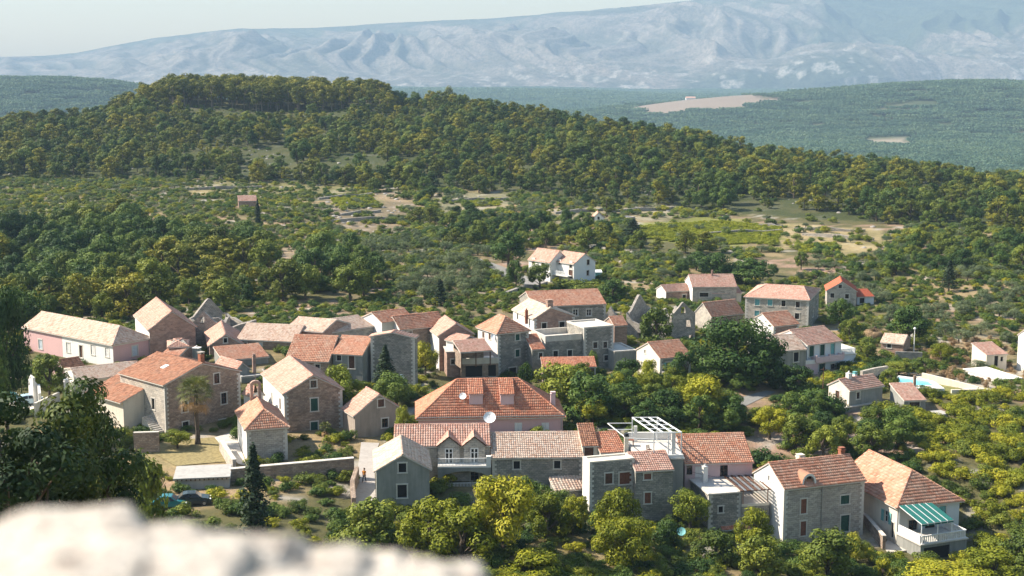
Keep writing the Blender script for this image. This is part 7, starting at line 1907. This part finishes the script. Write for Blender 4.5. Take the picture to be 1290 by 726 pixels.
g = Vector(hit(1102, 428)); palm2 = empty('palm_tree', 'squat half dead palm with grey drooping fronds above the cottage', 'palm tree', g)
palm_parts(palm2, 2.6, .35, 2.3, 14, 34, 31, LF_PALM, LF_DRY)
g = Vector(hit(410, 556)); palm3 = empty('palm_tree', 'small young palm in the garden before the three windowed gable', 'palm tree', g)
palm_parts(palm3, 1.5, .16, .8, 16, 8, 51, LF_PALM, LF_PALMDRY)

# ------------------------------------------------------------------ plants by the hundred
def blocked(x, y, m=.8):
    r = np.zeros(x.shape, bool)
    for ox, oy, ux, uy, W, D in FOOT:
        a = (x - ox) * ux + (y - oy) * uy; b = -(x - ox) * uy + (y - oy) * ux
        r |= (a > -m) & (a < W + m) & (b > -m) & (b < D + m)
    return r
CLEAR = [[(438, 650), (444, 575), (452, 555), (480, 555), (476, 600), (478, 650)], [(160, 560), (275, 548), (296, 545), (300, 560), (316, 590), (285, 592), (220, 594), (165, 590)], [(1118, 493), (1122, 470), (1150, 470), (1255, 492), (1255, 498), (1190, 494)],
         [(590, 325), (610, 325), (695, 356), (668, 366)], [(900, 512), (935, 496), (990, 492), (985, 502), (930, 524)], [(-10, 500), (80, 498), (80, 520), (-10, 520)], [(190, 628), (262, 628), (262, 650), (190, 650)]]
def candidates(n, y0, y1, seed, mind, pxr=(-160, 1450)):
    rg = np.random.default_rng(seed)
    y = np.sqrt(y0 ** 2 + (y1 ** 2 - y0 ** 2) * rg.random(n))
    px = pxr[0] + (pxr[1] - pxr[0]) * rg.random(n)
    x = (px - 645) / FPX * (y * CP + 8)
    cell, keep = {}, []
    md = mind if np.ndim(mind) else np.full(n, mind)
    c = float(np.max(md))
    for i in range(n):
        k = (int(x[i] // c), int(y[i] // c)); ok = True
        for a in (-1, 0, 1):
            for b in (-1, 0, 1):
                for j in cell.get((k[0] + a, k[1] + b), ()):
                    if (x[i] - x[j]) ** 2 + (y[i] - y[j]) ** 2 < md[i] ** 2: ok = False; break
                if not ok: break
            if not ok: break
        if ok: cell.setdefault(k, []).append(i); keep.append(i)
    x, y = x[keep], y[keep]
    z = ground_z(x, y); px, py = project(x, y, z)
    return x, y, z, px, py, rg
def clear(px, py, x, y, m=.8):
    r = blocked(x, y, m)
    for c in CLEAR: r |= in_poly(px, py, c)
    return ~r
STUFF = {}
def emit(which, x, y, z, h, w, keys, rg, name, label, cat, group, nmax, label_of=None):
    """the nmax that show largest become objects of their own, the rest go to one object of kind stuff."""
    order = np.argsort(-h / y)
    for k, i in enumerate(order):
        key = keys[int(rg.integers(0, len(keys)))]
        if k < nmax:
            plant(name, key, label if label_of is None else label_of(i, key), cat, (x[i], y[i], z[i] - .05), h[i], w[i] / WID[key], group=group, single=h[i] / y[i] * FPX < 26)
        else:
            STUFF.setdefault(which, []).append((x[i], y[i], z[i] - .05, w[i] / WID[key], h[i], key))
# 1. pine wood on the hill
x, y, z, px, py, rg = candidates(34000, 385, 1080, 1, 4.2)
yf = np.interp(x, FX, FY); yt = np.interp(x, HX, HYT)
u_ = (y - yf) / (yt - yf)
gap = fbm(x / 38, y / 38, 201, 3)
vine = in_poly(px, py, [(795, 272), (1000, 262), (1125, 285), (1140, 330), (985, 325), (880, 318), (795, 305)])
clearing = (px > 135) & (px < 440) & (u_ > .68) & (u_ < .86) & (gap > .47)
lowclear = in_poly(px, py, [(300, 190), (360, 178), (375, 215), (310, 218)])
m = (y > yf) & ~vine & ~clearing & ~lowclear & (gap > .25) & (y < yt + 130)
grove = (px > 140) & (px < 492) & (u_ > .84) & (y < yt + 70)
x_, y_, z_ = x[m], y[m], z[m]; g_ = grove[m]
pxm_ = px[m]
h_ = np.where(g_, (10.5 + 4.5 * rg.random(len(x_))) * (1.02 - .35 * np.abs((pxm_ - 318) / 178) ** 3) + 1.5 * (fbm(x_ / 18, y_ / 18, 205, 2) - .5), 3.6 + 5.4 * rg.random(len(x_)) ** 1.6 + 4.0 * (fbm(x_ / 30, y_ / 30, 203, 2) - .5))
for sel, keys, nm, lb, gr, nmx in ((~g_, ['pine', 'pine', 'pine', 'pine_green', 'pine_green', 'mid', 'oak'], 'woodland_tree', 'bushy gold green tree in the pine wood covering the long hill', 'trees of the hillside wood', 215), (g_, ['tall_pine'], 'pine_tree', 'tall pine of the dense grove crowning the hilltop', 'tall pines of the hilltop grove', 75)):
    xs, ys, zs, hs = x_[sel], y_[sel], z_[sel], h_[sel]
    emit('forest', xs, ys, zs, hs, hs * (.90 if 'tall_pine' not in keys else .62) * (.9 + .3 * rg.random(len(hs))), keys, rg, nm, lb, 'tree', gr, nmx)
# 2. trees of the valley
x, y, z, px, py, rg = candidates(15000, 238, 600, 2, 4.6)
yf = np.interp(x, FX, FY)
dn = fbm(x / 30, y / 30, 211, 3)
left = in_poly(px, py, [(-200, 292), (100, 290), (180, 282), (300, 312), (420, 318), (480, 338), (478, 372), (440, 382), (330, 385), (280, 400), (60, 410), (30, 440), (-200, 470)])
mid_ = in_poly(px, py, [(500, 250), (640, 240), (880, 262), (900, 330), (1000, 345), (1000, 352), (780, 345), (700, 320), (600, 318), (480, 300)])
topstrip = (y < yf) & (py < 245) & (px > 440) & (px < 900)
right = in_poly(px, py, [(990, 300), (1290, 300), (1460, 330), (1460, 345), (1180, 345), (1010, 350)])
pick = (left & (dn > .33)) | (mid_ & (dn > .47)) | (topstrip & (dn > .42)) | (right & (dn > .40))
pick &= (y < yf + 4) & ~vine[:0].any() if False else (y < yf + 4)
pick &= ~in_poly(px, py, [(795, 272), (1000, 262), (1125, 285), (1140, 330), (985, 325), (880, 318), (795, 305)])
pick &= ~in_poly(px, py, [(330, 295), (400, 300), (395, 350), (340, 345)]) | (dn > .6)
GLADES = [[(402, 246), (500, 243), (530, 262), (515, 292), (430, 294)], [(545, 244), (645, 242), (645, 266), (552, 268)], [(335, 298), (395, 300), (398, 352), (340, 350)], [(690, 262), (860, 258), (850, 278), (700, 284)]]
glade = np.zeros(len(x), bool)
for g_ in GLADES: glade |= in_poly(px, py, g_)
pick &= ~glade | (rg.random(len(x)) < .08)
pick &= clear(px, py, x, y, 2.5)
xs, ys, zs = x[pick], y[pick], z[pick]; L_f = left[pick]
big_ = fbm(xs / 24, ys / 24, 215, 2)
hs = np.where(L_f, 3.4 + 5.0 * rg.random(len(xs)) ** 1.2 + 5.0 * np.clip(big_ - .42, 0, .4), 2.6 + 4.4 * rg.random(len(xs)) ** 1.4)
q = np.clip(.5 * rg.random(len(xs)) + 1.6 * (fbm(xs / 34, ys / 34, 217, 2) - .34), 0, .999)
for sel, keys, nm, lb, gr, nmx in ((q < .45, ['oak'], 'broadleaf_tree', 'dark green broadleaf tree in the belt of woods behind the village', 'dark trees of the valley', 90), ((q >= .45) & (q < .80), ['mid'], 'broadleaf_tree', 'mid green broadleaf tree in the belt of woods behind the village', 'green trees of the valley', 70), (q >= .80, ['pine'], 'young_pine', 'gold green young pine among the broadleaf woods behind the village', 'young pines of the valley', 70)):
    emit('woodland', xs[sel], ys[sel], zs[sel], hs[sel], hs[sel] * (.85 + .4 * rg.random(sel.sum())), keys, rg, nm, lb, 'tree', gr, nmx)
# 3. olives in their groves
x, y, z, px, py, rg = candidates(9000, 225, 430, 3, 3.6)
og = in_poly(px, py, [(420, 302), (560, 300), (650, 330), (660, 368), (600, 392), (480, 390), (470, 340)]) | in_poly(px, py, [(1000, 352), (1460, 345), (1460, 432), (1200, 436), (1090, 400), (1085, 385), (1000, 356)])
og &= (fbm(x / 16, y / 16, 221, 2) > .40) & clear(px, py, x, y, 2)
xs, ys, zs = x[og], y[og], z[og]; hs = 2.0 + 1.7 * rg.random(len(xs))
emit('scrub', xs, ys, zs, hs, hs * 1.35, ['olive'], rg, 'olive_tree', 'grey green olive tree in the olive terraces behind and right of the village', 'tree', 'olives of the terraces', 160)
# 4. scrub of the fields
x, y, z, px, py, rg = candidates(42000, 225, 640, 4, 1.95)
yf = np.interp(x, FX, FY); dn = fbm(x / 22, y / 22, 231, 4)
strip = (px > -200) & (px < 470) & (py < 292) & (y < yf + 6)
field = (y < yf + 3) & ~((py > 352) & (y < 345))
bare = in_poly(px, py, [(225, 231), (300, 227), (440, 236), (440, 246), (330, 247), (240, 245)]) | in_poly(px, py, [(795, 278), (1000, 268), (1125, 288), (1125, 322), (985, 318), (880, 312), (795, 303)])
glade = np.zeros(len(x), bool)
for g_ in GLADES: glade |= in_poly(px, py, g_)
bare |= glade & (fbm(x / 7, y / 7, 233, 2) > .40)
pick = (strip & (dn > .30) | field & (dn > .34)) & (~bare | (rg.random(len(x)) < np.where(px < 400, .42, np.where(px > 985, .28, .10)))) & clear(px, py, x, y, 1.5)
xs, ys, zs = x[pick], y[pick], z[pick]; st = strip[pick]
hs = np.where(st, .9 + 1.3 * rg.random(len(xs)), 1.0 + 1.6 * rg.random(len(xs)))
emit('scrub', xs, ys, zs, hs, hs * (1.4 + .8 * rg.random(len(hs))), ['shrub', 'shrub', 'shrub_mid', 'shrub_yellow', 'olive'], rg, 'shrub', 'low grey green shrub in the scrubby fields beyond the village', 'shrub', 'shrubs of the fields', 90)
# hillside clearings and the undergrowth of the wood
x, y, z, px, py, rg = candidates(16000, 400, 840, 5, 3.0)
yf = np.interp(x, FX, FY); yt = np.interp(x, HX, HYT); u_ = (y - yf) / (yt - yf); gap = fbm(x / 38, y / 38, 201, 3)
cl_ = (px > 135) & (px < 440) & (u_ > .68) & (u_ < .86) & (gap > .45) | (in_poly(px, py, [(300, 190), (360, 178), (375, 215), (310, 218)]) & (rg.random(len(x)) > .5)) | ((y > yf) & (rg.random(len(x)) < .25))
hs = .8 + 1.2 * rg.random(cl_.sum())
emit('scrub', x[cl_], y[cl_], z[cl_], hs, hs * 1.9, ['shrub', 'shrub_mid'], rg, 'shrub', '', 'shrub', None, 0)
# 5. the vineyards
def rows_of(poly, seed, sp, along, label, ang):
    P = [hit(*p) for p in poly]
    xs = np.array([p.x for p in P]); ys = np.array([p.y for p in P])
    rg = np.random.default_rng(seed); ca, sa = math.cos(ang), math.sin(ang)
    cx, cy_ = xs.mean(), ys.mean(); R = max(np.ptp(xs), np.ptp(ys))
    out = []
    for i in np.arange(-R, R, sp):
        for j in np.arange(-R, R, along):
            X, Y = cx + ca * j - sa * i, cy_ + sa * j + ca * i
            out.append((X + rg.normal() * .15, Y + rg.normal() * .15))
    out = np.array(out); z = ground_z(out[:, 0], out[:, 1]); px, py = project(out[:, 0], out[:, 1], z)
    m = in_poly(px, py, poly) & (rg.random(len(out)) > .08)
    o = out[m]; n = len(o); hs = .9 + .4 * rg.random(n)
    vk = rg.integers(0, 3, n)
    return stuff_scatter('vine', label, [p[2] for p in PLANTS['vine_row']], np.column_stack([o, z[m] - .03]), rg.random(n) * 6.28, hs * 1.0, vk, .8)
rows_of([(800, 286), (905, 279), (985, 286), (980, 308), (880, 309), (805, 301)], 21, 2.5, .8, 'yellow green vines in rows on the far vineyard terrace', .35)
rows_of([(1000, 308), (1055, 306), (1060, 318), (1010, 320)], 22, 2.4, 1.2, 'short rows of vines below the dry terraces', .35)
rows_of([(412, 247), (468, 245), (478, 262), (422, 262)], 23, 2.4, 1.2, 'small bright vineyard among stones in the far fields', .2)
rows_of([(575, 252), (630, 250), (632, 260), (585, 262)], 24, 2.4, 1.2, 'bright strip of vines before the dark wood', .2)
# 6. maquis on the right hand slope and green between the houses
x, y, z, px, py, rg = candidates(20000, 118, 345, 6, 1.5)
maq = in_poly(px, py, [(1110, 500), (1200, 500), (1300, 492), (1470, 495), (1470, 760), (1222, 740), (1222, 660), (1215, 620), (1150, 580), (1130, 545)])
dn = fbm(x / 9, y / 9, 241, 3)
m = maq & clear(px, py, x, y, 1.2)
xs, ys, zs = x[m], y[m], z[m]; hs = .9 + 1.5 * rg.random(len(xs)) * (.5 + dn[m])
emit('maquis', xs, ys, zs, hs, hs * (1.6 + .5 * rg.random(len(hs))), ['shrub_yellow', 'shrub_yellow', 'shrub_lime', 'shrub_mid', 'shrub_yellow'], rg, 'shrub', 'sunlit yellow green shrub on the overgrown slope right of the village', 'shrub', 'shrubs of the overgrown right slope', 60)
gard = (py > 352) & ~maq & clear(px, py, x, y, .7) & (dn > .30)
dryz = in_poly(px, py, [(1090, 436), (1255, 425), (1295, 470), (1295, 500), (1180, 494), (1120, 470)])
grassy = gard & dryz & (rg.random(len(x)) > .35)
o_ = np.column_stack([x, y, z])[grassy]; n = len(o_)
stuff_scatter('dry_grass', 'pale dry grass and seed heads on the gardens right of the pool', [p[2] for p in PLANTS['dry']], o_, rg.random(n) * 6.28, .7 + .6 * rg.random(n), rg.integers(0, 3, n), 1.1)
m = gard & ~grassy
front = (py > 640) | (px > 690) & (py > 440)
hs = np.where(front[m], .8 + 1.2 * rg.random(m.sum()), .6 + 1.2 * rg.random(m.sum()))
emit('garden_green', x[m], y[m], z[m], hs, hs * 1.9, ['shrub_mid', 'shrub_dark', 'shrub_dark', 'shrub_mid', 'shrub_yellow'], rg, 'shrub', 'low shrub filling the gardens between the stone houses', 'shrub', 'shrubs of the village gardens', 60)
# small trees in the shady gardens of the right half
x, y, z, px, py, rg = candidates(6000, 150, 260, 8, 3.1)
sg = in_poly(px, py, [(690, 478), (790, 492), (800, 478), (1000, 482), (1040, 540), (1135, 548), (1135, 578), (1000, 572), (930, 546), (860, 549), (720, 536)]) & clear(px, py, x, y, 1.6) & (fbm(x / 12, y / 12, 271, 2) > .28)
hs = 2.8 + 2.4 * rg.random(sg.sum())
emit('garden_green', x[sg], y[sg], z[sg], hs, hs * 1.15, ['oak', 'oak', 'mid', 'mid', 'yellow'], rg, 'broadleaf_tree', 'small leafy tree in the shady gardens right of the dormered pink house', 'tree', 'small trees of the shady gardens', 60)
# slope below the castle, in front of the first houses
x, y, z, px, py, rg = candidates(2600, 70, 150, 7, 2.4)
m = (py > 700) & (px > 560) & clear(px, py, x, y, 1.2)
hs = .8 + .8 * rg.random(m.sum())
emit('garden_green', x[m], y[m], z[m], hs, hs * 1.9, ['shrub_mid', 'shrub_yellow'], rg, 'shrub', '', 'shrub', None, 0)
LAB = {'forest': 'gold green pine wood covering the rest of the long hill', 'woodland': 'mixed woods of the valley behind the village', 'scrub': 'low scrub, olives and bushes of the valley fields', 'maquis': 'yellow green maquis on the overgrown slope at the right', 'garden_green': 'low garden greenery between the houses'}
for nm, L in STUFF.items():
    meshes, lut = [], {}
    for key in sorted(set(r[5] for r in L)):
        lut[key] = (len(meshes), len(PLANTS[key])); meshes += [p[2] for p in PLANTS[key]]
    P = np.array([r[:3] for r in L]); rg = np.random.default_rng(len(L))
    var = np.array([lut[r[5]][0] + int(rg.integers(0, lut[r[5]][1])) for r in L])
    w = np.array([r[3] for r in L]); h = np.array([r[4] for r in L])
    stuff_scatter(nm, LAB[nm], meshes, P, rg.random(len(L)) * 6.283, w, var, h / w)
# 7. the far plain's woods
rg = np.random.default_rng(77)
n = 26000
y = np.where(rg.random(n) < .5, np.exp(np.log(1180) + (np.log(7300) - np.log(1180)) * rg.random(n)), np.sqrt(1180 ** 2 + (7300 ** 2 - 1180 ** 2) * rg.random(n))); px0 = -120 + 1530 * rg.random(n)
x = (px0 - 645) / FPX * (y * CP + 10); z = ground_z(x, y)
bare = (np.exp(-(((x - 420) / 190) ** 2 + ((y - 3200) / 240) ** 2)) + (fbm(x / 60, y / 60, 71, 3) - .5) * .7 > .40) | (np.exp(-(((x - 610) / 48) ** 2 + ((y - 2320) / 120) ** 2)) > .45)
dn = fbm(x / 260, y / 260, 251, 3)
vis = project(x, y, z + 8)[1] < 232
m = ~bare & (dn > .2) & vis
n = m.sum()
stuff_scatter('far_woods', 'haze tinted blue green woods of the far plain', WOOD_PATCH, np.column_stack([x, y, z])[m], rg.random(n) * 6.28, np.clip(y[m] / 3200, .8, 1.6) * (.8 + .4 * rg.random(n)), rg.integers(0, 3, n), .9)
# far field houses on the plain
for px_, Y_, l in ((870, 3350, 'tiny white house on the bare pink hill of the plain'),):
    X = (px_ - 645) / FPX * (Y_ * CP + 10); e = empty('house', l, 'house', (X, Y_, gz(X, Y_)))
    mb = MB(); mb.box((0, 0, -1), 22, 12, 8); obj('wall', mb.mesh('wall', [PL_WHITE_AND_SUNLIT]), e)
    mb = MB(); mb.hexa([(-11.5, -6.5, 7), (11.5, -6.5, 7), (11.5, 6.5, 7), (-11.5, 6.5, 7)], [(-11, -.2, 10), (11, -.2, 10), (11, .2, 10), (-11, .2, 10)]); obj('roof', mb.mesh('roof', [TILE_PINK]), e)
# grey limestone boulders of the fields
rock_mat = stone_mat('boulder', (0.27, 0.255, 0.235), (0.36, 0.34, 0.31), (0.22, 0.21, 0.19), w=2, h=2, distort=.6)
rocks = []
for s_ in range(3):
    n_, m_ = 9, 6; V, F = [], []
    for j in range(m_ + 1):
        for i in range(n_):
            ph, th = math.pi * j / m_, 2 * math.pi * i / n_
            d = (math.sin(ph) * math.cos(th), math.sin(ph) * math.sin(th), math.cos(ph)); k = .65 + .6 * float(vnoise(d[0] * 1.7 + s_ * 7, d[1] * 1.7 + d[2] * 1.9, 300 + s_))
            V.append((d[0] * k, d[1] * k, d[2] * k * .6))
    for j in range(m_):
        for i in range(n_): F.append((j * n_ + i, (j + 1) * n_ + i, (j + 1) * n_ + (i + 1) % n_, j * n_ + (i + 1) % n_))
    rocks.append(np_mesh('rock', np.array(V), np.array(F), [rock_mat], uv=np.array(V)[:, :2]))
x, y, z, px, py, rg = candidates(7000, 300, 720, 9, 2.0)
rk = fbm(x / 26, y / 26, 261, 3)
m = (rk > .66) & (py > 205) & (py < 345) & clear(px, py, x, y, 2) | in_poly(px, py, [(545, 246), (605, 244), (610, 262), (560, 264)]) | in_poly(px, py, [(425, 272), (480, 266), (500, 288), (440, 292)]) & (rk > .4) | in_poly(px, py, [(345, 300), (390, 305), (385, 345), (350, 340)]) & (rk > .45) | in_poly(px, py, [(402, 246), (500, 243), (530, 262), (515, 292), (430, 294)]) & (rk > .38) | in_poly(px, py, [(690, 262), (860, 258), (850, 278), (700, 284)]) & (rk > .56) | in_poly(px, py, [(310, 190), (360, 182), (370, 210), (320, 212)]) & (rk > .42)
n = m.sum()
stuff_scatter('rubble', 'grey limestone boulders and rubble heaps of the far fields', rocks, np.column_stack([x, y, z - .1])[m], rg.random(n) * 6.28, .35 + .75 * rg.random(n) ** 2, rg.integers(0, 3, n), 1.0)

# ------------------------------------------------------------------ the air
mb = MB()
mb.hexa([(-6500, -120, -104), (6500, -120, -104), (6500, 11000, -104), (-6500, 11000, -104)], [(-6500, -120, 760), (6500, -120, 760), (6500, 11000, 760), (-6500, 11000, 760)])
hm = bpy.data.materials.new('haze'); hm.use_nodes = True; ht_ = hm.node_tree
for n_ in list(ht_.nodes):
    if n_.type == 'BSDF_PRINCIPLED': ht_.nodes.remove(n_)
pv = ht_.nodes.new('ShaderNodeVolumePrincipled')
pv.inputs['Color'].default_value = (0.46, 0.67, 0.90, 1.0)
pv.inputs['Density'].default_value = 0.000098
pv.inputs['Anisotropy'].default_value = 0.0
ht_.links.new(pv.outputs['Volume'], ht_.nodes['Material Output'].inputs['Volume'])
haze = obj('haze', mb.mesh('haze', [hm]), kind='stuff')
haze['label'] = 'thin blue air between the village and the mountain'
